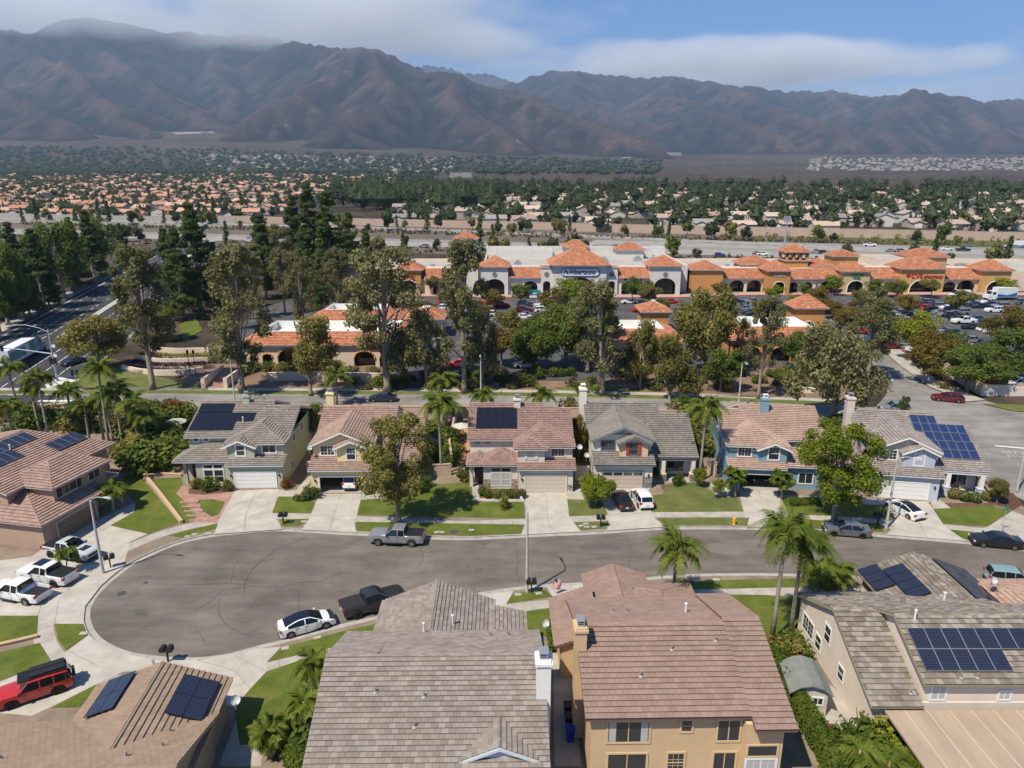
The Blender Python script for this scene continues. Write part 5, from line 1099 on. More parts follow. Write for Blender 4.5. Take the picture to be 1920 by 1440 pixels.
# top line stations: (x fraction from the rear 0..1 front, height of the top, zone); zone holds forward from that station to the next
TYPES = {
 'sedan': dict(L=4.75, W=1.83, belt=0.93, r=.33, sill=.22, wb=(.19, .81), top=[(0, .62, 't'), (.012, .98, 't'), (.15, 1.02, 'b'), (.31, 1.40, 'r'), (.45, 1.45, 'r'), (.56, 1.42, 'w'), (.715, 1.0, 'h'), (.93, .84, 'h'), (.985, .70, 'h'), (1, .55, 'h')], pil=(.43,), tw=.74),
 'ev': dict(L=4.72, W=1.87, belt=0.95, r=.34, sill=.2, wb=(.19, .81), top=[(0, .62, 't'), (.012, 1.02, 't'), (.09, 1.06, 'b'), (.34, 1.41, 'g'), (.45, 1.44, 'g'), (.55, 1.42, 'w'), (.77, .93, 'h'), (.94, .78, 'h'), (.985, .66, 'h'), (1, .5, 'h')], pil=(.45,), tw=.72),
 'suv': dict(L=4.6, W=1.86, belt=1.06, r=.36, sill=.26, wb=(.19, .80), top=[(0, .7, 'b'), (.015, 1.12, 'b'), (.075, 1.62, 'r'), (.3, 1.69, 'r'), (.55, 1.66, 'w'), (.70, 1.16, 'h'), (.94, 1.0, 'h'), (.985, .86, 'h'), (1, .6, 'h')], pil=(.27, .45), tw=.8),
 'offroad': dict(L=4.85, W=1.95, belt=1.16, r=.42, sill=.4, wb=(.2, .8), top=[(0, .8, 'b'), (.01, 1.2, 'b'), (.045, 1.78, 'r'), (.3, 1.84, 'r'), (.56, 1.82, 'w'), (.67, 1.26, 'h'), (.95, 1.16, 'h'), (.99, 1.0, 'h'), (1, .66, 'h')], pil=(.24, .42), tw=.84),
 'pickup': dict(L=5.85, W=2.05, belt=1.22, r=.42, sill=.42, wb=(.2, .815), top=[(0, .75, 'd'), (.008, 1.27, 'd'), (.325, 1.27, 'b'), (.342, 1.86, 'r'), (.45, 1.91, 'r'), (.56, 1.88, 'w'), (.675, 1.34, 'h'), (.95, 1.2, 'h'), (.99, 1.05, 'h'), (1, .7, 'h')], pil=(.455,), tw=.8),
 'wagon': dict(L=4.8, W=1.84, belt=0.96, r=.34, sill=.22, wb=(.19, .81), top=[(0, .65, 'b'), (.015, 1.02, 'b'), (.1, 1.46, 'r'), (.35, 1.52, 'r'), (.54, 1.48, 'w'), (.70, 1.04, 'h'), (.94, .86, 'h'), (.985, .74, 'h'), (1, .55, 'h')], pil=(.26, .44), tw=.76),
 'van': dict(L=5.9, W=2.0, belt=1.25, r=.36, sill=.3, wb=(.18, .83), top=[(0, .8, 'b'), (.01, 1.4, 'b'), (.03, 2.4, 'r'), (.4, 2.5, 'r'), (.74, 2.42, 'w'), (.88, 1.45, 'h'), (.96, 1.2, 'h'), (.99, 1.0, 'h'), (1, .6, 'h')], pil=(.05, .2, .35, .5, .6), tw=.86),
}
CARC = {}
def car_meshes(kind, lo=False, opn=False):
    key = (kind, lo, opn)
    if key in CARC: return CARC[key]
    t = TYPES[kind]; L, W, belt, r, sill = t['L'], t['W'], t['belt'], t['r'], t['sill']; top = t['top']
    xs = set(f for f, _, _ in top) | {p - .008 for p in t['pil']} | {p + .008 for p in t['pil']}
    for wf in t['wb']:
        for a in ((-1, -.8, -.45, 0, .45, .8, 1) if not lo else (-1, -.5, .5, 1)): xs.add(wf + a * r * 1.2 / L)
    if not lo: xs |= {.004, .03, .06, .97, .996}
    xs = sorted(x for x in xs if 0 <= x <= 1); xs = [x for i, x in enumerate(xs) if i == 0 or x - xs[i - 1] > .0028]
    def topz(f):
        for (a, za, k), (b, zb, _) in zip(top[:-1], top[1:]):
            if a <= f <= b: return za + (zb - za) * (f - a) / (b - a), k
        return top[-1][1], 'h'
    secs = []
    for f in xs:
        x = (f - .5) * L; zt, k = topz(min(f + 1e-5, .9999)); zt = topz(f)[0] if f in [q[0] for q in top] else zt
        e = abs(2 * f - 1); w_ = W / 2 * (1 - .16 * e ** 9 - .03 * e ** 3); zb = sill
        for wf in t['wb']:
            d = (f - wf) * L; ra = r * 1.2
            if abs(d) < ra: zb = max(zb, r + math.sqrt(ra * ra - d * d) * .98)
        bl = min(belt, zt - .03) if zt > belt - .1 else zt - .05
        gh = max(0, zt - belt); q = min(1, gh / .35); wt = w_ * (.93 * (1 - q) + t['tw'] * q)
        if k == 'd' and f > .005 and zt > 1.2:
            fl = zt - (.48 if opn else .06); P = [(w_ * .95, zb), (w_, (zb + bl) / 2), (w_, bl), (w_ * .97, zt), (w_ * .90, zt), (w_ * .89, fl), (0, fl)]
        else: P = [(w_ * .95, zb), (w_, max(zb, (sill + bl) / 2)), (w_ * .985, bl), (wt, zt - .02 - .03 * q), (wt * .9, zt), (wt * .5, zt + .015), (0, zt + .02)]
        secs.append((x, P, k, gh))
    bodies = {'body': MB(), 'glass': MB(), 'glassr': MB(), 'front': MB(), 'rear': MB(), 'roofg': MB()}; n = 7
    def V(i, j, sd): x, P, _, _ = secs[i]; return (x, sd * P[j][0], P[j][1])
    for i in range(len(secs) - 1):
        f0, f1 = xs[i], xs[i + 1]; k = secs[i][2]; gm = min(secs[i][3], secs[i + 1][3]); gM = max(secs[i][3], secs[i + 1][3])
        pill = any(abs((f0 + f1) / 2 - p) < .009 for p in t['pil']) or (kind == 'van' and f1 < .66)
        for sd in (1, -1):
            for j in range(n - 1):
                tgt = 'body'
                if j == 2 and gM > .25 and k in 'brgw' and not pill and not (k == 'd'): tgt = ('glass' if sd > 0 else 'glassr') if (gm > .02 or k in 'wb') else 'body'
                if j == 2 and kind == 'pickup' and k == 'b': tgt = 'body'
                if j >= 3 and k == 'w': tgt = 'front' if j > 3 else 'body'
                if j >= 3 and k == 'b' and gM > .15 and not (kind in ('suv', 'wagon', 'offroad', 'van') and gM < .12): tgt = 'rear' if j > 3 else 'body'
                if j >= 4 and k == 'g': tgt = 'roofg'
                q = [V(i, j, sd), V(i + 1, j, sd), V(i + 1, j + 1, sd), V(i, j + 1, sd)]
                if sd > 0: q = q[::-1]
                bodies[tgt].add(q, [(0, 1, 2, 3)])
    for i, rev in ((0, 0), (len(secs) - 1, 1)):
        ring = [V(i, j, 1) for j in range(n)] + [V(i, j, -1) for j in range(n - 2, -1, -1)]
        bodies['body'].add(ring if rev else ring[::-1], [tuple(range(len(ring)))])
    out = {}
    for k, mb in bodies.items():
        if not mb.f: continue
        me = mb.mesh(k, PW if k == 'body' else CARGL); bm = bmesh.new(); bm.from_mesh(me); bmesh.ops.remove_doubles(bm, verts=bm.verts[:], dist=.002); bmesh.ops.recalc_face_normals(bm, faces=bm.faces[:])
        for fc in bm.faces: fc.smooth = True
        for ed in bm.edges:
            if len(ed.link_faces) == 2 and ed.calc_face_angle(0) > R(32): ed.smooth = False
        bm.to_mesh(me); bm.free(); out[k] = me
    mb = MB(); mb.box(-L * .47, -W * .40, sill - .06, L * .47, W * .40, min(belt, r * 2 + .25) - .1); out['under'] = mb.mesh('underbody', BLKPL)
    seg = 10 if lo else 18
    for nm, rim in (('tyre', 0), ('rim', 1)):
        mb = MB(); wd = .22 if kind != 'pickup' else .27
        if not rim: mb.lathe([(r * .62, -wd/2), (r * .93, -wd/2), (r, -wd/2 + .03), (r, wd/2 - .03), (r * .93, wd/2), (r * .62, wd/2), (r * .62, -wd/2)], seg)
        else:
            mb.lathe([(.001, wd/2 - .05), (r * .16, wd/2 - .03), (r * .16, wd/2 - .06)], 8); mb.lathe([(r * .64, wd/2 - .01), (r * .56, wd/2 - .015), (r * .55, -.02)], seg)
            for q in range(5):
                a = q * 2 * math.pi / 5; c, s_ = math.cos(a), math.sin(a); w2 = r * .1
                mb.add([(c * r * .1 - s_ * w2, s_ * r * .1 + c * w2, wd/2 - .03), (c * r * .1 + s_ * w2, s_ * r * .1 - c * w2, wd/2 - .03), (c * r * .6 + s_ * w2 * .8, s_ * r * .6 - c * w2 * .8, wd/2 - .02), (c * r * .6 - s_ * w2 * .8, s_ * r * .6 + c * w2 * .8, wd/2 - .02)], [(0, 1, 2, 3)])
        me = mb.mesh(nm, TYRE if not rim else RIMS)
        out[nm] = me
    CARC[key] = out; return out
def setm(o, m):
    o.material_slots[0].link = 'OBJECT'; o.material_slots[0].material = m
def car(kind, x, y, rz, pm, label, cat='car', group=None, rim=RIMS, z=None, lo=False, opn=False, name=None, cover=None, mirrors=True, trim=False):
    """a whole vehicle, front towards local +x"""
    t = TYPES[kind]; L, W, r = t['L'], t['W'], t['r']; M = car_meshes(kind, lo, opn); z = H(y) + 0.02 if z is None else z
    nm = name or {'pickup': 'pickup_truck', 'suv': 'parked_car', 'van': 'delivery_van'}.get(kind, 'parked_car')
    root = thing(nm, label, cat, (x, y, z), rz, group); b = link('body', M['body'], root); setm(b, pm)
    for k, n2_ in (('glass', 'side_window'), ('glassr', 'side_window'), ('front', 'windshield'), ('rear', 'rear_window'), ('roofg', 'glass_roof')):
        if k in M: link(n2_, M[k], root)
    link('underbody', M['under'], root)
    for wf in t['wb']:
        for sd in (1, -1):
            if lo: w_ = link('wheel', M['tyre'], root, ((wf - .5) * L, sd * (W / 2 - .13), r)); w_.rotation_euler = (R(90), 0, 0); continue
            w_ = link('wheel', None, root, ((wf - .5) * L, sd * (W / 2 - .13), r)); w_.rotation_euler = (R(90) if sd < 0 else R(-90), 0, 0)
            link('tyre', M['tyre'], w_); ro = link('rim', M['rim'], w_)
            if rim is not RIMS: setm(ro, rim)
    if lo: return root
    zt = t['belt']; zl = .72 if kind in ('sedan', 'ev', 'wagon') else (.92 if kind == 'suv' else 1.02)
    key = ('lights', kind)
    if key not in CARC:
        mb = MB(); mb.add([(0, -.2, -.08), (0, .2, -.08), (-.1, .26, .1), (-.06, -.2, .06), (-.16, .26, -.02)], [(0, 1, 2, 3), (1, 4, 2)]); hl = mb.mesh('headlight', HEADL)
        mb = MB(); mb.box(-.05, -.17, -.12, .04, .17, .12); tl = mb.mesh('taillight', TAILR); mb = MB(); mb.box(-.07, -.1, -.07, .07, .1, .08); mr = mb.mesh('mirror', BLKPL)
        mb = MB(); mb.box(-.02, -.16, -.08, .01, .16, .08); pl = mb.mesh('licence_plate', PLATE); CARC[key] = (hl, tl, mr, pl)
    hl, tl, mr, pl = CARC[key]; tz = {'pickup': 1.08, 'suv': .98, 'offroad': 1.1, 'van': 1.2}.get(kind, .84)
    for sd in (1, -1):
        o = link('headlight', hl, root, (L / 2 - .015, sd * W * .33, zl - .06)); o.scale = (1, sd, 1)
        link('taillight', tl, root, (-L / 2 + (.06 if kind != 'pickup' else .03), sd * (W * .41), tz)); o = link('mirror', mr, root, (L * (.185 if kind != 'pickup' else .14), sd * (W / 2 + .1), zt + .06))
        if trim: setm(o, pm)
    link('licence_plate', pl, root, (-L / 2 - .015, 0, tz - .24))
    mb = MB(); mb.box(L / 2 - .06, -W * .3, zl - .3, L / 2 + .02, W * .3, zl - .1); mb.box(L / 2 - .12, -W * .4, t['sill'] + .02, L / 2 + .03, W * .4, t['sill'] + .2); mb.build('grille', BLKPL, root)
    mb = MB(); mb.box(-L / 2 - .03, -W * .4, t['sill'] + .02, -L / 2 + .1, W * .4, t['sill'] + .2); mb.build('rear_bumper', BLKPL if kind != 'pickup' else METG, root)
    # shut lines of the doors and handles
    mb = MB(); f0 = t['pil'][-1]
    for f in ((f0, f0 - .165, f0 + .2) if kind != 'van' else (.6, .85)):
        for sd in (1, -1):
            xx = (f - .5) * L; mb.box(xx - .008, sd * W * .4985 - .012, t['sill'] + .1, xx + .008, sd * W * .4985 + .012, t['belt'] - .06)
    for f in (f0 + .03, f0 - .135):
        for sd in (1, -1): xx = (f - .5) * L; mb.box(xx - .1, sd * W * .497 - .02, t['belt'] - .16, xx + .06, sd * W * .497 + .02, t['belt'] - .12)
    mb.build('door_trim', BLKPL, root)
    if cover is not None:
        mb = MB(); nseg = 4
        for k in range(nseg): a = -L / 2 + .1 + k * (L * .318 - .1) / nseg; mb.box(a + .012, -W * .44, 1.24, a + (L * .318 - .1) / nseg - .012, W * .44, 1.30)
        mb.build('bed_cover', cover, root)
    elif opn:
        mb = MB(); mb.box(-L / 2 + .12, -W * .44, .79, -L / 2 + L * .32, W * .44, .83); mb.build('bed_liner', BLKPL, root)
    if kind == 'pickup':
        mb = MB()
        for sd in (1, -1): mb.box(-L * .1, sd * W * .5 - .12, .38, L * .2, sd * W * .5 + .1, .44)
        mb.build('side_step', BLKPL, root)
    return root
def head(a, b): return math.atan2(b[1] - a[1], b[0] - a[0])
def side_pos(p, q, W, s=1):
    """centre of a car whose visible near wheels touch the ground at photo points p (rear) and q (front); s=+1 when the far side is to the left of travel"""
    A, B = at(*p), at(*q); h_ = head(A, B); cx, cy = (A[0] + B[0]) / 2, (A[1] + B[1]) / 2
    return cx - s * math.sin(h_) * (W / 2 - .12), cy + s * math.cos(h_) * (W / 2 - .12), h_
x, y, h_ = side_pos((780, 1026), (703, 1023), 2.05, -1); car('pickup', x, y, h_, PS, 'silver crew cab pickup with black bed cover parked at the kerb', 'pickup truck', cover=BLKPL)
x, y, h_ = side_pos((1614, 1010), (1565, 1006), 1.83, -1); car('sedan', x, y, h_, PG, 'grey sedan parked beside the leafy tree on the far kerb', 'car', rim=RIMD)
x, y, h_ = side_pos((1899, 1032), (1844, 1027), 1.83, -1); car('sedan', x, y, h_, PB, 'black sedan parked below the street name sign', 'car')
x, y, h_ = side_pos((1878, 1102), (1930, 1108), 1.86, 1); car('suv', x, y, h_, PT, 'pale teal small SUV at the right edge beside the solar house', 'car')
x, y, h_ = side_pos((546, 1197), (612, 1179), 1.87, 1); car('ev', x, y, h_, PW, 'white sedan with black glass roof on the cul-de-sac kerb', 'car', trim=True)
x, y, h_ = side_pos((667, 1162), (746, 1139), 2.05, 1); car('pickup', x, y, h_, PMB, 'matt black pickup with folding bed cover behind the grey roof', 'pickup truck', rim=RIMD, cover=mat('cover_black', (0.03, 0.03, 0.031), 0.5))
x, y, h_ = side_pos((86, 1045), (158, 1059), 2.05, 1); t_ = car('pickup', x, y, h_, paint('fog', (0.50, 0.52, 0.54)), 'pale grey off road pickup with black and red graphics by the brown garage', 'pickup truck', rim=RIMD, cover=BLKPL)
mb = MB(); mb.box(.0, -.55, 1.925, 1.0, .55, 1.94); mb.build('sunroof', CARGL, t_, (-.1, 0, 0)); mb = MB(); mb.add([(-2.7, -1.032, .95), (-1.9, -1.035, 1.05), (-1.5, -1.035, 1.2), (-2.7, -1.03, 1.12)], [(0, 1, 2, 3)]); mb.build('side_graphic', mat('graphic_red', (0.3, 0.02, 0.02), .5), t_); mb = MB(); mb.box(1.2, -.5, 1.33, 2.2, .5, 1.345); mb.build('bonnet_graphic', BLKPL, t_, (0, 0, -.03))
x, y, h_ = side_pos((118, 1106), (34, 1090), 2.05, -1); t_ = car('pickup', x, y, h_, PW, 'white crew cab pickup with black bed cover, middle of the three', 'pickup truck', rim=RIMD, cover=BLKPL); mb = MB(); mb.box(-.1, -.6, 1.925, 1.0, .6, 1.94); mb.build('sunroof', CARGL, t_, (-.1, 0, 0))
x, y, h_ = side_pos((62, 1139), (-18, 1124), 2.0, -1); car('pickup', x, y, h_, PW, 'white pickup with open black bed at the left edge', 'pickup truck', opn=True)
x, y, h_ = side_pos((122, 1300), (14, 1336), 1.95, -1); t_ = car('offroad', x, y, h_, PR, 'bright red off road SUV with black roof tent', 'car', rim=RIMD)
mb = MB(); mb.box(-2.1, -.62, 1.95, .1, -.04, 2.13); mb.box(-2.1, .04, 1.95, .1, .62, 2.13); mb.build('roof_box', BLKPL, t_); mb = MB(); mb.box(-2.2, -.7, 1.88, .9, .7, 1.94)
for k in range(5): mb.box(.2 + .15 * k, -.66, 1.94, .28 + .15 * k, .66, 1.98)
mb.build('roof_rack', BLKPL, t_); mb = MB(); mb.lathe([(.1, -.1), (.36, -.1), (.4, -.06), (.4, .06), (.36, .1), (.1, .1)], 16); o = mb.build('spare_wheel', TYRE, t_, (-2.55, 0, 1.15)); o.rotation_euler = (0, R(90), 0)
def spot(px, py, kind, pm, head_deg, label, **k): x, y = at(px, py); return car(kind, x, y, R(head_deg), pm, label, **k)
spot(1166, 945, 'sedan', PB, 96, 'dark brown black sedan in the driveway beside the round green shrub', rim=RIMD); spot(1203, 943, 'suv', PW, 96, 'white crossover in the driveway of the cream house', rim=RIMD)
spot(1693, 962, 'ev', PW, 108, 'white fastback sedan on the driveway of the lavender grey house')
hx, hy = at(655, 918); car('suv', hx + .2, hy + 1.3, R(90), PW, 'white SUV backed by shadow inside the open garage of the yellow house', z=H(hy) + .2)
hx, hy = at(1425, 912); car('sedan', hx + .1, hy + 2.2, R(-95), PB, 'dark coupe inside the open garage of the blue house', z=H(hy) + .2)
spot(718, 752, 'sedan', PN, 181, 'dark blue sedan driving on the back street'); spot(1675, 772, 'suv', PS, 174, 'silver boxy SUV driving behind the lavender grey house'); spot(1776, 752, 'wagon', PM, 160, 'dark red wagon turning out of the shopping centre drive')
spot(138, 683, 'sedan', PB, 250, 'black car stopped at the signal on the wide boulevard'); spot(140, 770, 'suv', PW, 178, 'white SUV half hidden by palms at the crossing'); spot(312, 555, 'suv', PBL, 255, 'blue car on the boulevard beside the median', lo=False)
# box trailer lorry on the boulevard
lx, ly = at(46, 676); lh = R(96) + math.atan(.0); rt = thing('lorry', 'blue cab lorry pulling a white box trailer up the boulevard', 'truck', (lx, ly, H(ly) + .02), R(102))
TRW = mat('trailer_white', (0.66, 0.67, 0.68), .5, var=.05, vs=1); mb = MB(); mb.box(-9, -1.28, 1.15, 3.6, 1.28, 4.0); tr = mb.build('trailer', TRW, rt); mb = MB()
for sd in (-1,): mb.box(-8.5, sd * 1.29 - .006, 1.7, -1.6, sd * 1.29 + .006, 3.4); mb.box(.2, sd * 1.29 - .006, 1.5, 3.2, sd * 1.29 + .006, 3.8)
mb.build('trailer_print', mat('print_teal', (0.13, 0.26, 0.25), .6, var=.3, vs=.5), tr); cb = paint('cabblue', (0.03, 0.13, 0.34)); mb = MB(); mb.prism([(4.1, .7), (4.1, 3.9), (5.6, 3.75), (6.5, 2.5), (6.9, 2.2), (8.4, 2.0), (8.5, .7)], -1.15, 1.15, axis='y'); mb.build('cab', cb, rt)
mb = MB(); mb.add([(5.62, -.95, 3.74), (6.48, -1.02, 2.55), (6.48, 1.02, 2.55), (5.62, .95, 3.74)], [(0, 1, 2, 3)]); o = mb.build('windshield', CARGL, rt, (.03, 0, .03)); mb = MB()
for sd in (-1, 1): mb = MB(); mb.box(5.2, sd * 1.155 - .01, 2.45, 6.1, sd * 1.155 + .01, 3.3); mb.build('side_window', CARGL, rt)
for xx in (-8, -6.8, 3.6, 4.8, 7.4):
    for sd in (-1, 1): mb = MB(); mb.lathe([(.2, -.2), (.48, -.2), (.5, -.15), (.5, .15), (.48, .2), (.2, .2)], 14); o = mb.build('wheel', TYRE, rt, (xx, sd * 1.0, .5)); o.rotation_euler = (R(90), 0, 0)
mb = MB(); mb.box(-8.8, -.5, .6, 8, .5, 1.15); mb.build('chassis', BLKPL, rt)
# ------------------------------------------------------------------ street furniture
POLE = mat('lamp_pole_concrete', (0.44, 0.42, 0.40), .8, var=.1, vs=2); GALV = mat('galv_pole', (0.40, 0.43, 0.47), .5, .4)
def street_lamp(px, py, label, arm=(1, 0), hgt=8.2, reach=1.9):
    x, y = at(px, py); t = thing('street_lamp', label, 'street lamp', (x, y, H(y) + .12)); mb = MB(); mb.tube([(0, 0, 0), (0, 0, .5), (0, 0, hgt)], [.17, .15, .085], 10); mb.build('pole', POLE, t)
    mb = MB(); ax, ay = arm; mb.tube([(0, 0, hgt - .25), (ax * .3, ay * .3, hgt + .25), (ax * .8, ay * .8, hgt + .42), (ax * reach * .8, ay * reach * .8, hgt + .45)], .05, 7); mb.build('arm', GALV, t)
    mb = MB(); n = 8; c = Vector((ax * reach, ay * reach, hgt + .44)); d = Vector((ax, ay, 0)); s_ = Vector((-ay, ax, 0))
    pts = [c + d * a + s_ * b + Vector((0, 0, e)) for a, b, e in ((-.4, -.08, 0), (.4, -.12, 0), (.45, 0, .0), (.4, .12, 0), (-.4, .08, 0), (-.35, -.05, .1), (.3, -.07, .13), (.3, .07, .13), (-.35, .05, .1))]
    mb.add([tuple(p) for p in pts], [(0, 1, 2, 3, 4), (5, 6, 1, 0), (6, 7, 3, 2, 1), (7, 8, 4, 3), (8, 5, 0, 4), (5, 8, 7, 6)]); mb.build('lamp_head', mat('lamp_head_grey', (0.5, 0.5, 0.5), .5), t); return t
street_lamp(988, 1112, 'tall lamp post by the near kerb in the centre of the street', (-.25, .97)); street_lamp(194, 1077, 'lamp post at the left of the bulb beside the white pickups', (.98, -.2), 7.8); street_lamp(1661, 993, 'lamp post leaning over the driveway of the lavender grey house', (.9, -.4)); street_lamp(1906, 922, 'lamp post at the right corner beside the side street', (.3, -.9))
street_lamp(441, 757, 'lamp post on the far side of the back street behind the sage green house', (.2, -.97), 7.5); street_lamp(1384, 765, 'lamp post on the far side of the back street behind the blue house', (0, -1), 7.5)
street_lamp(902, 742, 'thin lamp post on the verge behind the light beige house', (0, -1), 7.0)
def mailbox(px, py, label, rz=0, two=True):
    x, y = at(px, py); t = thing('mailbox', label, 'mailbox', (x, y, H(y) + .14), rz); mb = MB(); mb.box(-.06, -.06, 0, .06, .06, 1.0); mb.build('post', BLKPL, t)
    for i, xx in enumerate((-.27, .27) if two else (0,)):
        mb = MB(); a = [(xx - .22, 1.0), (xx + .22, 1.0), (xx + .22, 1.3), (xx + .13, 1.42), (xx - .13, 1.42), (xx - .22, 1.3)]; mb.prism(a, -.28, .28, axis='y'); b = mb.build('box', BLKPL, t); mb = MB(); mb.box(xx + .2, -.1, 1.15, xx + .24, .12, 1.2); mb.build('flag', PAINTR, b)
for a in ((532, 985, 'twin black mailboxes in the grass strip beside the sage green driveway'), (208, 1066, 'twin black mailboxes under the left lamp post', .5), (316, 1243, 'twin black mailboxes behind the near tan roof with solar'), (996, 1113, 'twin black mailboxes at the foot of the central lamp post'), (1126, 990, 'twin black mailboxes left of the cream house driveway'), (1645, 985, 'black mailbox under the leafy tree beside the grey sedan')): mailbox(*a)
x, y = at(1376, 985); t = thing('fire_hydrant', 'yellow fire hydrant in the grass strip before the cream house', 'hydrant', (x, y, H(y) + .14)); HYD = mat('hydrant_yellow', (0.68, 0.38, 0.03), .5); mb = MB(); mb.lathe([(.2, 0), (.2, .06), (.14, .08), (.14, .62), (.2, .64), (.2, .7), (.15, .8), (.05, .88), (.001, .9)], 12); mb.build('barrel', HYD, t); mb = MB(); mb.tube([(-.28, 0, .48), (.28, 0, .48)], .07, 8); mb.tube([(0, 0, .45), (0, -.26, .45)], .09, 8); mb.build('outlets', HYD, t)
x, y = at(1759 + 118, 1000); t = thing('street_sign', 'green street name sign on a pole at the corner', 'street sign', (x, y, H(y) + .13)); mb = MB(); mb.tube([(0, 0, 0), (0, 0, 2.7)], .03, 6); mb.build('pole', GALV, t); SG = mat('sign_green', (0.02, 0.22, 0.13), .5)
for k, r_ in enumerate((0.3, 1.87)): mb = MB(); mb.box(-.5, -.012, 0, .5, .012, .16); mb.build('blade', SG, t, (0, 0, 2.68 + .18 * k), r_)
# stop / no parking signs by the shopping drive
for px, py, lab in ((1668, 737, 'white sign on a post at the mouth of the shopping centre drive'), (1625, 752, 'second small sign on the verge under the grey tree')):
    x, y = at(px, py); t = thing('traffic_sign', lab, 'sign', (x, y, H(y) + .1)); mb = MB(); mb.tube([(0, 0, 0), (0, 0, 2.4)], .03, 6); mb.build('pole', GALV, t); mb = MB(); mb.box(-.28, -.03, 1.75, .28, -.005, 2.5); mb.build('plate', mat('sign_back', (.5, .5, .5), .5), t)
# utility lids in the grass strips
LID = ((352, 1008), (365, 1004), (390, 1002), (548, 981), (570, 980), (819, 1000), (828, 1000), (884, 996), (1089, 988), (1100, 990), (1114, 990), (1671, 992), (157, 1190), (535, 1218), (595, 1198), (971, 1117), (1010, 1115), (1306, 1091), (1343, 1089), (1098, 984))
RK = rank([q[0] for q in LID])
for i, (px, py) in enumerate(LID):
    x, y = at(px, py); mb = MB(); mb.box(-.3, -.2, 0, .3, .2, .17 - .0); tag(mb.build('utility_lid', CONC, None, (x, y, H(y)), .2 * (i % 3)), 'pale concrete utility lid in a grass strip, ' + RK[i], 'utility lid', 'utility lids in the grass strips')
# flags
def flag(px, py, z0, label, rz, h=1.3):
    x, y = at(px, py); t = thing('flag', label, 'flag', (x, y, H(y) + z0), rz); mb = MB(); mb.tube([(0, 0, 0), (-.5, 0, 1.3)], .018, 6); mb.build('staff', WHITE, t); mb = MB(); W_, H_ = .9, 1.2; n = 6
    RD, BLU = mat('flag_red', (.5, .02, .03), .8), mat('flag_blue', (.03, .05, .2), .8)
    def P(u, v): return (-.5 + u * .75 + .05 * math.sin(6 * v), .06 * math.sin(5 * u + 3 * v), 1.25 - v * 1.1 - u * .28)
    for i in range(13):
        for k in range(n):
            u0, u1 = k / n, (k + 1) / n; v0, v1 = i / 13, (i + 1) / 13
            mb.add([P(v0 * .999, u0), P(v1, u0), P(v1, u1), P(v0, u1)], [(0, 1, 2, 3)], 2 if (i < 7 and k < 2) else (i % 2 and 1))
    mb.build('cloth', [RD, WHITE, BLU], t)
flag(1747, 935, .9, 'american flag hanging beside the white garage of the lavender house', 0); flag(1047, 1116, .6, 'american flag on a staff at the near tan house', .3)
# wheelie bins, shed, condenser and clutter in the side yards
def bin_(x, y, label, c, rz=0):
    t = thing('wheelie_bin', label, 'bin', (x, y, H(y) + .14), rz); mb = MB(); mb.add([(-.22, -.25, 0), (.22, -.25, 0), (.22, .25, 0), (-.22, .25, 0), (-.29, -.34, 1.0), (.29, -.34, 1.0), (.29, .34, 1.0), (-.29, .34, 1.0)], [(0, 3, 2, 1), (4, 5, 6, 7), (0, 1, 5, 4), (1, 2, 6, 5), (2, 3, 7, 6), (3, 0, 4, 7)]); mb.build('bin_body', c, t); mb = MB(); mb.box(-.31, -.36, 1.0, .31, .38, 1.07); mb.build('lid', c, t)
BINK, BINB = mat('bin_black', (.02, .02, .02), .5), mat('bin_blue', (.01, .03, .3), .45)
bin_(4.0, 42.4, 'black wheelie bin nearest the gate in the side passage', BINK); bin_(4.0, 41.3, 'black wheelie bin in the middle of the side passage', BINK); bin_(4.0, 40.2, 'blue wheelie bin in the side passage by the tan house', BINB); bin_(-5.9, 86.2, 'black wheelie bin on the terracotta patio', BINK)
sh = House('garden_shed', 'small beige garden shed with curved grey green roof beside the hedge', 21.5, 43.9, -8, cat='shed', wall=mat('shed_resin', (.55, .49, .42), .7, var=.05), roof=mat('shed_roof', (.19, .21, .19), .8, var=.15, vs=1.5), ex=.3)
sh.box(-1.2, 1.2, -1.4, 1.4, 0, 2.0); sh.walls(); sh.planes = []
for k in range(4):
    a0, a1 = -1.5 + k * .75, -.75 + k * .75; f = lambda a: 2.75 - .75 * (a / 1.5) ** 2
    sh.planes.append([(a0, -1.7, f(a0)), (a1, -1.7, f(a1)), (a1, 1.7, f(a1)), (a0, 1.7, f(a0))])
mb = MB()
for pl in sh.planes: mb.add(pl + [(p[0], p[1], p[2] - .09) for p in pl], [(0, 1, 2, 3), (7, 6, 5, 4), (0, 4, 5, 1), (2, 6, 7, 3), (0, 3, 7, 4), (1, 5, 6, 2)])
mb.build('roof', sh.roofm, sh.root); sh.win('S', .55, -1.4, 1.05, .6, .5, 'slide', trim=WHITE); mb = MB(); mb.box(-1.0, -1.5, 0, -.2, -1.41, 1.9); mb.build('door', WHITE, sh.root); mb = MB(); mb.prism([(-1.2, 2.0), (1.2, 2.0), (.7, 2.5), (0, 2.66), (-.7, 2.5)], -1.39, 1.39, axis='y'); mb.build('gable', sh.wallm, sh.root)
ax, ay = 23.0, 40.3; t = thing('air_conditioner', 'grey air conditioning condenser standing by the cream house wall', 'air conditioner', (ax, ay, .14)); mb = MB(); mb.box(-.45, -.45, 0, .45, .45, .95); mb.build('casing', mat('ac_grey', (.42, .42, .4), .6), t); mb = MB(); mb.lathe([(.38, .955), (.38, 1.0), (.34, 1.0), (.34, .97), (.1, .97), (.1, .99), (.001, .99)], 18); mb.build('fan_grille', BLKPL, t)
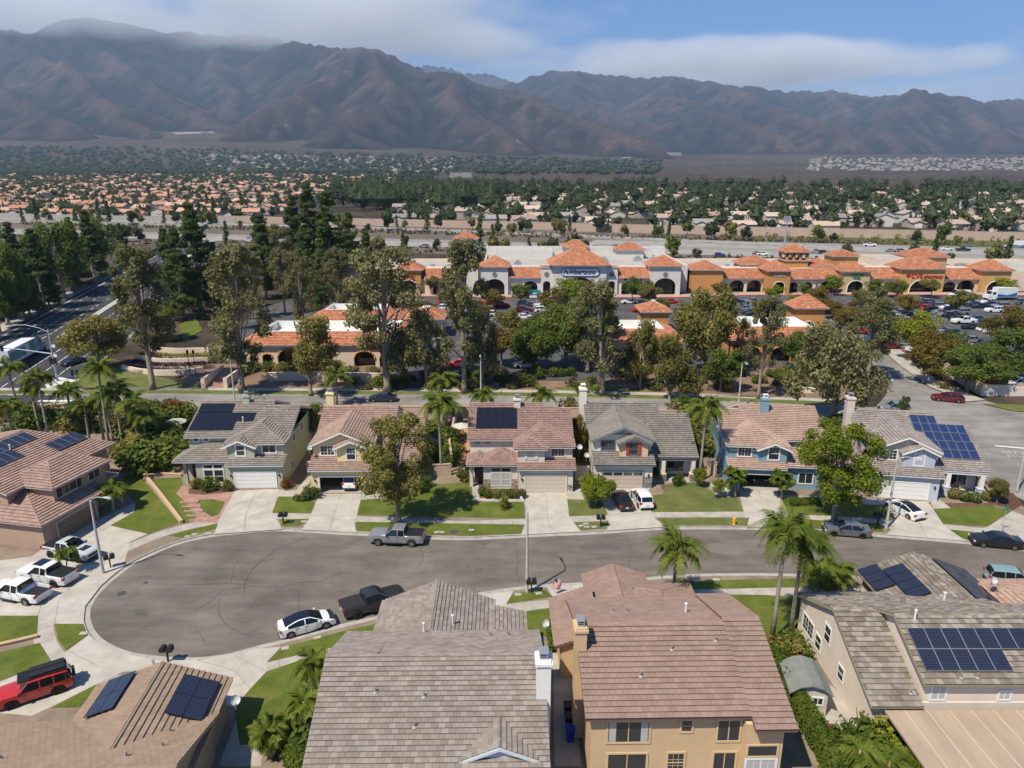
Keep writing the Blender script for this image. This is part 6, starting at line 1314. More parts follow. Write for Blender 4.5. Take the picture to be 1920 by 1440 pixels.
t = thing('ladder', 'wooden trellis ladder leaning by the condenser', 'ladder', (24.1, 40.4, .14)); mb = MB(); mb.box(-.25, 0, 0, -.2, .06, 2.2); mb.box(.2, 0, 0, .25, .06, 2.2); o = mb.build('rails', mat('old_wood', (.2, .16, .12), .8), t); o.rotation_euler = (R(-12), 0, R(70)); mb = MB()
for k in range(9): mb.box(-.2, .01, .15 + .23 * k, .2, .05, .2 + .23 * k)
o = mb.build('rungs', MATS['old_wood'], t); o.rotation_euler = (R(-12), 0, R(70))
x, y = 22.0, 40.9; t = thing('storage_tub', 'red lidded tub among clutter in front of the garden shed', 'tub', (x, y, .14)); mb = MB(); mb.lathe([(.22, 0), (.28, .45), (.3, .46), (.3, .5)], 12); mb.build('tub', WHITE, t); mb = MB(); mb.lathe([(.31, .5), (.31, .54), (.001, .6)], 12); mb.build('lid', PAINTR, t)
# umbrellas and patio sets
def parasol(x, y, label, c, r=1.6):
    t = thing('patio_umbrella', label, 'umbrella', (x, y, H(y) + .14)); mb = MB(); mb.tube([(0, 0, 0), (0, 0, 2.5)], .03, 6); mb.lathe([(.3, 0), (.3, .08), (.05, .1)], 10); mb.build('pole', METG, t); mb = MB(); n = 8; vs = [(0, 0, 2.65)] + [(r * math.cos(2 * math.pi * k / n), r * math.sin(2 * math.pi * k / n), 2.15) for k in range(n)] + [(r * math.cos(2 * math.pi * k / n), r * math.sin(2 * math.pi * k / n), 2.02) for k in range(n)]
    mb.add(vs, [(0, 1 + k, 1 + (k + 1) % n) for k in range(n)] + [(1 + k, 9 + k, 9 + (k + 1) % n, 1 + (k + 1) % n) for k in range(n)]); mb.build('canopy', c, t)
UMB = mat('canvas_beige', (.52, .47, .40), .8); x, y = at(331, 818); parasol(x, y, 'pale beige patio umbrella in the garden left of the sage house', UMB, 1.7); x, y = at(866, 826); parasol(x, y, 'beige patio umbrella over a table beside the light beige house', UMB, 1.4); x, y = at(806, 853); parasol(x, y, 'green patio umbrella in the side yard of the yellow house', mat('canvas_green', (.10, .22, .17), .8), 1.3)
def chair(x, y, rz, label):
    t = thing('patio_chair', label, 'chair', (x, y, H(y) + .15), rz); m_ = mat('chair_wicker', (.45, .36, .26), .8, var=.1)
    mb = MB(); mb.box(-.25, -.25, .38, .25, .25, .46); mb.build('seat', m_, t); mb = MB(); mb.box(-.25, .2, .46, .25, .27, .95); mb.build('backrest', m_, t)
    for a in (-.22, .22):
        for b in (-.22, .22): mb = MB(); mb.box(a - .025, b - .025, 0, a + .025, b + .025, .38); mb.build('leg', m_, t)
x, y = at(1803, 926); chair(x, y, .4, 'wicker chair on the porch of the lavender grey house'); x, y = at(1790, 922); chair(x, y, -.6, 'second wicker chair at the porch pillar of the lavender house')
x, y = at(866, 850); t = thing('patio_table', 'wooden patio table under the beige umbrella', 'table', (x, y, H(y) + .15)); mb = MB(); mb.box(-.7, -.5, .68, .7, .5, .74); mb.build('tabletop', mat('teak', (.3, .17, .09), .7), t)
for a in (-.6, .6):
    for b in (-.4, .4): mb = MB(); mb.box(a - .04, b - .04, 0, a + .04, b + .04, .68); mb.build('leg', MATS['teak'], t)
# pool by the palms
drape('pool', [(-37.5 - 9, 96.5), (-44, 95.8), (-41.6, 96.2), (-40.6, 98.2), (-42.5, 99.8), (-45.5, 99.2)], .16, mat('pool_water', (.02, .12, .16), .05, spec=.8))
# garden walls
WALLT = mat('block_wall_tan', (.44, .33, .25), .9, var=.12, vs=1, bump=.2, bs=10); WALLP = mat('block_wall_pale', (.58, .50, .40), .9, var=.1, vs=1)
def wall(name, pts, h, label, m=WALLT, wd=.2, cap=None, cat='wall', base=0.1):
    t = thing(name, label, cat, (0, 0, 0)); mb = MB()
    A, B = offset_line(pts, wd / 2), offset_line(pts, -wd / 2); vs = []; n = len(pts)
    for (a, b), (c, d) in zip(A, B): za, zb = H(b), H(d); vs += [(a, b, za - .3), (a, b, za + base + h), (c, d, zb + base + h), (c, d, zb - .3)]
    fs = [(0, 3, 2, 1), (4 * n - 4, 4 * n - 3, 4 * n - 2, 4 * n - 1)]
    for i in range(n - 1):
        o = 4 * i; fs += [(o + k, o + (k + 1) % 4, o + 4 + (k + 1) % 4, o + 4 + k) for k in range(4)]
    mb.add(vs, fs); me = mb.mesh('wall_body', m); bm = bmesh.new(); bm.from_mesh(me); bmesh.ops.recalc_face_normals(bm, faces=bm.faces[:]); bm.to_mesh(me); bm.free(); link('wall_body', me, t)
    L_ = offset_line(pts, wd / 2 + .05); M_ = offset_line(pts, -wd / 2 - .05); mb = MB(); vs = []
    for (a, b), (c, d) in zip(L_, M_): za, zb = H(b) + base + h, H(d) + base + h; vs += [(a, b, za + .001), (a, b, za + .09), (c, d, zb + .09), (c, d, zb + .001)]
    mb.add(vs, fs); me = mb.mesh('coping', cap or m); bm = bmesh.new(); bm.from_mesh(me); bmesh.ops.recalc_face_normals(bm, faces=bm.faces[:]); bm.to_mesh(me); bm.free(); link('coping', me, t); return t
wall('garden_wall', [(x, y - .5) for x, y in BS], 1.7, 'tan block wall along the back street behind the houses')
wall('garden_wall', [at(947 - 100, 877), at(843, 850), at(852, 805), at(858, 785)], 1.7, 'tan side wall between the yellow and the light beige house', WALLT)
wall('garden_wall', [at(812, 895), at(846, 893)], 1.6, 'tan block wall return at the yellow house front lawn', WALLT); wall('garden_wall', [at(577, 892), at(590, 892)], 1.8, 'tan brick wall stub between the sage and yellow houses')
wall('garden_wall', [at(1325, 890), at(1343, 893)], 1.8, 'tan wall stub left of the blue house', WALLT); wall('garden_wall', [at(1078, 900), at(1104, 900)], 1.7, 'pale fence panel between the beige and cream houses', WALLP); wall('garden_wall', [(59.6, 92), (59.0, 96), (57.5, 100)], 1.7, 'tan wall at the corner lot beside the side street')
wall('planter_edge', [at(265, 887), at(300, 930), at(341, 984)], .35, 'low tan edging wall dividing the two lawns', mat('edging_tan', (.50, .34, .22), .85, var=.1, vs=2), .3); wall('planter_edge', [at(272, 897), at(305, 893), at(341, 895)], .3, 'curved low edging below the palm garden', MATS['edging_tan'], .25)
wall('planter_edge', [at(0, 1214), at(40, 1205), at(72, 1197)], .2, 'low tan edging between the two left lawns', MATS['edging_tan'], .25)
wall('garden_wall', [at(-60, 800), at(40, 786), at(120, 778), at(200, 772)], 1.7, 'dark tan wall along the crossing behind the palms', WALLT)
gt = thing('side_gate', 'dark metal gate beside the blue house', 'gate', (*at(1353, 897), H(80) + .1)); mb = MB()
for k in range(12): mb.box(-.85 + .15 * k, -.02, .1, -.8 + .15 * k, .02, 1.7)
mb.box(-.9, -.03, 1.66, .9, .03, 1.74); mb.box(-.9, -.03, .08, .9, .03, .14); mb.build('bars', BLKPL, gt)
# traffic signal and mast arm at the boulevard
x, y = at(108, 716); t = thing('traffic_signal', 'grey traffic signal mast with long arm and lamp over the boulevard', 'traffic signal', (x, y, H(y) + .12)); mb = MB(); mb.tube([(0, 0, 0), (0, 0, 9.8)], [.2, .12], 10); mb.build('pole', GALV, t)
mb = MB(); mb.tube([(0, 0, 5.2), (-6, .2, 6.0), (-13, .5, 6.4)], [.14, .1, .06], 8); mb.build('mast_arm', GALV, t); mb = MB(); mb.tube([(0, 0, 9.2), (-1.5, 0, 10.0), (-4.0, 0, 10.6), (-6.3, 0, 10.5)], .05, 7); mb.box(-7.0, -.15, 10.4, -6.2, .15, 10.55); mb.build('lamp_arm', GALV, t); SIGB = mat('signal_black', (.015, .015, .015), .6)
for xx, yy, zz in ((-9, -.1, 5.7), (.4, -.3, 3.4), (-.35, -.3, 3.4)): mb = MB(); mb.box(xx - .22, yy - .15, zz, xx + .22, yy + .15, zz + 1.1); mb.build('signal_head', SIGB, t)
for zz in (6.4, 4.6): mb = MB(); mb.box(.15, -.05, zz, .75, .05, zz + .5); mb.build('sign_plate', WHITE, t)
x, y = at(146, 735); t = thing('pedestrian_signal', 'short post with two black signal heads on the corner', 'traffic signal', (x, y, H(y) + .12)); mb = MB(); mb.tube([(0, 0, 0), (0, 0, 3.1)], .07, 7); mb.build('pole', GALV, t)
for xx in (-.4, .4): mb = MB(); mb.box(xx - .2, -.15, 2.9, xx + .2, .15, 3.9); mb.build('signal_head', SIGB, t)
# ------------------------------------------------------------------ foliage
BARK = mat('bark_grey', (0.16, 0.125, 0.095), .95, col2=(0.30, 0.25, 0.20), vs=1.2, streak=(3, 3, .5), bump=.4, bs=6); BARKP = mat('bark_pale', (0.36, 0.29, 0.23), .9, col2=(0.22, 0.165, 0.125), vs=.8, streak=(2, 2, .5)); PALMT = mat('palm_trunk', (0.20, 0.165, 0.13), .9, col2=(0.36, 0.32, 0.27), vs=2, streak=(.3, .3, 5)); BOOT = mat('palm_boot', (0.45, 0.25, 0.10), .8, col2=(0.42, 0.34, 0.22), vs=3)
LF_EUC = leaf_mat('leaf_eucalypt', (0.113, 0.120, 0.043), (0.227, 0.218, 0.086), (0.393, 0.353, 0.168)); LF_OLV = leaf_mat('leaf_olive', (0.117, 0.114, 0.026), (0.231, 0.212, 0.050), (0.388, 0.321, 0.097)); LF_GRN = leaf_mat('leaf_green', (0.068, 0.108, 0.017), (0.143, 0.188, 0.031), (0.285, 0.289, 0.058)); LF_BRT = leaf_mat('leaf_bright', (0.112, 0.159, 0.010), (0.225, 0.266, 0.018), (0.390, 0.388, 0.043)); LF_PIN = leaf_mat('leaf_pine', (0.048, 0.078, 0.020), (0.100, 0.140, 0.033), (0.203, 0.223, 0.057)); LF_AUT = leaf_mat('leaf_autumn', (0.127, 0.106, 0.021), (0.218, 0.161, 0.030), (0.333, 0.224, 0.057)); LF_PLM = leaf_mat('leaf_palm', (0.084, 0.127, 0.014), (0.162, 0.207, 0.026), (0.288, 0.287, 0.055), trans=.4); LF_HDG = leaf_mat('leaf_hedge', (0.052, 0.092, 0.010), (0.110, 0.155, 0.018), (0.19, 0.225, 0.038)); LF_RED = leaf_mat('leaf_rust', (0.14, 0.06, 0.016), (0.26, 0.12, 0.025), (0.38, 0.2, 0.05)); LF_FAR = leaf_mat('leaf_far', (0.031, 0.048, 0.017), (0.066, 0.091, 0.031), (0.138, 0.150, 0.060)); LF_DRY = leaf_mat('leaf_dry', (0.09, 0.07, 0.032), (0.15, 0.12, 0.052), (0.22, 0.17, 0.08))
def leaves(C, Rr, N, size, seed, up=0.35, shell=.55, aspect=1.7, droop=0.0):
    """rhombic leaf faces scattered through ellipsoid clumps. C (k,3) centres, Rr (k,3) radii, N leaves per clump"""
    g = np.random.default_rng(seed); k = len(C); idx = np.repeat(np.arange(k), N); n = len(idx)
    d = g.normal(size=(n, 3)); d /= np.linalg.norm(d, axis=1, keepdims=True); rad = shell + (1 - shell) * g.random(n) ** .7; rad *= np.where(g.random(n) < .12, 1.18, 1)
    P = C[idx] + d * Rr[idx] * rad[:, None]
    nn = d * .7 + g.normal(size=(n, 3)) * .55; nn[:, 2] += up; nn /= np.linalg.norm(nn, axis=1, keepdims=True)
    t = g.normal(size=(n, 3)); t[:, 2] -= droop * 2; t -= nn * np.sum(t * nn, 1, keepdims=True); t /= np.linalg.norm(t, axis=1, keepdims=True) + 1e-9; b = np.cross(nn, t)
    s = size * (.6 + .8 * g.random(n))[:, None]; t = t * s * aspect / 2; b = b * s / 2
    V = np.stack([P - t, P - b * 1.0 + nn * s * .06, P + t, P + b * 1.0 + nn * s * .06], 1).reshape(-1, 3)
    return V, np.arange(4 * n).reshape(-1, 4)
def with_core(V, F, C, Rr):
    """dense heart of leaves inside far crowns: an octahedron per crown, as degenerate quads"""
    o = np.array([(1, 0, 0), (0, 1, 0), (-1, 0, 0), (0, -1, 0), (0, 0, 1), (0, 0, -1.)]); f = np.array([(0, 1, 4), (1, 2, 4), (2, 3, 4), (3, 0, 4), (1, 0, 5), (2, 1, 5), (3, 2, 5), (0, 3, 5)])
    P = (C[:, None, :] + o[None] * Rr[:, None, :]).reshape(-1, 3); mids = []; Q = []
    n0 = len(V); add = []
    for k in range(len(C)):
        for a, b, c in f:
            A, B, D = P[k * 6 + a], P[k * 6 + b], P[k * 6 + c]; m = (A + B) / 2; base = n0 + len(add); add += [A, m + (m - C[k]) * .25, B, D]; Q.append((base, base + 1, base + 2, base + 3))
    return np.concatenate([V, np.array(add)]), np.concatenate([F, np.array(Q)])
def limbs(base, tips, r0, seed, trunk_h, lean=(0, 0), n=7, every=1, bark=None, fork=.5):
    rr_ = random.Random(seed); mb = MB(); P = [(base[0] + lean[0] * f * f + rr_.uniform(-.12, .12) * (f > 0), base[1] + lean[1] * f * f + rr_.uniform(-.12, .12) * (f > 0), trunk_h * f) for f in (0, .06, .25, .5, .75, 1)]
    mb.tube(P, [r0 * 1.5, r0 * 1.05, r0 * .9, r0 * .75, r0 * .55, r0 * .2], n)
    for i, t in enumerate(tips):
        if i % every: continue
        f = min(.95, max(fork * .6, (t[2] / trunk_h) * rr_.uniform(.45, .8))); j = f * (len(P) - 2) ; a = P[min(len(P) - 1, 1 + int(j))]; m = [a[q] * .5 + t[q] * .5 for q in range(3)]; m[2] += rr_.uniform(-.1, .25) * abs(t[2] - a[2]) * .4; rl = r0 * rr_.uniform(.22, .4)
        mb.tube([a, m, t], [rl, rl * .7, rl * .25], 5, cap=False)
    return mb
PROTO = {}
def proto(kind, var, H_=None):
    """trunk + crown meshes of one tree kind (a few variants each); heights in metres"""
    key = (kind, var)
    if key in PROTO: return PROTO[key]
    g = np.random.default_rng(hash(kind) % 1000 * 0 + sum(map(ord, kind)) * 7 + var); rr_ = random.Random(var * 13 + len(kind))
    bark = BARK; lf = LF_GRN
    if kind == 'euc':
        h = 20.; k = 44; lean = (rr_.uniform(-2.2, 2.2), rr_.uniform(-1, 1)); z = .2 + .8 * g.random(k) ** .85; ang = g.random(k) * 6.28; wd = 3.9 * np.sin(np.clip((z - .08) / .95, 0, 1) * 3.0) ** .7 * (.35 + .65 * g.random(k))
        C = np.stack([np.cos(ang) * wd + lean[0] * z * z, np.sin(ang) * wd + lean[1] * z * z, z * h], 1); rs = .55 + .95 * g.random(k); Rr = np.stack([rs, rs, rs * 1.1], 1); V, F = leaves(C, Rr, 240, .22, var, .2, .3, 2.1, .6); tr = limbs((0, 0), [tuple(c) for c in C], .36, var, h * .93, lean, every=2); bark = BARK if var % 2 else BARKP; lf = LF_EUC
    elif kind == 'weep':
        h = 12.; k = 32; lean = (rr_.uniform(-1, 1), 0); z = .3 + .68 * g.random(k); ang = g.random(k) * 6.28; wd = 4.2 * (1 - (z - .3) * .75) * (.3 + .7 * g.random(k)); C = np.stack([np.cos(ang) * wd + lean[0], np.sin(ang) * wd, z * h], 1); rs = .8 + .6 * g.random(k); Rr = np.stack([rs, rs, rs * 1.4], 1); V, F = leaves(C, Rr, 300, .2, var, .1, .25, 2.2, 1.0); tr = limbs((0, 0), [tuple(c) for c in C], .28, var, h * .8, lean, every=2, fork=.3); lf = LF_OLV; bark = BARKP
    elif kind == 'pine':
        h = 20.; k = 95; z = .1 + .9 * g.random(k) ** .9; ang = g.random(k) * 6.28; wd = (4.3 * (1.02 - z) ** .75) * (.4 + .6 * g.random(k)); C = np.stack([np.cos(ang) * wd, np.sin(ang) * wd, z * h - wd * .12], 1); rs = .55 + .75 * (1.1 - z) * (.7 + .5 * g.random(k)); Rr = np.stack([rs * 1.2, rs * 1.2, rs * .62], 1); V, F = leaves(C, Rr, 190, .24, var, .5, .35, 2.0); tr = limbs((0, 0), [tuple(c) for c in C], .3, var, h * .95, (0, 0), every=4); lf = LF_PIN
    elif kind == 'broad':
        h = 8.; k = 38; d = g.normal(size=(k, 3)); d /= np.linalg.norm(d, axis=1, keepdims=True); C = d * np.array([2.9, 2.9, 2.5]) * (.55 + .45 * g.random((k, 1))) + np.array([0, 0, 4.6]); rs = .75 + .55 * g.random(k); Rr = np.stack([rs, rs, rs * .8], 1); V, F = leaves(C, Rr, 300, .17, var, .4, .4, 1.6); tr = limbs((0, 0), [tuple(c) for c in C], .2, var, h * .62, (rr_.uniform(-.4, .4), 0), every=2)
    elif kind == 'lot':
        h = 6.; k = 20; d = g.normal(size=(k, 3)); d /= np.linalg.norm(d, axis=1, keepdims=True); C = d * np.array([1.9, 1.9, 1.7]) * (.5 + .5 * g.random((k, 1))) + np.array([0, 0, 4.0]); rs = .55 + .5 * g.random(k); Rr = np.stack([rs, rs, rs * .85], 1); V, F = leaves(C, Rr, 180, .18, var, .4, .4, 1.5); tr = limbs((0, 0), [tuple(c) for c in C], .11, var, h * .6, (0, 0), 6, every=3)
    elif kind == 'fronty':       # street tree with open, airy crown
        h = 9.; k = 68; z = .3 + .7 * g.random(k) ** .9; ang = g.random(k) * 6.28; wd = 3.3 * np.sin(np.clip((z - .18) / .9, 0, 1) * 3.0) ** .6 * (.3 + .7 * g.random(k)); C = np.stack([np.cos(ang) * wd, np.sin(ang) * wd, z * h], 1); rs = .5 + .45 * g.random(k); Rr = np.stack([rs, rs, rs * .9], 1); V, F = leaves(C, Rr, 230, .13, var, .35, .3, 1.8, .2); tr = limbs((0, 0), [tuple(c) for c in C], .24, var, h * .86, (rr_.uniform(-.5, .5), 0), 8, every=3); lf = LF_GRN; bark = BARK
    elif kind == 'shrub':
        k = 7; d = g.normal(size=(k, 3)) * np.array([.3, .3, .22]); C = d + np.array([0, 0, .5]); rs = .35 + .15 * g.random(k); Rr = np.stack([rs, rs, rs], 1); V, F = leaves(C, Rr, 90, .13, var, .3, .6, 1.6); tr = MB(); tr.tube([(0, 0, 0), (0, 0, .5)], [.05, .02], 5)
    elif kind == 'ball':
        C = np.array([[0, 0, .5]]); Rr = np.array([[.5, .5, .5]]); V, F = leaves(C, Rr, 650, .10, var, .2, .86, 1.5); tr = MB(); tr.tube([(0, 0, 0), (0, 0, .4)], [.05, .03], 5)
    elif kind == 'far':
        h = 9.; k = 12; d = g.normal(size=(k, 3)); d /= np.linalg.norm(d, axis=1, keepdims=True); C = d * np.array([2.6, 2.6, 2.8]) * (.45 + .55 * g.random((k, 1))) + np.array([0, 0, 5.2]); rs = 1.0 + .7 * g.random(k); Rr = np.stack([rs, rs, rs * .9], 1); V, F = leaves(C, Rr, 75, .55, var, .4, .45, 1.4); tr = MB(); tr.tube([(0, 0, 0), (0, 0, 4.5)], [.25, .15], 5); V, F = with_core(V, F, np.array([[0, 0, 5.2]]), np.array([[2.2, 2.2, 2.3]]))
    elif kind == 'farpine':
        h = 14.; k = 16; z = .12 + .88 * np.linspace(0, 1, k); wd = 2.1 * (1.05 - z) * (.3 + .6 * g.random(k)); ang = g.random(k) * 6.28; C = np.stack([np.cos(ang) * wd, np.sin(ang) * wd, z * h], 1); rs = .6 + 1.6 * (1.05 - z); Rr = np.stack([rs, rs, rs * .8], 1); V, F = leaves(C, Rr, 60, .55, var, .4, .45, 1.5); tr = MB(); tr.tube([(0, 0, 0), (0, 0, 9)], [.25, .08], 5); lf = LF_PIN
    PROTO[key] = (tr.mesh('trunk', bark, True), soup('crown', V, F, lf)); return PROTO[key]
def tree(kind, var, x, y, h, label, group=None, lf=None, rz=None, name='tree', wide=1.0, z=None, cat='tree'):
    hn = {'euc': 20, 'weep': 12, 'pine': 20, 'broad': 8, 'lot': 6, 'fronty': 9, 'shrub': 1, 'ball': 1, 'far': 9, 'farpine': 14}[kind]
    t = thing(name, label, cat, (x, y, (H(y) + .12) if z is None else z), random.uniform(0, 6.28) if rz is None else rz, group); s = h / hn; t.scale = (s * wide, s * wide, s)
    tr, cr = proto(kind, var); link('trunk' if kind not in ('shrub', 'ball') else 'stem', tr, t); c = link('crown' if kind not in ('shrub', 'ball') else 'foliage', cr, t)
    if lf is not None: setm(c, lf)
    return t
# ------------------------------------------------------------------ palms: every frond is a part
def frond_mesh(seed, L=2.6, droop=1.0, nl=30, wl=.68):
    key = ('frond', seed, L, droop)
    if key in PROTO: return PROTO[key]
    g = random.Random(seed); mb = MB(); pts = []
    for i in range(9):
        f = i / 8; pts.append(Vector((L * (f - .12 * droop * f ** 3), 0, L * (.46 * f - .78 * droop * f ** 2.1))))
    mb.tube(pts, [.035 * (1 - .85 * i / 8) for i in range(9)], 4, cap=False)
    for i in range(nl):
        f = .14 + .86 * i / (nl - 1); j = min(7, int(f * 8)); p = pts[j].lerp(pts[j + 1], f * 8 - j); d = (pts[j + 1] - pts[j]).normalized()
        for sd in (1, -1):
            ll = wl * math.sin(min(1, .25 + f * .9) * 2.6) * g.uniform(.85, 1.15) + .08; o = (d * .55 + Vector((0, sd, 0)) * .9 + Vector((0, 0, g.uniform(-.15, .35)))).normalized(); e = p + o * ll * .55; tip = p + o * ll + Vector((0, 0, -ll * (.4 + .35 * droop))); w_ = .032
            mb.add([tuple(p - d * w_), tuple(p + d * w_), tuple(e + d * w_ * 1.2), tuple(tip), tuple(e - d * w_ * 1.2)], [(0, 1, 2, 3, 4)])
    PROTO[key] = mb.mesh('frond', LF_PLM); return PROTO[key]
def palm(x, y, h, label, n=17, L=2.6, group=None, droop=1.0, seed=0, z=None, tr=.17, lean=0.0):
    t = thing('palm_tree', label, 'palm', (x, y, (H(y) + .12) if z is None else z), 0, group); g = random.Random(seed * 31 + int(h * 10)); mb = MB(); lx, ly = g.uniform(-.3, .3) + lean, g.uniform(-.3, .3)
    if h > .4: mb.tube([(0, 0, 0), (lx * .2, ly * .2, h * .3), (lx * .6, ly * .6, h * .7), (lx, ly, h)], [tr * 1.35, tr * 1.05, tr * .9, tr * .75], 9); mb.build('trunk', PALMT, t, smooth=True)
    mb = MB(); mb.tube([(lx, ly, h - .25), (lx, ly, h + .35), (lx, ly, h + .9)], [tr * .95, tr * 1.0, tr * .35], 8); mb.build('crownshaft', BOOT, t)
    for k in range(n):
        o = link('frond', frond_mesh(k % 4, L, (1.0, 1.25, .8, 1.1)[k % 4] * droop), t, (lx, ly, h + .35 + .35 * g.random())); o.rotation_euler = (g.uniform(-.2, .2), -R((g.uniform(-30, 15), g.uniform(0, 35), g.uniform(25, 62))[k % 3]), k * 2.4 + g.uniform(-.2, .2)); s = g.uniform(.85, 1.1); o.scale = (s, s, s)
    return t
def ph(px, py_base, py_top):
    """height of something standing at a ground point whose top is seen at py_top"""
    x, y = at(px, py_base); v = (py_top - 720) / FPX; k = CT - v * ST; t = y / k; return x, y, HC - t * (ST + v * CT) - H(y)
def P(px, pb, pt, label, **k): x, y, h = ph(px, pb, pt); return palm(x, y, h, label, **k)
P(45, 812, 700, 'tall queen palm at the left edge by the crossing', seed=1); P(93, 830, 722, 'slender palm second from the left by the crossing wall', seed=2); P(136, 790, 745, 'small bushy palm beside the crossing wall', seed=3); P(207, 850, 703, 'tallest queen palm in the garden left of the sage house', seed=4, L=3.0, n=20); P(232, 846, 745, 'second queen palm beside the tallest one', seed=5, L=2.8); P(214, 838, 752, 'thin palm with pale trunk between two queen palms', seed=6); P(262, 852, 768, 'palm with yellowish fronds near the pool', seed=7); P(276, 850, 790, 'short palm by the pool', seed=8, L=2.2); P(132, 778, 740, 'palm against the crossing wall', seed=9, L=2.2)
P(828, 893, 768, 'queen palm in the side yard between the yellow and beige houses', seed=10, L=2.8, n=20); P(832, 790, 722, 'bright palm behind the yellow house wall', seed=11, L=2.8); P(838, 800, 775, 'low dark palm beside the side wall', seed=12, L=2.4); P(1311, 905, 775, 'king palm between the cream and blue houses', seed=13, L=2.9, n=16); P(632, 760, 715, 'queen palm on the verge behind the yellow house', seed=14, L=3.0); P(905, 782, 748, 'palm top showing over the ridge of the beige house', seed=15, L=2.4); P(1010, 786, 750, 'palm top right of the chimney of the beige house', seed=16, L=2.6)
P(1262, 1140, 1042, 'bushy palm behind the near rose roof', seed=17, L=2.7, n=22); P(1447, 1205, 1010, 'tall queen palm nearest the camera at the right, left of the pair', seed=18, L=3.0, n=20, droop=1.1); P(1482, 1188, 1032, 'tall queen palm nearest the camera at the right, right of the pair', seed=19, L=3.0, n=20, droop=1.1); P(1533, 1118, 1080, 'small palm at the kerb beyond the palm pair', seed=20, L=2.2); P(1563, 1115, 1090, 'smallest palm beside the near driveway', seed=21, L=2.0)
P(125, 1078, 1050, 'tiny palm between the white pickups', seed=22, L=1.1, n=10, tr=.07); P(213, 962, 930, 'feathery palm at the corner of the brown house', seed=23, L=1.9); P(596, 1330, 1262, 'palm at the left wall of the near grey roofed house', seed=24, L=1.7); P(575, 1388, 1340, 'low palm below the near grey roof', seed=25, L=1.4); P(510, 1420, 1392, 'yellow green fan palm beside the near umber wall', seed=26, L=1.4, n=22, droop=.7)
P(1378, 935, 908, 'cycad left of the blue house garage', seed=27, L=1.5, n=22, droop=.6, tr=.14); P(1466, 938, 912, 'cycad right of the blue house garage', seed=28, L=1.5, n=22, droop=.6, tr=.14)
for i, (px, py, lb) in enumerate(((250, 855, 'left'), (300, 848, 'middle'), (330, 860, 'right'))): P(px, py + 14, py, 'low feathery palm in the garden bed, %s of three' % lb, seed=30 + i, L=1.8, n=14)
for i, (px, py, lb) in enumerate(((1590, 1420, 'left'), (1650, 1432, 'middle'), (1690, 1440, 'right'))): P(px + 15, py + 45, py + 18, 'near palm clump below the patio cover, %s of three' % lb, seed=40 + i, L=1.5, n=20)
for i, (px, py, lb) in enumerate(((30, 800, 'by the left wall'), (75, 772, 'by the crossing'), (170, 800, 'beside the solar roof'), (195, 790, 'behind the solar roof'))): P(px, py + 40, py - 30, 'banana like palm %s' % lb, seed=50 + i, L=2.0, n=12, droop=.9)
# ------------------------------------------------------------------ single trees of the near lots
def T(kind, var, px, pb, pt, label, **k): x, y, h = ph(px, pb, pt); return tree(kind, var, x, y, h, label, **k)
T('fronty', 0, 748, 982, 792, 'airy street tree in front of the yellow house', rz=.4, wide=.92, lf=LF_OLV); T('fronty', 1, 1561, 985, 800, 'bright leafy street tree between the blue and lavender houses', rz=1.0, wide=1.1, lf=LF_BRT)
T('broad', 0, 1117, 948, 886, 'round bright green shrub tree beside the dark sedan', lf=LF_BRT, wide=1.35); T('lot', 0, 1345, 935, 898, 'small citrus tree on the dry lawn', lf=LF_BRT); T('broad', 1, 1310, 915, 872, 'bright bush at the blue house side path', lf=LF_BRT, wide=.7)
T('broad', 2, 1868, 945, 895, 'big dark bush at the corner of the lavender house', lf=LF_OLV, wide=.9); T('broad', 3, 595, 830, 752, 'green bush tree between the sage and yellow roofs', wide=.75); T('broad', 4, 1082, 860, 772, 'olive tree between the beige and cream houses', lf=LF_AUT, wide=.55); T('broad', 5, 865, 905, 878, 'leafy bush beside the entry of the beige house', lf=LF_OLV, wide=.9)
T('fronty', 2, 1690, 790, 745, 'thin tree by the chimney of the lavender house', wide=.6)
SHR = [(368, 918), (388, 919), (408, 920), (428, 920), (905, 930), (915, 935), (930, 935), (945, 935), (958, 935), (968, 935), (978, 935), (1068, 922), (1786, 936), (1808, 941), (1828, 943), (1850, 940), (585, 935), (577, 940), (690, 925), (730, 928), (745, 930), (775, 926), (790, 922), (800, 916), (880, 905), (1272, 912)]
RK = rank([q[0] for q in SHR[:4]]) + rank([q[0] for q in SHR[4:12]]) + rank([q[0] for q in SHR[12:16]]) + rank([q[0] for q in SHR[16:24]]) + ['single', 'single']
for i, (px, py) in enumerate(SHR):
    x, y = at(px, py); rnd = 12 <= i <= 15; b = 'clipped' if rnd else 'leafy'; w_ = ('in front of the sage house window', 'by the stone faced window', 'before the lavender house porch', 'along the yellow house front')[0 if i < 4 else 1 if i < 12 else 2 if i < 16 else 3]
    if i in (24,): w_ = 'at the beige house entry'
    if i == 25: w_ = 'in the cream house porch bed'
    tree('ball' if rnd or 4 <= i < 11 else 'shrub', i % 3, x, y, 1.1 if not rnd else 1.25, '%s shrub %s, %s' % (b, w_, RK[i]), group='shrubs ' + w_, lf=LF_HDG if i % 3 else LF_OLV, name='shrub', cat='shrub')
x, y = at(538, 918); tree('shrub', 1, x, y, 1.0, 'orange flowering bush at the sage house garage', lf=LF_RED, name='shrub', cat='shrub')
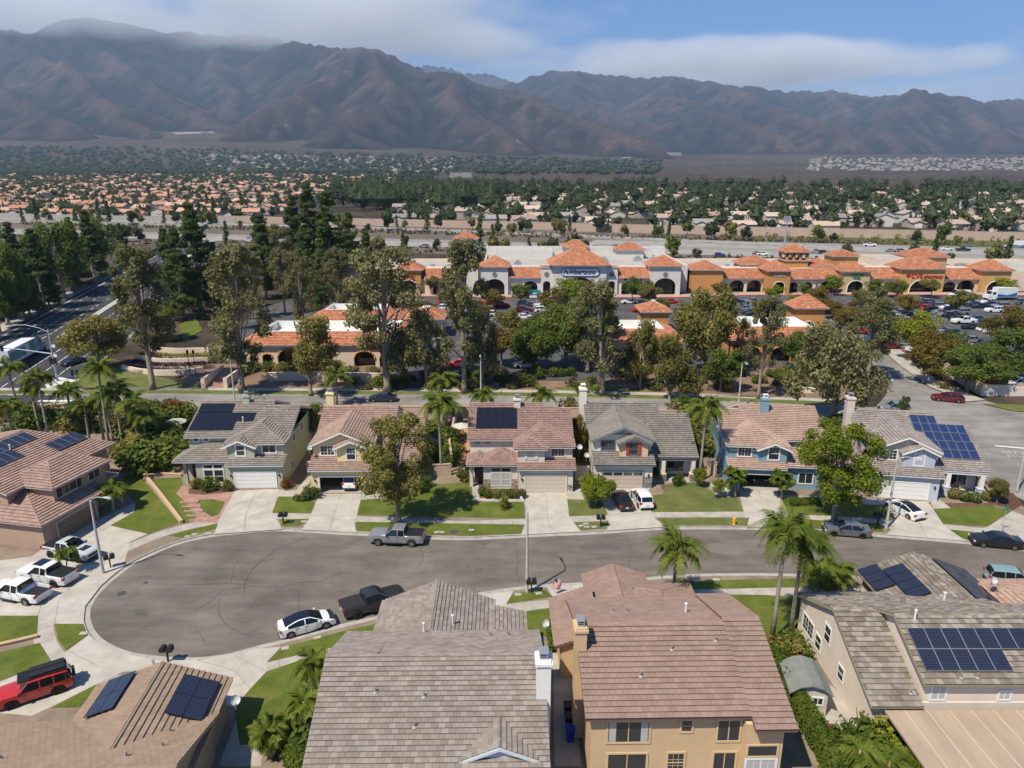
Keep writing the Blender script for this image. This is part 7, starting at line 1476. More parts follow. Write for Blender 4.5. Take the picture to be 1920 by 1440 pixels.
# hedges: one clipped mass of leaves
def hedge(pts, h, wd, label, n=9000, lf=LF_HDG, size=.13):
    t = thing('hedge', label, 'hedge', (0, 0, 0)); g = np.random.default_rng(len(pts) + n); Pn = [Vector((a, b)) for a, b in pts]; seg = [(Pn[i + 1] - Pn[i]).length for i in range(len(Pn) - 1)]; tot = sum(seg); C = []; Rr = []; d = 0
    while d < tot:
        q = d; i = 0
        while i < len(seg) - 1 and q > seg[i]: q -= seg[i]; i += 1
        p = Pn[i].lerp(Pn[i + 1], min(1, q / seg[i]))
        for _ in range(2): C.append((p.x + g.uniform(-.15, .15), p.y + g.uniform(-.15, .15), H(p.y) + h * .55 + g.uniform(-.1, .12))); Rr.append((wd * .62, wd * .62, h * .5))
        d += wd * .45
    V, F = leaves(np.array(C), np.array(Rr), max(20, n // len(C)), size, 3, .35, .8, 1.6); link('foliage', soup('foliage', V, F, lf), t); mb = MB()
    A = offset_line(pts, wd * .33); B = offset_line(pts, -wd * .33)
    for i in range(len(pts) - 1):
        q = [A[i], B[i], B[i + 1], A[i + 1]]; zz = H(q[0][1]); mb.add([(a, b, zz) for a, b in q] + [(a, b, zz + h * .8) for a, b in q], [(0, 1, 2, 3), (4, 5, 6, 7), (0, 1, 5, 4), (1, 2, 6, 5), (2, 3, 7, 6), (3, 0, 4, 7)])
    mb.build('core', LF_PIN, t); return t
hedge([at(1449, 1262), at(1492, 1335), at(1530, 1405), at(1565, 1475)], 2.2, 1.0, 'thick bright hedge between the tan and the cream house', 26000); hedge([at(1480, 948), at(1536, 949)], 1.0, .9, 'clipped low hedge before the blue house', 5000, size=.1); hedge([at(1033, 1190), at(1040, 1225)], 1.2, .6, 'narrow hedge strip by the tan house path', 3000); hedge([at(548, 1420), at(570, 1455)], 1.6, 1.3, 'dense round hedge left of the near grey roof', 7000)
# garden and bank planting: many loose bushes, each its own plant
rnd_ = random.Random(21)
def scatter(n, box, hs, label, group, kinds=('shrub',), lfs=(LF_HDG, LF_OLV, LF_GRN)):
    for i in range(n):
        px, py = rnd_.uniform(box[0], box[2]), rnd_.uniform(box[1], box[3]); x, y = at(px, py); tree(rnd_.choice(kinds), rnd_.randrange(3), x, y, rnd_.uniform(*hs), label + (', ' + zone(x, y) + (' near the street' if py > (box[1] + box[3]) / 2 else ' farther back') if n > 20 else ''), group=group, lf=rnd_.choice(lfs), name='shrub', wide=rnd_.uniform(1, 1.6), cat='shrub')
scatter(34, (235, 800, 338, 885), (1.2, 3.0), 'lush bush in the palm garden', 'palm garden bushes'); scatter(26, (0, 778, 230, 815), (1.5, 3.2), 'bush behind the brown house', 'bushes behind the brown house'); scatter(14, (250, 775, 345, 800), (1.2, 2.4), 'bush along the garden wall by the umbrella', 'wall bushes', lfs=(LF_BRT, LF_HDG, LF_RED))
scatter(16, (805, 780, 850, 880), (.8, 2.2), 'side yard bush between the yellow and beige houses', 'side yard bushes'); scatter(10, (1062, 775, 1090, 860), (1, 2.4), 'bush in the gap left of the cream house', 'gap bushes', lfs=(LF_AUT, LF_OLV)); scatter(12, (1270, 770, 1340, 860), (1, 2.6), 'bush behind the king palm', 'bushes by the king palm'); scatter(8, (1560, 790, 1590, 850), (1, 2), 'bush by the lavender house chimney', 'chimney bushes'); scatter(8, (1440, 1215, 1500, 1250), (.8, 1.6), 'leafy plant under the near palm pair', 'plants under the near palms'); scatter(6, (560, 1335, 610, 1400), (.9, 1.8), 'garden plant at the left wall of the near grey roof', 'plants by the near grey house'); scatter(6, (1570, 1400, 1680, 1436), (1, 2), 'garden plant below the patio cover', 'plants by the patio cover', lfs=(LF_BRT, LF_HDG))
scatter(60, (640, 700, 1010, 733), (.6, 1.8), 'low bush on the brown bank', 'bushes on the bank', lfs=(LF_OLV, LF_HDG, LF_EUC, LF_DRY)); scatter(40, (1010, 700, 1560, 740), (.6, 1.6), 'low bush on the planted bank', 'bushes on the right bank', lfs=(LF_OLV, LF_HDG, LF_DRY, LF_GRN)); scatter(22, (465, 680, 640, 700), (.8, 1.6), 'clipped bush before the arcade', 'bushes before the arcade'); scatter(30, (1720, 665, 1860, 735), (.6, 1.3), 'low bush along the shopping drive', 'bushes along the drive', lfs=(LF_OLV, LF_AUT, LF_HDG))
# street eucalypts along the far side of the back street
EU = [('euc', 0, 287, 731, 470, 'tall leaning eucalypt on the corner lawn', LF_EUC, 1.1), ('euc', 1, 456, 737, 468, 'tall eucalypt beside the arcaded shop steps', LF_EUC, 1.2), ('weep', 0, 583, 742, 592, 'drooping olive tree before the arcaded shop', LF_OLV, 1.0), ('euc', 2, 725, 737, 452, 'dense grey eucalypt above the retaining wall', LF_EUC, 1.2), ('euc', 3, 871, 738, 458, 'open eucalypt with white forked trunk', LF_EUC, .95), ('weep', 1, 800, 728, 590, 'grey bushy tree between two eucalypts', LF_EUC, 1.0), ('weep', 2, 905, 727, 600, 'grey tree right of the forked eucalypt', LF_EUC, .8),
 ('euc', 4, 1128, 742, 535, 'grey eucalypt in the middle of the bank', LF_EUC, 1.3), ('weep', 3, 1255, 764, 640, 'spreading tree with pink bark on the back street verge', LF_OLV, 1.15), ('broad', 6, 1320, 712, 528, 'large brownish broad tree before the store', LF_OLV, .85), ('euc', 0, 1421, 748, 562, 'slim eucalypt near the right lamp post', LF_EUC, .9), ('weep', 0, 1562, 795, 610, 'big grey green tree at the shopping drive', LF_EUC, 1.3), ('euc', 2, 1625, 715, 545, 'grey eucalypt behind the drive mouth', LF_EUC, 1.25), ('broad', 7, 1350, 735, 640, 'dark round tree at the right bank', LF_GRN, 1.0), ('broad', 8, 1505, 705, 612, 'green round tree before the right arcade', LF_GRN, 1.1), ('weep', 1, 1200, 730, 610, 'olive tree left of the spreading one', LF_OLV, .9),
 ('broad', 9, 190, 695, 582, 'wide olive round tree on the corner lawn', LF_OLV, 1.25), ('broad', 1, 300, 640, 560, 'green round tree behind the corner lawn', LF_GRN, 1.1), ('broad', 3, 760, 715, 610, 'dark tree right of the grey eucalypt', LF_GRN, .9), ('broad', 5, 1000, 700, 590, 'deep green tree at the lot edge', LF_GRN, 1.0), ('broad', 0, 1060, 690, 560, 'green tree right of the lot edge', LF_GRN, 1.1), ('weep', 2, 1100, 700, 540, 'dark green tree behind the grey eucalypt', LF_GRN, 1.1), ('euc', 1, 1385, 700, 600, 'thin grey tree before the right arcade', LF_EUC, .8)]
for k, v, px, pb, pt, lb, lf, wd in EU: T(k, v, px, pb, pt, lb, lf=lf, wide=wd)
# tall conifers and eucalypts round the boulevard
r2 = random.Random(5)
PN_ = [(345, 600, 430), (378, 590, 385), (410, 585, 455), (320, 545, 430), (500, 560, 405), (530, 550, 425), (590, 560, 345), (560, 540, 370), (625, 560, 360), (660, 540, 400), (690, 530, 430), (470, 600, 470), (535, 590, 470), (610, 590, 450), (570, 620, 470), (640, 610, 470), (440, 620, 510)]
RK = rank([q[0] for q in PN_])
for i, (px, pb, pt) in enumerate(PN_): T('pine' if i not in (5, 11, 12, 14, 15, 16) else 'euc', i % 3, px, pb, pt, 'tall dark tree in the grove between boulevard and shops, ' + RK[i], group='grove by the boulevard', wide=r2.uniform(.8, 1.15))
WT = [(15, 610, 450), (60, 600, 420), (105, 580, 430), (150, 560, 415), (185, 545, 410), (215, 530, 395), (240, 520, 405), (265, 500, 420), (30, 580, 470), (90, 560, 440), (135, 545, 450), (0, 640, 480), (45, 625, 505), (120, 595, 480), (170, 575, 470), (230, 545, 440), (-20, 600, 440)]
WT = [(min(a, 150 + (560 - b) * 1.875 - 28), b, c) for a, b, c in WT]; RK = rank([q[0] for q in WT])
for i, (px, pb, pt) in enumerate(WT): T('pine' if i % 3 else 'weep', i % 3, px, pb, pt, 'dense dark tree west of the boulevard, ' + RK[i], group='trees west of the boulevard', lf=LF_PIN if i % 3 else LF_GRN, wide=r2.uniform(.85, 1.15))
# parking lot trees
LOT = [(928, 580, 540), (975, 575, 530), (960, 650, 575), (1010, 640, 585), (1035, 600, 540), (1065, 580, 520), (1100, 580, 525), (1185, 570, 520), (1215, 580, 525), (1240, 590, 555), (900, 620, 560), (850, 600, 545), (800, 610, 560), (735, 575, 510), (810, 555, 515), (1490, 600, 550), (1530, 590, 535), (1560, 555, 515), (1590, 620, 570), (1640, 575, 525), (1610, 590, 540), (1680, 560, 520), (1700, 600, 550), (1712, 680, 585), (1745, 690, 610), (1775, 690, 620), (1790, 600, 540), (1812, 735, 640), (1855, 650, 590), (1880, 560, 520), (1905, 640, 570), (1868, 740, 680), (1690, 640, 590), (1660, 650, 595), (1350, 570, 525), (1450, 570, 535), (1475, 540, 515), (1505, 560, 530), (1745, 560, 520), (1890, 720, 610), (1730, 720, 640), (1640, 620, 560), (1560, 600, 560), (1855, 700, 640), (1420, 600, 560), (990, 690, 620), (940, 690, 610)]
for i, (px, pb, pt) in enumerate(LOT): T('lot' if i % 3 else 'broad', i % 4, px, pb, pt, 'small %s tree in the %s of the shopping centre car park' % (('yellowing', 'green', 'olive', 'green', 'yellowing', 'bright green')[i % 6], 'left part' if px < 960 else 'middle' if px < 1450 else 'right part'), group='car park trees', lf=(LF_AUT, LF_GRN, LF_OLV, LF_GRN, LF_AUT, LF_BRT)[i % 6], wide=r2.uniform(1.0, 1.4))
x, y = at(942, 957); tree('shrub', 2, x, y, 1.5, 'staked sapling with a stone ring on the lawn of the beige house', lf=LF_OLV, wide=.6, name='sapling')
# ------------------------------------------------------------------ shopping centre
TERRA = roof_mat('roof_terracotta', [(0.36, 0.135, 0.065), (0.45, 0.185, 0.098), (0.54, 0.25, 0.15)], tw=.5, ex=.5, stain=.1)
SW = stucco('shopwhite', (0.60, 0.575, 0.54)); SC = stucco('shopcream', (0.66, 0.53, 0.42)); SO = stucco('shoporange', (0.50, 0.245, 0.085)); SFLAT = mat('flat_roof', (0.40, 0.375, 0.34), .9, var=.12, vs=.2); SHOPG = glass_mat('shop_glass', (0.02, 0.02, 0.022), .1)
# car park and bank
lot = [at(780, 715), at(1130, 715), at(1180, 690), at(1600, 690), at(1640, 655), at(1690, 657), (96, 138), (104, 128), (170, 126), (190, 150), (190, 216), (-60, 225), (-70, 190), (-62, 150), (-30, 140)]
drape('car_park', lot, .16, ASPHL)
drape('planted_bank', [(-62, 122.1)] + [(x, y + 3.9) for x, y in bsn[4:]] + [(60, 117), (64, 130), (60, 146), (20, 138), (-62, 138)], .1, mat('bank_soil', (.15, .09, .06), .95, col2=(.27, .18, .125), vs=.35, bump=.4, bs=4))
drape('lawn', [(x, y + 3.85) for x, y in smooth_line(bsn[8:10], 3)] + [at(1120, 722), at(1040, 728)], .13, GRASS); drape('lawn', [(x, y + 3.85) for x, y in smooth_line(bsn[10:12], 3)] + [at(1500, 745), at(1330, 745)], .13, GRASSD)
drape('lawn', [at(*p) for p in ((135, 725), (150, 700), (220, 690), (330, 715), (390, 727), (392, 737), (240, 737), (170, 737))], .13, GRASSD); drape('lawn', [at(*p) for p in ((335, 612), (365, 590), (380, 620), (345, 640))], .13, GRASS); drape('lawn', [at(*p) for p in ((1700, 655), (1740, 650), (1850, 738), (1760, 700))], .17, GRASSD)
drape('corner_plaza', [at(*p) for p in ((85, 722), (112, 708), (150, 715), (165, 735), (120, 745), (95, 742))], .12, mat('plaza_pale', (.62, .60, .57), .8, var=.08, vs=1))
drape('lawn', [at(*p) for p in ((1840, 758), (1920, 760), (1960, 775), (1900, 772))], .13, GRASSD)
# boulevard running north to the freeway bridge
BV = [(-66 - 14, 60), (-80 - 14.5, 117), (-104, 160), (-117, 215), (-139, 310), (-160, 400), (-186, 510), (-215, 620), (-260, 800)]
strip('boulevard', smooth_line(BV, 4), -15.5, 15.5, -.3, .02, ASPHD, solid=False); strip('kerb', smooth_line(BV, 4), 15.5, 15.8, -.2, .16, CURB); strip('kerb', smooth_line(BV[1:], 4), -15.5, -15.8, -.2, .16, CURB); strip('pavement', smooth_line(BV, 4), 15.8, 19.5, -.2, .13, CONC, solid=False); strip('median_island', smooth_line(BV[2:6], 4), -.9, .9, -.1, .2, CONCL)
bl = smooth_line(BV, 40)
for off in (-15.0, 13.8, 13.4): strip('lane_line', smooth_line(BV[1:], 4), off, off + .15, 0, .03, PAINTW, solid=False)
mb = MB()
for off in (-11, -7.4, -3.8, 3.8, 7.4, 11):
    L_ = offset_line(bl, off)
    for i in range(8, len(L_) - 3, 3):
        (a, b), (c, d) = L_[i], L_[i + 1]
        if 122 < b < 420: ux, uy = (c - a), (d - b); l = math.hypot(ux, uy); nx_, ny_ = -uy / l * .08, ux / l * .08; e = (a + ux / l * 2.6, b + uy / l * 2.6); mb.add([(a - nx_, b - ny_, H(b) + .034), (a + nx_, b + ny_, H(b) + .034), (e[0] + nx_, e[1] + ny_, H(e[1]) + .034), (e[0] - nx_, e[1] - ny_, H(e[1]) + .034)], [(0, 1, 2, 3)])
tag(mb.build('lane_dashes', PAINTW), kind='structure')
mb = MB()
for k in range(11): x = -111 + 2.9 * k; mb.box(x, 118.2, H(118) + .03, x + 1.1, 122.6, H(120) + .036)
for k in range(9): y = 99.5 + 1.9 * k; mb.box(-80.5, y, H(y) + .03, -74.5, y + .9, H(y) + .038)
cw = tag(mb.build('crosswalk', PAINTW), kind='structure')
# ---------------- building kit
def arch_wall(mb, x0, x1, z0, z1, y, arches, dep=.7):
    """wall panel facing south with round-headed openings that reach the ground"""
    o = [(x0, z0)]; arcs = []
    for cx, w_, hs in arches:
        A = [(cx - w_ / 2, z0), (cx - w_ / 2, hs)] + [(cx - w_ / 2 * math.cos(math.pi * k / 10), hs + .8 * w_ / 2 * math.sin(math.pi * k / 10)) for k in range(1, 10)] + [(cx + w_ / 2, hs), (cx + w_ / 2, z0)]; o += A; arcs.append(A)
    o += [(x1, z0), (x1, z1), (x0, z1)]; tri = tessellate_polygon([[Vector((a, b, 0)) for a, b in o]]); n = len(o)
    mb.add([(a, y, b) for a, b in o] + [(a, y + dep, b) for a, b in o], [tuple(t) for t in tri] + [tuple(n + i for i in t[::-1]) for t in tri] + [(i, (i + 1) % n, n + (i + 1) % n, n + i) for i in range(n)])
def text_mesh(name, c, parent):
    t = bpy.data.objects.new('tmp', c); me = bpy.data.meshes.new_from_object(t); bpy.data.objects.remove(t); me.name = name; return link(name, me, parent)
class Shop(House):
    def tower(s, x0, x1, y, dep, h, rise, m, aw=0, ah=0, trim_arch=True, over=.7):
        mb = MB(); cx = (x0 + x1) / 2
        if aw:
            arch_wall(mb, x0, x1, 0, h, y, [(cx, aw, ah)]); mb.box(x0, y + .7, 0, x0 + .6, y + dep, h); mb.box(x1 - .6, y + .7, 0, x1, y + dep, h); mb.box(x0 + .6, y + dep - .5, 0, x1 - .6, y + dep, h)
        else: mb.box(x0, y, 0, x1, y + dep, h)
        me = mb.mesh('tower_block', m); bm = bmesh.new(); bm.from_mesh(me); bmesh.ops.recalc_face_normals(bm, faces=bm.faces[:]); bm.to_mesh(me); bm.free(); o = link('tower_block', me, s.root)
        if aw:
            b = MB(); b.box(x0 + .6, y + 3, 0.02, x1 - .6, y + 3.2, ah + aw * .4); b.build('shop_window', SHOPG, o)
            if trim_arch:
                c = MB(); c.tube([(cx - aw / 2, y - .02, .1), (cx - aw / 2, y - .02, ah)] + [(cx - aw / 2 * math.cos(math.pi * k / 10), y - .02, ah + .4 * aw * math.sin(math.pi * k / 10)) for k in range(1, 10)] + [(cx + aw / 2, y - .02, ah), (cx + aw / 2, y - .02, .1)], .14, 4); c.build('arch_trim', s.trim, o)
        w_, d_ = x1 - x0 + 2 * over, dep + 2 * over; p = rise / (min(w_, d_) / 2); hr = min(w_, d_) / 2
        if w_ >= d_: s.roof(x0 - over, x1 + over, y - over, y + dep + over, h, p, hip=(hr, hr))
        else: s.roof(x0 - over, x1 + over, y - over, y + dep + over, h, p, axis='y', hip=(hr, hr))
        return o
    def wing(s, x0, x1, y, h, zt, m, arches=(), dep=4, back=8):
        mb = MB(); arch_wall(mb, x0, x1, 0, h, y, arches); me = mb.mesh('arcade_wall', m); bm = bmesh.new(); bm.from_mesh(me); bmesh.ops.recalc_face_normals(bm, faces=bm.faces[:]); bm.to_mesh(me); bm.free(); o = link('arcade_wall', me, s.root)
        b = MB(); b.box(x0, y + dep - .5, 0, x1, y + dep - .3, h); b.build('shop_window', SHOPG, o); s.shed(x0, x1, y - .8, y + dep, h, zt)
        mb = MB(); mb.box(x0, y + dep, h - .5, x1, y + back, zt + .1); mb.build('parapet', m, s.root); return o
    def hall(s, x0, x1, y0, y1, h, m, deck=.9):
        mb = MB(); mb.box(x0, y0, 0, x1, y1, h - deck); mb.build('hall', m, s.root); mb = MB(); t = .4
        mb.box(x0, y0, h - deck, x1, y0 + t, h); mb.box(x0, y1 - t, h - deck, x1, y1, h); mb.box(x0, y0 + t, h - deck, x0 + t, y1 - t, h); mb.box(x1 - t, y0 + t, h - deck, x1, y1 - t, h); mb.build('parapet', m, s.root); mb = MB(); mb.box(x0 + t, y0 + t, h - deck, x1 - t, y1 - t, h - deck + .02); mb.build('roof_deck', SFLAT, s.root)
    def sign(s, txt, x, y, z, size, m, back=None, name='sign_lettering'):
        c = bpy.data.curves.new(name, 'FONT'); c.body = txt; c.size = size; c.extrude = .06; c.align_x = 'CENTER'; c.offset = .015 * size; c.materials.append(m); o = text_mesh(name, c, s.root); o.location = (x, y, z); o.rotation_euler = (R(90), 0, 0); return o
    def roundel(s, x, y, z, r, m):
        mb = MB(); mb.lathe([(r * .001, .1), (r * .35, .1), (r * .35, .05), (r * .72, .05), (r * .72, .1), (r, .1), (r, 0)], 16); o = mb.build('emblem', m, s.root, (x, y, z)); o.rotation_euler = (R(90), 0, 0)
NAVY = mat('sign_navy', (.02, .05, .16), .5); SRED = mat('sign_red', (.42, .012, .02), .5); SGRN = mat('sign_green_bright', (.01, .22, .10), .5); SGREY = mat('sign_grey', (.2, .2, .2), .6); TEALB = mat('cart_teal', (.02, .20, .26), .6)
Y0 = 213.4; z0 = H(Y0) + .16
am = Shop('supermarket', 'white supermarket with blue lettering and terracotta hip roofs', 0, Y0, 0, z0=z0, cat='store', wall=SW, roof=TERRA, trim=WHITE, ex=.55)
am.hall(-9, 54, 6, 40, 8.4, SW); am.hall(-9, 54, 40.1, 46, 10.6, SW, .6); am.hall(-6, 14, 34, 40, 10.2, SW, .4)
am.tower(-9.3, -1.2, 0, 9, 8.6, 2.9, SW, 6.0, 2.6, False); am.wing(-1.2, 8.7, 1, 5.3, 8.0, SW, [(5.6, 4.2, 2.5)]); am.tower(8.7, 12.2, .3, 4, 8.4, .05, SW, 2.2, 3.4, False, .25); am.tower(12.2, 28.2, -.6, 14, 9.2, 4.6, SW, 11, 1.2, False, 1.2); am.tower(28.2, 31.7, .3, 4, 8.4, .05, SW, 2.2, 3.4, False, .25); am.wing(31.7, 41.4, 1, 5.3, 8.0, SW, [(34.4, 2.6, 2.4), (38.6, 3.6, 2.4)]); am.tower(41.4, 50.6, 0, 9, 8.8, 2.9, SW, 6.6, 2.6, False)
am.tower(18, 26, 34, 6, 11.2, 2.4, SW); am.tower(36, 45, 32, 7, 10.6, 2.2, SW); am.tower(-17.5, -10.6, 9, 7, 12.6, .05, SW, 0, 0, False, .5)
for xx in (-17.2, -14.4, -11.6): mb = MB(); mb.box(xx - .45, 9.3, 12.6, xx + .45, 10.2, 15.6); mb.box(xx - .45, 14.6, 12.6, xx + .45, 15.5, 15.6); mb.build('belfry_pier', SW, am.root)
am.box(-17.6, -11.1, 9.3, 15.5, 15.0, 16.0); am.walls(SW, 'belfry_lintel'); am.roof(-18.3, -10.4, 8.4, 16.4, 16.0, .55, hip=(3.9, 3.9)); am.wing(-26.5, -17.5, 2, 5.0, 7.4, SC, [(-22, 4, 2.2)]); am.finish_roof()
mb = MB(); n = 12; hw, hh = 5.7, 1.15; pts = [(hw - hh + hh * math.cos(a), hh * math.sin(a)) for a in [(-math.pi / 2 + math.pi * k / n) for k in range(n + 1)]] + [(-hw + hh + hh * math.cos(a), hh * math.sin(a)) for a in [(math.pi / 2 + math.pi * k / n) for k in range(n + 1)]]
mb.prism(pts, -.06, .06, axis='y'); mb.build('sign_board', WHITE, am.root, (20.4, -.7, 7.1)); mb = MB(); mb.tube([(p[0], -.09, p[1]) for p in pts] + [(pts[0][0], -.09, pts[0][1])], .12, 5); mb.build('sign_border', NAVY, am.root, (20.4, -.7, 7.1)); am.sign('Albertsons', 21.0, -.84, 6.6, 1.75, NAVY)
mb = MB(); mb.add([(-.9, 0, -.6), (-.15, 0, .7), (.15, 0, .7), (-.45, 0, -.6)], [(0, 1, 2, 3)]); mb.add([(.1, 0, -.6), (.05, 0, .2), (.35, 0, .4), (.9, 0, -.6)], [(0, 1, 2, 3)]); mb.build('sign_leaf', NAVY, am.root, (16.1, -.83, 7.15))
for xx in (-5.2, 10.4, 29.9, 46.0): am.roundel(xx, -.02 if xx in (-5.2, 46.0) else .28, 6.3, .75, SGREY)
am.roundel(34.2, .98, 4.75, .45, SRED); am.roundel(39.0, .98, 4.6, .4, SGREY); mb = MB(); mb.box(43.4, 2.2, .05, 46.2, 3.0, 1.3); mb.build('cart_rack', TEALB, am.root); mb = MB(); mb.box(5.0, .0, .05, 8.4, .9, 1.6); mb.build('cart_rack', TEALB, am.root)
ws = Shop('shop_row', 'orange fronted shop row left of the supermarket', -30, 215.2, 0, z0=z0, cat='store', wall=SO, roof=TERRA, trim=WHITE, ex=.55); ws.hall(-34, 14, 6, 40, 6.6, SC); ws.tower(-5.2, 2.4, 0, 8, 7.4, 2.6, SO, 5, 2.4); ws.wing(-16, -5.2, 1.5, 4.6, 7, SC, [(-12.5, 3.2, 2), (-8.3, 3.2, 2)]); ws.tower(-23, -16, 0, 8, 6.6, 2.4, SC, 4, 2.2); ws.wing(-36, -23, 1.5, 4.6, 7, SC, [(-33, 3.2, 2), (-28.6, 3.2, 2)]); ws.wing(2.4, 9, 1.5, 4.6, 7, SC, [(5.7, 3.2, 2)])
ws.finish_roof(); ws.sign('TOWN', -1.2, -.1, 5.2, 1.1, SRED)
es = Shop('shop_row', 'orange fronted shop row with tower between supermarket and pharmacy', 72, 217.5, 0, z0=z0, cat='store', wall=SO, roof=TERRA, trim=WHITE, ex=.55); es.hall(-17, 34, 6, 40, 6.4, SC)
es.tower(-17, -7.5, 0, 9, 7.2, 2.4, SO); es.wing(-7.5, 5.5, 2, 4.4, 7.0, SC, [(-2.4, 4.6, 1.9), (3.0, 4.6, 1.9)]); es.tower(5.5, 12, -3, 9, 7.2, 2.7, SO, 3.6, 2.6); es.tower(1, 11, 9, 9, 7.8, 2.4, SO); es.tower(13.5, 20.5, 6, 7, 9.4, .05, SO, over=.4)
for xx in (13.9, 15.95, 18.05, 20.1):
    for yy in (6.4, 12.4): mb = MB(); mb.box(xx - .42, yy - .35, 9.45, xx + .42, yy + .35, 11.5); mb.build('belfry_pier', SO, es.root)
es.box(13.5, 20.5, 6.05, 12.75, 11.0, 12.0); es.walls(SO, 'belfry_lintel'); es.roof(12.8, 21.2, 5.3, 13.5, 12.0, .55, hip=(4.1, 4.1)); es.wing(12, 21.5, 1, 4.4, 7.0, SC, [(14.6, 3.4, 1.9), (19, 3.4, 1.9)]); es.tower(21.5, 29, 6, 8, 7.4, 2.3, SC); es.wing(21.5, 29, 1.5, 4.4, 7.2, SC, [(25.2, 4, 1.9)]); es.tower(29, 37.2, -.5, 8, 6.8, 2.6, stucco('shopsand', (.52, .38, .22)), 5, 2.0); es.finish_roof(); es.sign('DOLLAR\nTREE', 33.1, -.62, 5.4, 1.05, SGRN); es.sign('H. ADAMS', 8.7, -3.1, 5.6, .7, WHITE)
ph_ = Shop('pharmacy', 'tan pharmacy with heart emblem and red lettering over a wide arch', 120, 218, 0, z0=z0, cat='store', wall=SO, roof=TERRA, trim=WHITE, ex=.55); SOC = stucco('shopochre', (.55, .32, .12)); ph_.hall(-10, 36, 6, 40, 6.6, SC); ph_.wing(-11, -.8, 1.5, 4.4, 7.2, SC, [(-8, 4.6, 1.7), (-3, 4.2, 1.7)]); ph_.tower(-.8, 12.2, -.6, 10, 7.5, 3.4, SOC, 7.6, 1.2); ph_.wing(12.2, 24, 1.5, 4.2, 7.0, SC, [(15.5, 4, 1.7), (20.5, 5.6, 1.5)]); ph_.tower(24, 32.5, -.6, 9, 7.0, 3.0, SOC, 5.4, 1.6); ph_.tower(-12, -4, 22, 8, 9, 2, SO); ph_.tower(14, 27, 24, 9, 8.6, 2.4, SO); ph_.hall(2, 12, 20, 34, 8.4, SC, .4); ph_.finish_roof()
ph_.sign('CVS', 3.6, -.72, 4.75, 2.0, SRED); ph_.sign('pharmacy', 8.7, -.72, 4.75, 1.5, SRED); mb = MB(); hp = [(16 * math.sin(t) ** 3 / 16, (13 * math.cos(t) - 5 * math.cos(2 * t) - 2 * math.cos(3 * t) - math.cos(4 * t)) / 16) for t in [2 * math.pi * k / 24 for k in range(24)]]; mb.add([(a * .7, 0, b * .7) for a, b in hp] + [(a * .7, .1, b * .7) for a, b in hp], [tuple(range(24)), tuple(range(47, 23, -1))] + [(i, 24 + i, 24 + (i + 1) % 24, (i + 1) % 24) for i in range(24)]); mb.build('sign_heart', SRED, ph_.root, (1.0, -.74, 5.5)); es.sign('UPS STORE', 46, 1.4, 4.55, .55, SRED)
ph_.hall(33, 62, 4, 40, 6.2, SC)
strip('kerb', [(-60, 213.5), (-30, 211.6), (-9, 209.6), (50, 209.6), (72, 213.4), (110, 214.2), (190, 211.5)], 0, .3, 0, .34, PAINTR); strip('pavement', [(-60, 213.9), (-30, 212), (-9, 210), (50, 210), (72, 213.8), (110, 214.6), (190, 212)], 0, 4.5, 0, .32, mat('shop_walk', (.42, .30, .24), .9, var=.12, vs=.4), solid=False)
# pad buildings nearer the back street
def pad_block(label, x, y, rz, w_, d_, h, m=SC, arches=(), tow=None, name='shop'):
    s = Shop(name, label, x, y, rz, z0=H(y) + .15, cat='store', wall=m, roof=TERRA, trim=WHITE, ex=.5); mb = MB(); arch_wall(mb, 0, w_, -.5, h, 0, arches, .6); me = mb.mesh('arcade_wall', m); bm = bmesh.new(); bm.from_mesh(me); bmesh.ops.recalc_face_normals(bm, faces=bm.faces[:]); bm.to_mesh(me); bm.free(); link('arcade_wall', me, s.root)
    mb = MB(); mb.box(.1, 2.2, -.5, w_ - .1, d_, h); mb.build('hall', m, s.root); mb = MB(); mb.box(.1, 2.0, .2, w_ - .1, 2.19, h - 1.2); mb.build('shop_window', SHOPG, s.root); r_ = 4.0; p = .48; o = .7
    s.planes += [[(-o, -o, h), (w_ + o, -o, h), (w_ + o - r_, r_ - o, h + p * r_), (r_ - o, r_ - o, h + p * r_)], [(w_ + o, d_ + o, h), (-o, d_ + o, h), (r_ - o, d_ + o - r_, h + p * r_), (w_ + o - r_, d_ + o - r_, h + p * r_)], [(-o, d_ + o, h), (-o, -o, h), (r_ - o, r_ - o, h + p * r_), (r_ - o, d_ + o - r_, h + p * r_)], [(w_ + o, -o, h), (w_ + o, d_ + o, h), (w_ + o - r_, d_ + o - r_, h + p * r_), (w_ + o - r_, r_ - o, h + p * r_)]]
    s.caps += [((-o, -o, h), (r_ - o, r_ - o, h + p * r_)), ((w_ + o, -o, h), (w_ + o - r_, r_ - o, h + p * r_))]
    mb = MB(); a, b, c, d = r_ - o, r_ - o, w_ + o - r_, d_ + o - r_; z1 = h + p * r_; mb.box(a, b, h, c, d, h + .4); mb.build('roof_deck', WHITE, s.root); mb = MB()
    for q in ((a - .15, b - .15, c + .15, b + .1), (a - .15, d - .1, c + .15, d + .15), (a - .15, b + .1, a + .1, d - .1), (c - .1, b + .1, c + .15, d - .1)): mb.box(q[0], q[1], h, q[2], q[3], z1 + .1)
    mb.build('parapet', WHITE, s.root)
    if tow: s.tower(*tow)
    s.finish_roof(); mb = MB()
    for cx, w2, hs in arches: mb.tube([(cx - w2 / 2 * math.cos(math.pi * k / 10), -.05, hs + .4 * w2 * math.sin(math.pi * k / 10)) for k in range(11)], .2, 5)
    if mb.f: mb.build('arch_trim', SO, s.root)
    return s
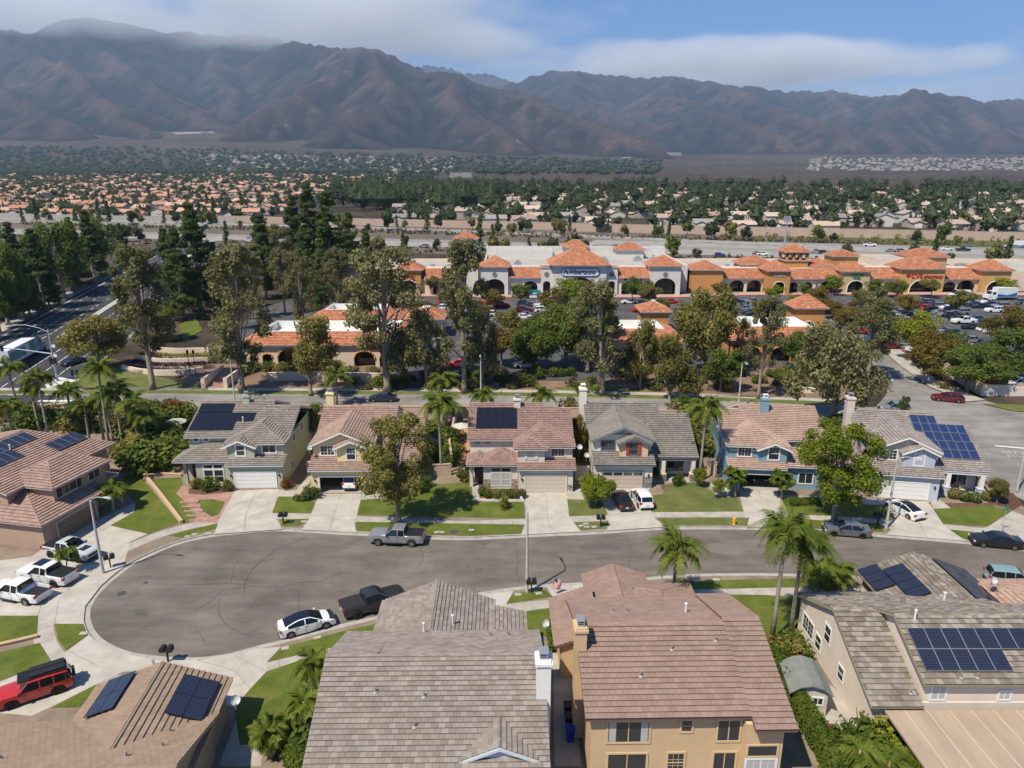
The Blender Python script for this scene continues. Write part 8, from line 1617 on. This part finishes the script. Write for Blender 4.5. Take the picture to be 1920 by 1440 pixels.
pw_ = pad_block('cream arcaded shop with tiled rim roof behind the drooping olive tree', -53, 135.2, 1, 33, 17, 4.6, SC, [(2.3, 1.6, 1.9), (5.0, 2.0, 2.0), (9.5, 5.0, 1.8), (24, 4.2, 1.6), (29, 4.2, 1.6)]); mb = MB(); mb.box(25, -.12, 3.5, 28.5, -.04, 4.2); mb.build('sign_panel', SRED, pw_.root)
pad_block('cream shop with tiled rim roof behind the first arcade', -46, 158, 0, 20, 14, 4.4, SC, [(4, 3.5, 1.7), (9, 3.5, 1.7), (14, 3.5, 1.7)]); pad_block('small tiled shop at the left side of the car park', -24, 160, 0, 8, 9, 4.4)
pad_block('cream arcaded shop with red arch trims left of the broad tree', 18.5, 136, 0, 15, 15, 5.0, SC, [(4.2, 4.6, 1.9), (10.8, 5.6, 1.9)]); pad_block('orange and cream shop with small bell tower at the drive', 44, 139, -2, 20, 17, 4.8, SO, [(4, 4, 1.8), (10, 4, 1.8)], tow=(18.6, 25, 18, 6, 8.0, 2.6, SO, 2.6, 4.0)); pad_block('low tiled kiosk at the lot edge', 30.5, 163, 0, 6, 8, 5.4, SO)
wall('retaining_wall', [at(505, 716), at(590, 714), at(660, 716), at(745, 718), at(785, 712)], 1.5, 'pale retaining wall under the arcaded shop', SC, .4, base=.2); wall('retaining_wall', [at(1735, 678), at(1790, 712), at(1840, 742), at(1920, 742), at(2000, 745)], 1.9, 'white curved wall along the shopping drive', mat('wall_ivory', (.66, .58, .48), .85, var=.06), .4, cap=mat('wall_cap_pink', (.45, .25, .2), .8), base=.1); wall('retaining_wall', [at(1490, 735), at(1530, 738), at(1570, 741)], .8, 'low pale rubble wall on the right bank', MATS['wall_ivory'], .5)
strip('kerb', [at(1690, 657), at(1730, 690), at(1785, 727)], 0, .25, 0, .3, PAINTR); strip('pavement', [at(1690, 657), at(1730, 690), at(1785, 727), at(1850, 752)], -.25, -4, 0, .2, CONC, solid=False)
# corner monument wall with lettering, terraces and stair
mw = thing('monument_wall', 'curved pale entrance wall with lettering and planted terraces', 'wall', (0, 0, 0)); PUR = leaf_mat('leaf_purple', (.05, .02, .045), (.08, .03, .07), (.11, .05, .09)); 
for k, (dy, h, r_) in enumerate(((0, 1.1, 1.0), (4.5, 2.0, .8), (9, 2.9, .6))):
    pts = [at(230 + 8 * k, 694), at(262, 701 - 3 * k), at(300, 704 - 3 * k), at(345, 703 - 3 * k), at(382 - 5 * k, 698)]; pts = [(a, b + dy * .8) for a, b in smooth_line(pts, 4)]; A = offset_line(pts, .2); B = offset_line(pts, -.2); mb = MB(); n = len(pts); vs = []
    for (a, b), (c, d) in zip(A, B): vs += [(a, b, H(b)), (a, b, H(b) + h), (c, d, H(b) + h), (c, d, H(b))]
    fs = [(0, 3, 2, 1), (4 * n - 4, 4 * n - 3, 4 * n - 2, 4 * n - 1)]
    for i in range(n - 1): fs += [(4 * i + q, 4 * i + (q + 1) % 4, 4 * i + 4 + (q + 1) % 4, 4 * i + 4 + q) for q in range(4)]
    mb.add(vs, fs); mb.build('terrace_wall', SC, mw)
    if k: C = np.array([(a, b - 1.3, H(b) + h * .62) for a, b in pts]); V, F = leaves(C, np.tile([1.6, .9, .35], (len(C), 1)), 160, .16, k); link('planting', soup('planting', V, F, PUR if k == 1 else LF_OLV), mw)
px_, py_ = at(262, 701); c = bpy.data.curves.new('wall_lettering', 'FONT'); c.body = 'MARKETPLACE'; c.size = 1.0; c.extrude = .04; c.align_x = 'CENTER'; c.materials.append(SGREY); o = text_mesh('wall_lettering', c, mw); o.location = (px_ + 1.2, py_ - .55, H(py_) + .2); o.rotation_euler = (R(90), 0, R(-4))
st = thing('stair', 'brick stair with pale balustrades up to the arcade', 'stair', (*at(404, 728), H(119) + .1)); mb = MB()
for k in range(10): mb.box(-1.6, k * .9, 0, 1.6, k * .9 + 1.0, .2 + .14 * k)
mb.build('treads', BRICKP, st)
for sd in (-1, 1):
    mb = MB(); mb.box(sd * 2 - .2, 0, 0, sd * 2 + .2, 9, 1.9); mb.box(sd * 2 - .35, -.4, 0, sd * 2 + .35, .3, 1.9); mb.build('balustrade', SC, st)
for px, lb in ((357, 'left'), (368, 'right')): x, y = at(px, 706); t = thing('post_lamp', 'black double post lamp by the terraces, %s one' % lb, 'lamp', (x, y, H(y))); mb = MB(); mb.tube([(0, 0, 0), (0, 0, 4.4)], .07, 6); mb.build('pole', BLKPL, t); mb = MB(); mb.lathe([(.05, 4.4), (.2, 4.5), (.25, 5.0), (.05, 5.2)], 8); mb.build('lantern', BLKPL, t)
r5 = random.Random(2)
for s_, (x0, x1, y0, y1, z_) in ((am, (0, 50, 12, 30, 7.5)), (es, (-12, 30, 14, 34, 5.5)), (ph_, (-6, 30, 12, 20, 5.7)), (ws, (-30, 8, 12, 30, 5.7))):
    for k in range(7):
        a, b = r5.uniform(x0, x1), r5.uniform(y0, y1); mb = MB(); q = r5.uniform(.8, 1.6); mb.box(a - q, b - q * .7, z_, a + q, b + q * .7, z_ + r5.uniform(.9, 1.5)); mb.box(a - q * .5, b - q * .4, z_ + 1.2, a + q * .5, b + q * .4, z_ + 1.7); mb.build('roof_unit', METG, s_.root)
# ---------------- parked cars of the centre
rc = random.Random(9); PAL = [PW, PW, PW, PS, PS, PG, PB, PB, PN, PBL, PM, PR]
def parked(px, py, deg=None, kind=None, pm=None, label=None, group='cars parked at the shopping centre'):
    x, y = at(px, py, 0); kind = kind or rc.choice(('sedan', 'suv', 'suv', 'sedan', 'pickup')); pm = pm or rc.choice(PAL); nm = {PW: 'white', PS: 'silver', PG: 'grey', PB: 'black', PN: 'dark blue', PBL: 'blue', PM: 'dark red', PR: 'red'}[pm]; car(kind, x, y, R(deg if deg is not None else rc.choice((180, 0)) + rc.uniform(-4, 4)), pm, label or '%s %s parked in rows at the shopping centre' % (nm, {'suv': 'SUV', 'pickup': 'pickup'}.get(kind, 'sedan')), 'car', group, lo=True, z=H(y) + .18)
CP = [(672, 578), (733, 575), (857, 568), (925, 572), (940, 576), (1000, 560), (1180, 570), (1255, 570), (1215, 560), (810, 640), (800, 668), (860, 690), (880, 694), (915, 652), (985, 690), (1120, 575), (1055, 575), (1560, 550), (1628, 557), (1790, 685), (1888, 725), (1905, 728), (1220, 592), (1200, 586)]
for px, py in CP: parked(px, py)
parked(1806, 608, 182, 'pickup', PW, 'white pickup in the right car park beside a black sedan', None); parked(1822, 618, 180, 'sedan', PB, 'black sedan nearest the kerb in the right car park', None); parked(940, 645, 180, 'suv', PR, 'bright red SUV in the middle of the car park', None); parked(1095, 560, 0, 'suv', PB, 'large black SUV at the supermarket doors', None)
def box_truck(px, py, deg, label, c=(.02, .12, .34)):
    x, y = at(px, py); t = thing('box_truck', label, 'truck', (x, y, H(y) + .18), R(deg)); mb = MB(); mb.box(-4, -1.2, .9, 2, 1.2, 3.6); b = mb.build('cargo_box', TRW, t); mb = MB(); mb.prism([(-3.9, 1.0), (1.9, 1.0), (1.9, 1.9), (-1, 1.5), (-3.9, 2.3)], -1.215, 1.215, axis='y'); mb.build('box_graphic', mat('graphic_blue', c, .5), b); mb = MB(); mb.prism([(2.1, .6), (2.1, 2.7), (3.3, 2.6), (3.9, 1.7), (4.7, 1.5), (4.8, .6)], -1.05, 1.05, axis='y'); mb.build('cab', PW, t); mb = MB(); mb.add([(3.35, -.9, 2.55), (3.93, -.95, 1.75), (3.93, .95, 1.75), (3.35, .9, 2.55)], [(0, 1, 2, 3)]); mb.build('windshield', CARGL, t); mb = MB(); mb.box(2.4, -1.07, 1.7, 3.3, 1.07, 2.4); mb.build('side_window', CARGL, t)
    for xx in (-2.6, 3.8):
        for sd in (-1, 1): mb = MB(); mb.lathe([(.15, -.15), (.45, -.15), (.47, 0), (.45, .15), (.15, .15)], 12); o = mb.build('wheel', TYRE, t, (xx, sd * 1.0, .47)); o.rotation_euler = (R(90), 0, 0)
box_truck(1875, 563, 183, 'white box truck with blue graphic at the right store'); x, y = at(1798, 560); car('van', x, y, R(180), PW, 'white delivery van before the pharmacy wing', 'van', lo=True, z=H(y) + .2)
mb = MB(); cols = [(-22, .5), (-9, .5), (6, .5), (66, .35), (84, .55), (100, .6), (116, .65), (132, .65), (148, .6)]
for cx, pr in cols:
    for k in range(20):
        y = 146 + 2.75 * k
        if abs(y - 172) < 4 or (cx < 10 and y < 168) or (cx == 66 and y < 176): continue
        mb.box(cx - 5, y, H(y) + .17, cx + 5, y + .09, H(y) + .178)
        for sd in (-1, 1):
            if rc.random() < pr:
                kd = rc.choice(('sedan', 'suv', 'suv', 'sedan', 'pickup')); pm = rc.choice(PAL); nm = {PW: 'white', PS: 'silver', PG: 'grey', PB: 'black', PN: 'dark blue', PBL: 'blue', PM: 'dark red', PR: 'red'}[pm]
                car(kd, cx + sd * 2.6 + rc.uniform(-.3, .3), y + 1.4, R(rc.choice((0, 180))), pm, '%s %s parked in rows at the shopping centre' % (nm, {'suv': 'SUV', 'pickup': 'pickup'}.get(kd, 'sedan')), 'car', 'cars parked at the shopping centre', lo=True, z=H(y) + .18)
tag(mb.build('stall_lines', PAINTW), kind='structure')
# ------------------------------------------------------------------ freeway
ex_, ey_ = .971, -.238; FO = (0, 367)
def fw(s_, t_): return (FO[0] + s_ * ex_ - t_ * ey_ * 1.0, FO[1] + s_ * ey_ + t_ * ex_)
fl = lambda t_, a=-900, b=900: [fw(a + (b - a) * k / 12, t_) for k in range(13)]
FWC = asphalt_mat('freeway_concrete', (.25, .235, .215), (.315, .295, .27), (.3, .3, 1), .1); GREENB = mat('bank_green', (.055, .075, .022), .95, col2=(.13, .115, .05), vs=.06, bump=.3, bs=2); BROWNB = mat('bank_brown', (.10, .075, .058), .95, col2=(.17, .135, .105), vs=.08); TANW = mat('sound_wall_tan', (.46, .345, .27), .9, var=.06, vs=.3); GREYW = mat('sound_wall_grey', (.38, .36, .33), .9, var=.08, vs=.3)
strip('freeway_bank', fl(20), -80, 44, 0, .12, BROWNB, solid=False); strip('freeway_bank', fl(20, 150, 900), -2, 38, 0, .2, GREENB, solid=False); strip('freeway', fl(0), -36, -16, 0, .22, FWC, solid=False); strip('freeway', fl(0, 40, 900), -13.6, 14, 0, .23, FWC, solid=False); strip('freeway_ramp', [fw(s_, t_) for s_, t_ in ((-400, 50), (-200, 47), (-100, 44), (0, 34), (70, 20), (140, 8))], -5, 5, 0, .9, FWC)
mb = MB()
for t_ in (-32, -28.3, -24.6, -20.9, -9.5, -5.8, -2.1, 1.6, 5.3, 9):
    for k in range(-40 if t_ < -15 else 6, 60): (a, b), (c, d) = fw(k * 12, t_), fw(k * 12 + 4, t_); mb.add([(a, b - .12, H(b) + .27), (c, d - .12, H(d) + .27), (c, d + .12, H(d) + .27), (a, b + .12, H(b) + .27)], [(0, 1, 2, 3)])
tag(mb.build('lane_dashes', PAINTW), kind='structure')
wall('barrier', fl(-14.3), 1.0, 'concrete median barrier of the freeway', GREYW, .5); wall('barrier', fl(15, 120, 900), 1.0, 'concrete barrier on the far edge of the freeway', GREYW, .5); wall('sound_wall', fl(58, 20, 900), 4.6, 'long tan sound wall in front of the right hand houses', TANW, .5); wall('sound_wall', fl(66, -260, 30), 4.2, 'tan sound wall behind the ramp in the middle', TANW, .5); wall('sound_wall', fl(60, -900, -200), 3.4, 'pale grey sound wall in front of the left tract', GREYW, .5); wall('sound_wall', fl(30, -900, -185), 1.8, 'lower pale wall along the left ramp', GREYW, .5)
wall('bridge_rail', [(x - 16.3, y) for x, y in smooth_line(BV[3:7], 3)], 2.2, 'dark mesh rail on the freeway bridge', mat('mesh_rail', (.12, .13, .12), .7), .2)
rf = random.Random(4); FC = [(1150, 466, 3), (1630, 463, 0), (1195, 477, 2), (1220, 474, 1), (1775, 470, 0), (1805, 472, 0), (1813, 463, 0), (1530, 476, 1), (1545, 477, 1), (1420, 478, 1), (1430, 480, 0), (1670, 473, 1), (1690, 474, 1), (1255, 490, 0), (795, 465, 0), (1160, 472, 1), (1350, 482, 0), (700, 462, 2), (615, 470, 1), (1885, 470, 1)]
RK = rank([q[0] for q in FC])
for i, (px, py, ln) in enumerate(FC):
    x, y = at(px, py); pm = rf.choice(PAL[:10]); car(rf.choice(('sedan', 'suv', 'pickup')), x, y, math.atan2(ey_, ex_) + (math.pi if py < 470 else 0), pm, 'car in the freeway traffic, ' + RK[i], 'car', 'cars on the freeway', lo=True, z=H(y) + .25)
for i, (px, py) in enumerate(((452, 455), (457, 462), (424, 458), (430, 480), (466, 448))): x, y = at(px, py); car('suv' if i % 2 else 'sedan', x, y, R(103), (PG, PW, PN, PB, PS)[i], '%s car on the bridge approach of the boulevard' % ('grey', 'white', 'dark blue', 'black', 'silver')[i], 'car', lo=True, z=H(y) + .05)
box_truck(1905, 467, 166, 'pale blue cab truck on the freeway at the right edge', (.25, .45, .6)); box_truck(1100, 470, -14, 'white box truck behind the supermarket', (.6, .6, .6))
t = thing('cell_mast', 'lattice mobile phone mast behind the bell tower', 'mast', (*at(1470, 470), H(330))); mb = MB(); mb.tube([(0, 0, 0), (0, 0, 15)], [.4, .25], 7); mb.build('pole', GALV, t); mb = MB()
for k in range(6): a = k * math.pi / 3; mb.box(1.3 * math.cos(a) - .2, 1.3 * math.sin(a) - .2, 12.5, 1.3 * math.cos(a) + .2, 1.3 * math.sin(a) + .2, 15.2)
mb.tube([(-1.3, 0, 13.5), (1.3, 0, 13.5)], .1, 5); mb.tube([(0, -1.3, 13.5), (0, 1.3, 13.5)], .1, 5); mb.build('antennas', GALV, t)
# ------------------------------------------------------------------ far tract houses
def rnd_mat(name, cols, rough=.85):
    m = bpy.data.materials.new(name); MATS[name] = m; N, L, P_ = nodes_of(m); P_.inputs['Roughness'].default_value = rough; P_.inputs['Specular IOR Level'].default_value = .2; oi = N.new('ShaderNodeObjectInfo'); c = N.new('ShaderNodeValToRGB'); c.color_ramp.interpolation = 'CONSTANT'; e = c.color_ramp.elements; e[0].color = (*cols[0], 1); e[1].position = 1 / len(cols); e[1].color = (*cols[1], 1)
    for i in range(2, len(cols)): k = e.new(i / len(cols)); k.color = (*cols[i], 1)
    L.new(oi.outputs['Random'], c.inputs[0]); L.new(c.outputs[0], P_.inputs['Base Color']); return m
FRO = rnd_mat('far_roof_orange', [(.47, .24, .15), (.55, .31, .205), (.50, .28, .19), (.42, .20, .13), (.56, .36, .26), (.38, .24, .18)]); FRM = rnd_mat('far_roof_mixed', [(.40, .31, .25), (.46, .34, .26), (.30, .27, .24), (.50, .36, .27), (.24, .22, .21), (.52, .40, .32), (.35, .25, .19)]); FWL = rnd_mat('far_wall', [(.54, .48, .41), (.50, .39, .31), (.62, .59, .55), (.52, .43, .35), (.46, .38, .32), (.58, .53, .45)])
FH = {}
def far_house_mesh(v, roofm):
    key = (v, roofm.name)
    if key in FH: return FH[key]
    W_, D_, h = ((13, 10, 3.0), (12, 11, 5.4), (15, 11, 3.2), (11, 10, 5.6))[v]; wm = MB(); rm = MB(); win = MB(); zr = h + .36 * (D_ / 2 + .5); o = .5
    def gab(x0, x1, y0, y1, h, axis):
        zr = h + .38 * ((y1 - y0) if axis == 'x' else (x1 - x0)) / 2
        if axis == 'x': ym = (y0 + y1) / 2; wm.add([(x0, y0, -1), (x1, y0, -1), (x1, y1, -1), (x0, y1, -1), (x0, y0, h), (x1, y0, h), (x1, y1, h), (x0, y1, h), (x0, ym, zr), (x1, ym, zr)], [(0, 1, 5, 4), (2, 3, 7, 6), (1, 2, 6, 9, 5), (3, 0, 4, 8, 7)]); q = [(x0 - o, y0 - o, h - .15), (x1 + o, y0 - o, h - .15), (x1 + o, ym, zr + .1), (x0 - o, ym, zr + .1), (x1 + o, y1 + o, h - .15), (x0 - o, y1 + o, h - .15)]
        else: xm = (x0 + x1) / 2; wm.add([(x0, y0, -1), (x1, y0, -1), (x1, y1, -1), (x0, y1, -1), (x0, y0, h), (x1, y0, h), (x1, y1, h), (x0, y1, h), (xm, y0, zr), (xm, y1, zr)], [(0, 1, 5, 8, 4), (2, 3, 7, 9, 6), (1, 2, 6, 5), (3, 0, 4, 7)]); q = [(x0 - o, y1 + o, h - .15), (x0 - o, y0 - o, h - .15), (xm, y0 - o, zr + .1), (xm, y1 + o, zr + .1), (x1 + o, y0 - o, h - .15), (x1 + o, y1 + o, h - .15)]
        rm.add(q + [(a, b, c - .22) for a, b, c in q], [(0, 1, 2, 3), (3, 2, 4, 5), (9, 8, 7, 6), (11, 10, 8, 9), (0, 6, 7, 1), (4, 10, 11, 5), (1, 7, 8, 2), (2, 8, 10, 4), (0, 3, 9, 6), (3, 5, 11, 9)])
    gab(-W_ / 2, W_ / 2, -D_ / 2, D_ / 2, h, 'x'); gab(-W_ / 2 + .3, -W_ / 2 + 5.8, -D_ / 2 - 3, 0, min(h, 3.2) + (.4 if h > 4 else 0), 'y'); 
    if v in (1, 2): gab(1, 5, -D_ / 2 - 1.6, 0, h - .3, 'y')
    for xx in (-.5, 3, 5): win.box(xx - .6, -D_ / 2 - (1.66 if v in (1, 2) and 1 < xx < 5 else .06), h - 1.9, xx + .6, -D_ / 2 + .02 - (1.6 if v in (1, 2) and 1 < xx < 5 else 0), h - .7)
    ch = MB(); ch.box(W_ / 2 - 2, -.5, h, W_ / 2 - 1.2, .4, zr + .9); gd = MB(); gd.box(-W_ / 2 + .9, -D_ / 2 - 3.08, 0, -W_ / 2 + 5.2, -D_ / 2 - 2.98, 2.2)
    FH[key] = [('wall', wm.mesh('wall', FWL)), ('roof', rm.mesh('roof', roofm)), ('window', win.mesh('window', GLASS)), ('chimney', ch.mesh('chimney', FWL)), ('garage_door', gd.mesh('garage_door', WHITE))]; return FH[key]
rh = random.Random(12); nfar = 0
def fz(x, y): return H(y) + float(rise(np.array(float(x)), np.array(float(y))))
def far_house(x, y, roofm, label, group):
    t = thing('house', label, 'house', (x, y, fz(x, y) + .1), R(rh.choice((0, 0, 90, 180, -90, 8, -14)) + rh.uniform(-6, 6)), group)
    for n_, me in far_house_mesh(rh.randrange(4), roofm): link(n_, me, t)
def view_ok(x, y, m=80):
    Z = y * CT + (HC - H(y)) * ST; return abs(FPX * x / Z) < 960 + m
HS = []
row = 0; y = 520
while y < 1500:
    x = -.76 * y - 30; row += 1
    while x < -.28 * y - 20 + (y - 520) * .16:
        X, Yy = x + rh.uniform(-4, 4), y + rh.uniform(-5, 5) - .24 * (x + 250) * (1 if y < 900 else .3)
        if rh.random() < .9 and view_ok(X, Yy): HS.append((X, Yy, 0))
        x += rh.uniform(17, 23)
    y += rh.uniform(26, 36) * (1 + (y - 520) / 900)
y = 452
while y < 1050:
    x = -.2 * y + 20
    while x < .78 * y + 40:
        X, Yy = x + rh.uniform(-4, 4), y + rh.uniform(-5, 5) - .24 * (x - 80)
        if Yy > 400 - .24 * (x - 60) and rh.random() < .8 and view_ok(X, Yy): HS.append((X, Yy, 1))
        x += rh.uniform(16, 23)
    y += rh.uniform(27, 38) * (1 + (y - 450) / 700)
HS.sort(key=lambda q: q[1])
for X, Yy, k in HS[:300]: far_house(X, Yy, FRM if k else FRO, ('small tract house %s %s' if k else 'small orange roofed tract house %s %s') % ('right behind the sound wall' if Yy < 470 else 'in the middle rows beyond the freeway' if Yy < 640 else 'in the back rows beyond the freeway', zone(X, Yy)), 'tract houses on the right' if k else 'tract houses on the left')
# what lies farther out reads as one mass
def mass(lst, name, roofm):
    wv = MB(); rv = MB()
    for X, Yy, s_ in lst:
        z = fz(X, Yy); w_, d_, h = rh.uniform(9, 14) * s_, rh.uniform(8, 11) * s_, rh.uniform(3, 5.5); wv.box(X - w_ / 2, Yy - d_ / 2, z - 1, X + w_ / 2, Yy + d_ / 2, z + h); rv.add([(X - w_ / 2 - .5, Yy - d_ / 2 - .5, z + h), (X + w_ / 2 + .5, Yy - d_ / 2 - .5, z + h), (X + w_ / 2 + .5, Yy + d_ / 2 + .5, z + h), (X - w_ / 2 - .5, Yy + d_ / 2 + .5, z + h), (X - w_ / 4, Yy, z + h + 2.2), (X + w_ / 4, Yy, z + h + 2.2)], [(0, 1, 5, 4), (1, 2, 5), (2, 3, 4, 5), (3, 0, 4)])
    t = tag(link(name, None), 'far mass of small houses across the plain', kind='stuff'); wv.build('walls', mat('mass_wall', (.44, .40, .345), .9, island=.35), t); rv.build('roofs', roofm, t)
far1 = [(X, Yy, 1) for X, Yy, k in HS[300:]] + [(-.70 * yy + rh.uniform(0, .55) * yy, yy, 1.1) for yy in [rh.uniform(1100, 2100) for _ in range(420)]]
mass(far1, 'distant_houses', mat('mass_roof', (.46, .27, .19), .9, island=.35)); mass([(rh.uniform(-.42, -.08) * yy, yy, 1.3) for yy in [rh.uniform(2500, 3700) for _ in range(320)]] + [(rh.uniform(.40, .80) * yy, yy, 1.0) for yy in [rh.uniform(2700, 4400) for _ in range(520)]], 'distant_houses', mat('mass_roof_pale', (.33, .285, .25), .9, island=.4))
# far trees: the nearer ones one by one, the rest as a mass
TR = []
for _ in range(150): X, Yy, k = rh.choice(HS[:300]); TR.append((X + rh.uniform(-12, 12), Yy + rh.uniform(-14, 14)))
for _ in range(150): s_ = rh.uniform(-350, 420); TR.append(fw(s_, rh.uniform(22, 56) if rh.random() < .55 else rh.uniform(-60, -42)))
TR = [q for q in TR if view_ok(*q, 40)]
for i, (X, Yy) in enumerate(TR[:300]):
    kd = 'farpine' if rh.random() < .35 else 'far'; tree(kd, i % 3, X, Yy, rh.uniform(6, 13) * (1.15 if kd == 'farpine' else .9), '%s tree along the freeway and its houses, %s' % ('conical' if kd == 'farpine' else 'rounded', zone(X, Yy)), 'trees along the freeway', lf=(LF_GRN, LF_FAR, LF_OLV, LF_FAR)[i % 4] if kd == 'far' else None, z=fz(X, Yy))
def tree_mass(pts, name, lf, hs, n=26, size=1.7, label='far dark mass of trees across the plain', wd=(.3, .5), core=True):
    C = []; Rr = []
    for X, Yy in pts: h = rh.uniform(*hs); C.append((X, Yy, fz(X, Yy) + h * .52)); w_ = h * rh.uniform(*wd); Rr.append((w_, w_, h * .5))
    V, F = leaves(np.array(C), np.array(Rr), n, size, 77, .4, .55, 1.3)
    if core: V, F = with_core(V, F, np.array(C), np.array(Rr) * .8)
    tag(link(name, soup(name, V, F, lf)), label, kind='stuff')
tree_mass([(X + rh.uniform(-16, 16), Yy + rh.uniform(-16, 16)) for X, Yy, k in HS for _ in range(3)], 'distant_trees', LF_FAR, (5, 11), 40, 1.2); tree_mass([(X + rh.uniform(-16, 16), Yy + rh.uniform(-16, 16)) for X, Yy, k in HS if k for _ in range(1)], 'distant_trees', LF_FAR, (9, 15), 60, 1.4); tree_mass([(rh.uniform(-.25, .8) * yy, yy - .1 * 0) for yy in [rh.uniform(600, 1180) for _ in range(430)]], 'distant_trees', LF_FAR, (10, 19), 60, 1.7); tree_mass([(rh.uniform(-.72, -.1) * yy, yy) for yy in [rh.uniform(1150, 2300) for _ in range(900)]], 'distant_trees', LF_FAR, (7, 14), 22, 2.4, wd=(.4, .7)); tree_mass([((-.75 + .95 * rh.random() ** 1.6) * yy, yy) for yy in [rh.uniform(2100, 3900) for _ in range(1800)]], 'distant_trees', LF_FAR, (12, 22), 10, 5, wd=(.6, 1.0)); tree_mass([(rh.uniform(-.22, -.02) * yy, yy) for yy in [rh.uniform(560, 1000) for _ in range(160)]], 'distant_trees', LF_FAR, (14, 24), 60, 1.6)
# low scrub on the brown freeway bank
tree_mass([fw(rh.uniform(-330, 180), rh.uniform(-62, -40) if rh.random() < .4 else rh.uniform(18, 36)) for _ in range(1300)], 'bank_scrub', LF_DRY, (.8, 2.2), 22, .55, 'low dry scrub dotted over the freeway bank', core=False); tree_mass([fw(rh.uniform(100, 480), rh.uniform(20, 56)) for _ in range(420)], 'bank_scrub', LF_OLV, (1, 3.5), 30, .6, 'green scrub over the right freeway bank', core=False)
# pale scars and buildings near the foot of the mountains
def patch(name, pts, m, dz=2.0):
    W_ = []
    for px, py in pts: v = (py - 720) / FPX; d = ST + v * CT; k = CT - v * ST; lo, hi = 300., 5400.; 
    for px, py in pts:
        v = (py - 720) / FPX; d = ST + v * CT; k = CT - v * ST; y_ = 300.
        while y_ < 5500 and HC - y_ / k * d > fz((px - 960) / FPX * y_ / k, y_): y_ *= 1.01
        W_.append(((px - 960) / FPX * y_ / k, y_))
    me = bpy.data.meshes.new(name); me.from_pydata([(a, b, fz(a, b) + dz) for a, b in W_], [], [tuple(range(len(W_)))]); me.materials.append(m); tag(link(name, me), kind='structure')
FWALL = mat('warehouse_pale', (.30, .29, .275), .8, var=.05, vs=.05)
SCAR = mat('pale_earth', (.27, .245, .22), .95, var=.15, vs=.01)
for pts in ([(322, 249), (400, 247), (403, 250), (330, 253)], [(195, 248), (248, 244), (240, 250), (190, 252)], [(640, 322), (668, 312), (690, 306), (708, 296), (714, 297), (700, 308), (675, 318), (655, 325)], [(490, 250), (515, 256), (520, 259), (498, 255)], [(1225, 285), (1275, 287), (1270, 293), (1222, 292)], [(1165, 296), (1215, 291), (1215, 293), (1170, 298)]): patch('pale_ground', pts, SCAR)
for px, py, w_, h, lb in ((864, 333, 30, 9, 'white warehouse beyond the middle trees'), (1531, 305, 14, 7, 'white water tank building on the far plain'), (1250, 290, 40, 5, 'long pale building at the foot of the mountains')):
    v = (py - 720) / FPX; d = ST + v * CT; k = CT - v * ST; y_ = 300.
    while y_ < 4800 and HC - y_ / k * d > fz((px - 960) / FPX * y_ / k, y_): y_ *= 1.01
    s_ = y_ / 1000; mb = MB(); mb.box(-w_ * s_ / 2, 0, -3, w_ * s_ / 2, w_ * s_ * .5, h * s_ * .75); mb.box(-w_ * s_ / 2 - .5, -.5, h * s_ * .75, w_ * s_ / 2 + .5, w_ * s_ * .5 + .5, h * s_ * .8); X = (px - 960) / FPX * y_ / k; tag(mb.build('warehouse', FWALL, None, (X, y_, fz(X, y_))), lb, 'building')
PYL = mat('pylon_steel', (.25, .25, .26), .6, .3)
for i, (px, dist) in enumerate(((1076, 2600), (1220, 2500), (1280, 2400), (1470, 2300), (1640, 2400), (1756, 2100), (1340, 2700))):
    X = (px - 960) / FPX * dist; t = thing('pylon', 'grey lattice power pylon on the far plain', 'pylon', (X, dist, fz(X, dist)), 0, 'power pylons on the plain'); mb = MB()
    for sx_ in (-1, 1):
        for sy_ in (-1, 1): mb.tube([(sx_ * 3.5, sy_ * 3.5, 0), (sx_ * .8, sy_ * .8, 26), (0, 0, 38)], .3, 4)
    mb.build('tower_legs', PYL, t); mb = MB()
    for z_, w_ in ((24, 7), (30, 6), (35, 4)): mb.tube([(-w_, 0, z_), (w_, 0, z_)], .3, 4)
    mb.build('cross_arms', PYL, t)
# stop line and word on the side street
sx0, sy0 = at(1866, 836); sx1, sy1 = at(1935, 842); strip('stop_line', [(sx0, sy0), (sx1, sy1)], -.2, .2, 0, .03, PAINTW, solid=False)
c = bpy.data.curves.new('stop_word', 'FONT'); c.body = 'STOP'; c.size = 1.5; c.align_x = 'CENTER'; c.materials.append(mat('road_paint_worn', (.40, .39, .36), .8, var=.2, vs=3)); t = bpy.data.objects.new('tmp', c); me = bpy.data.meshes.new_from_object(t); bpy.data.objects.remove(t); a, b = at(1912, 858); o = tag(link('road_lettering', me, None, (a, b, H(b) + .045), R(-10)), kind='structure'); o.scale = (.9, 2.0, 1); o.rotation_euler = (math.atan(.023), 0, R(-10))
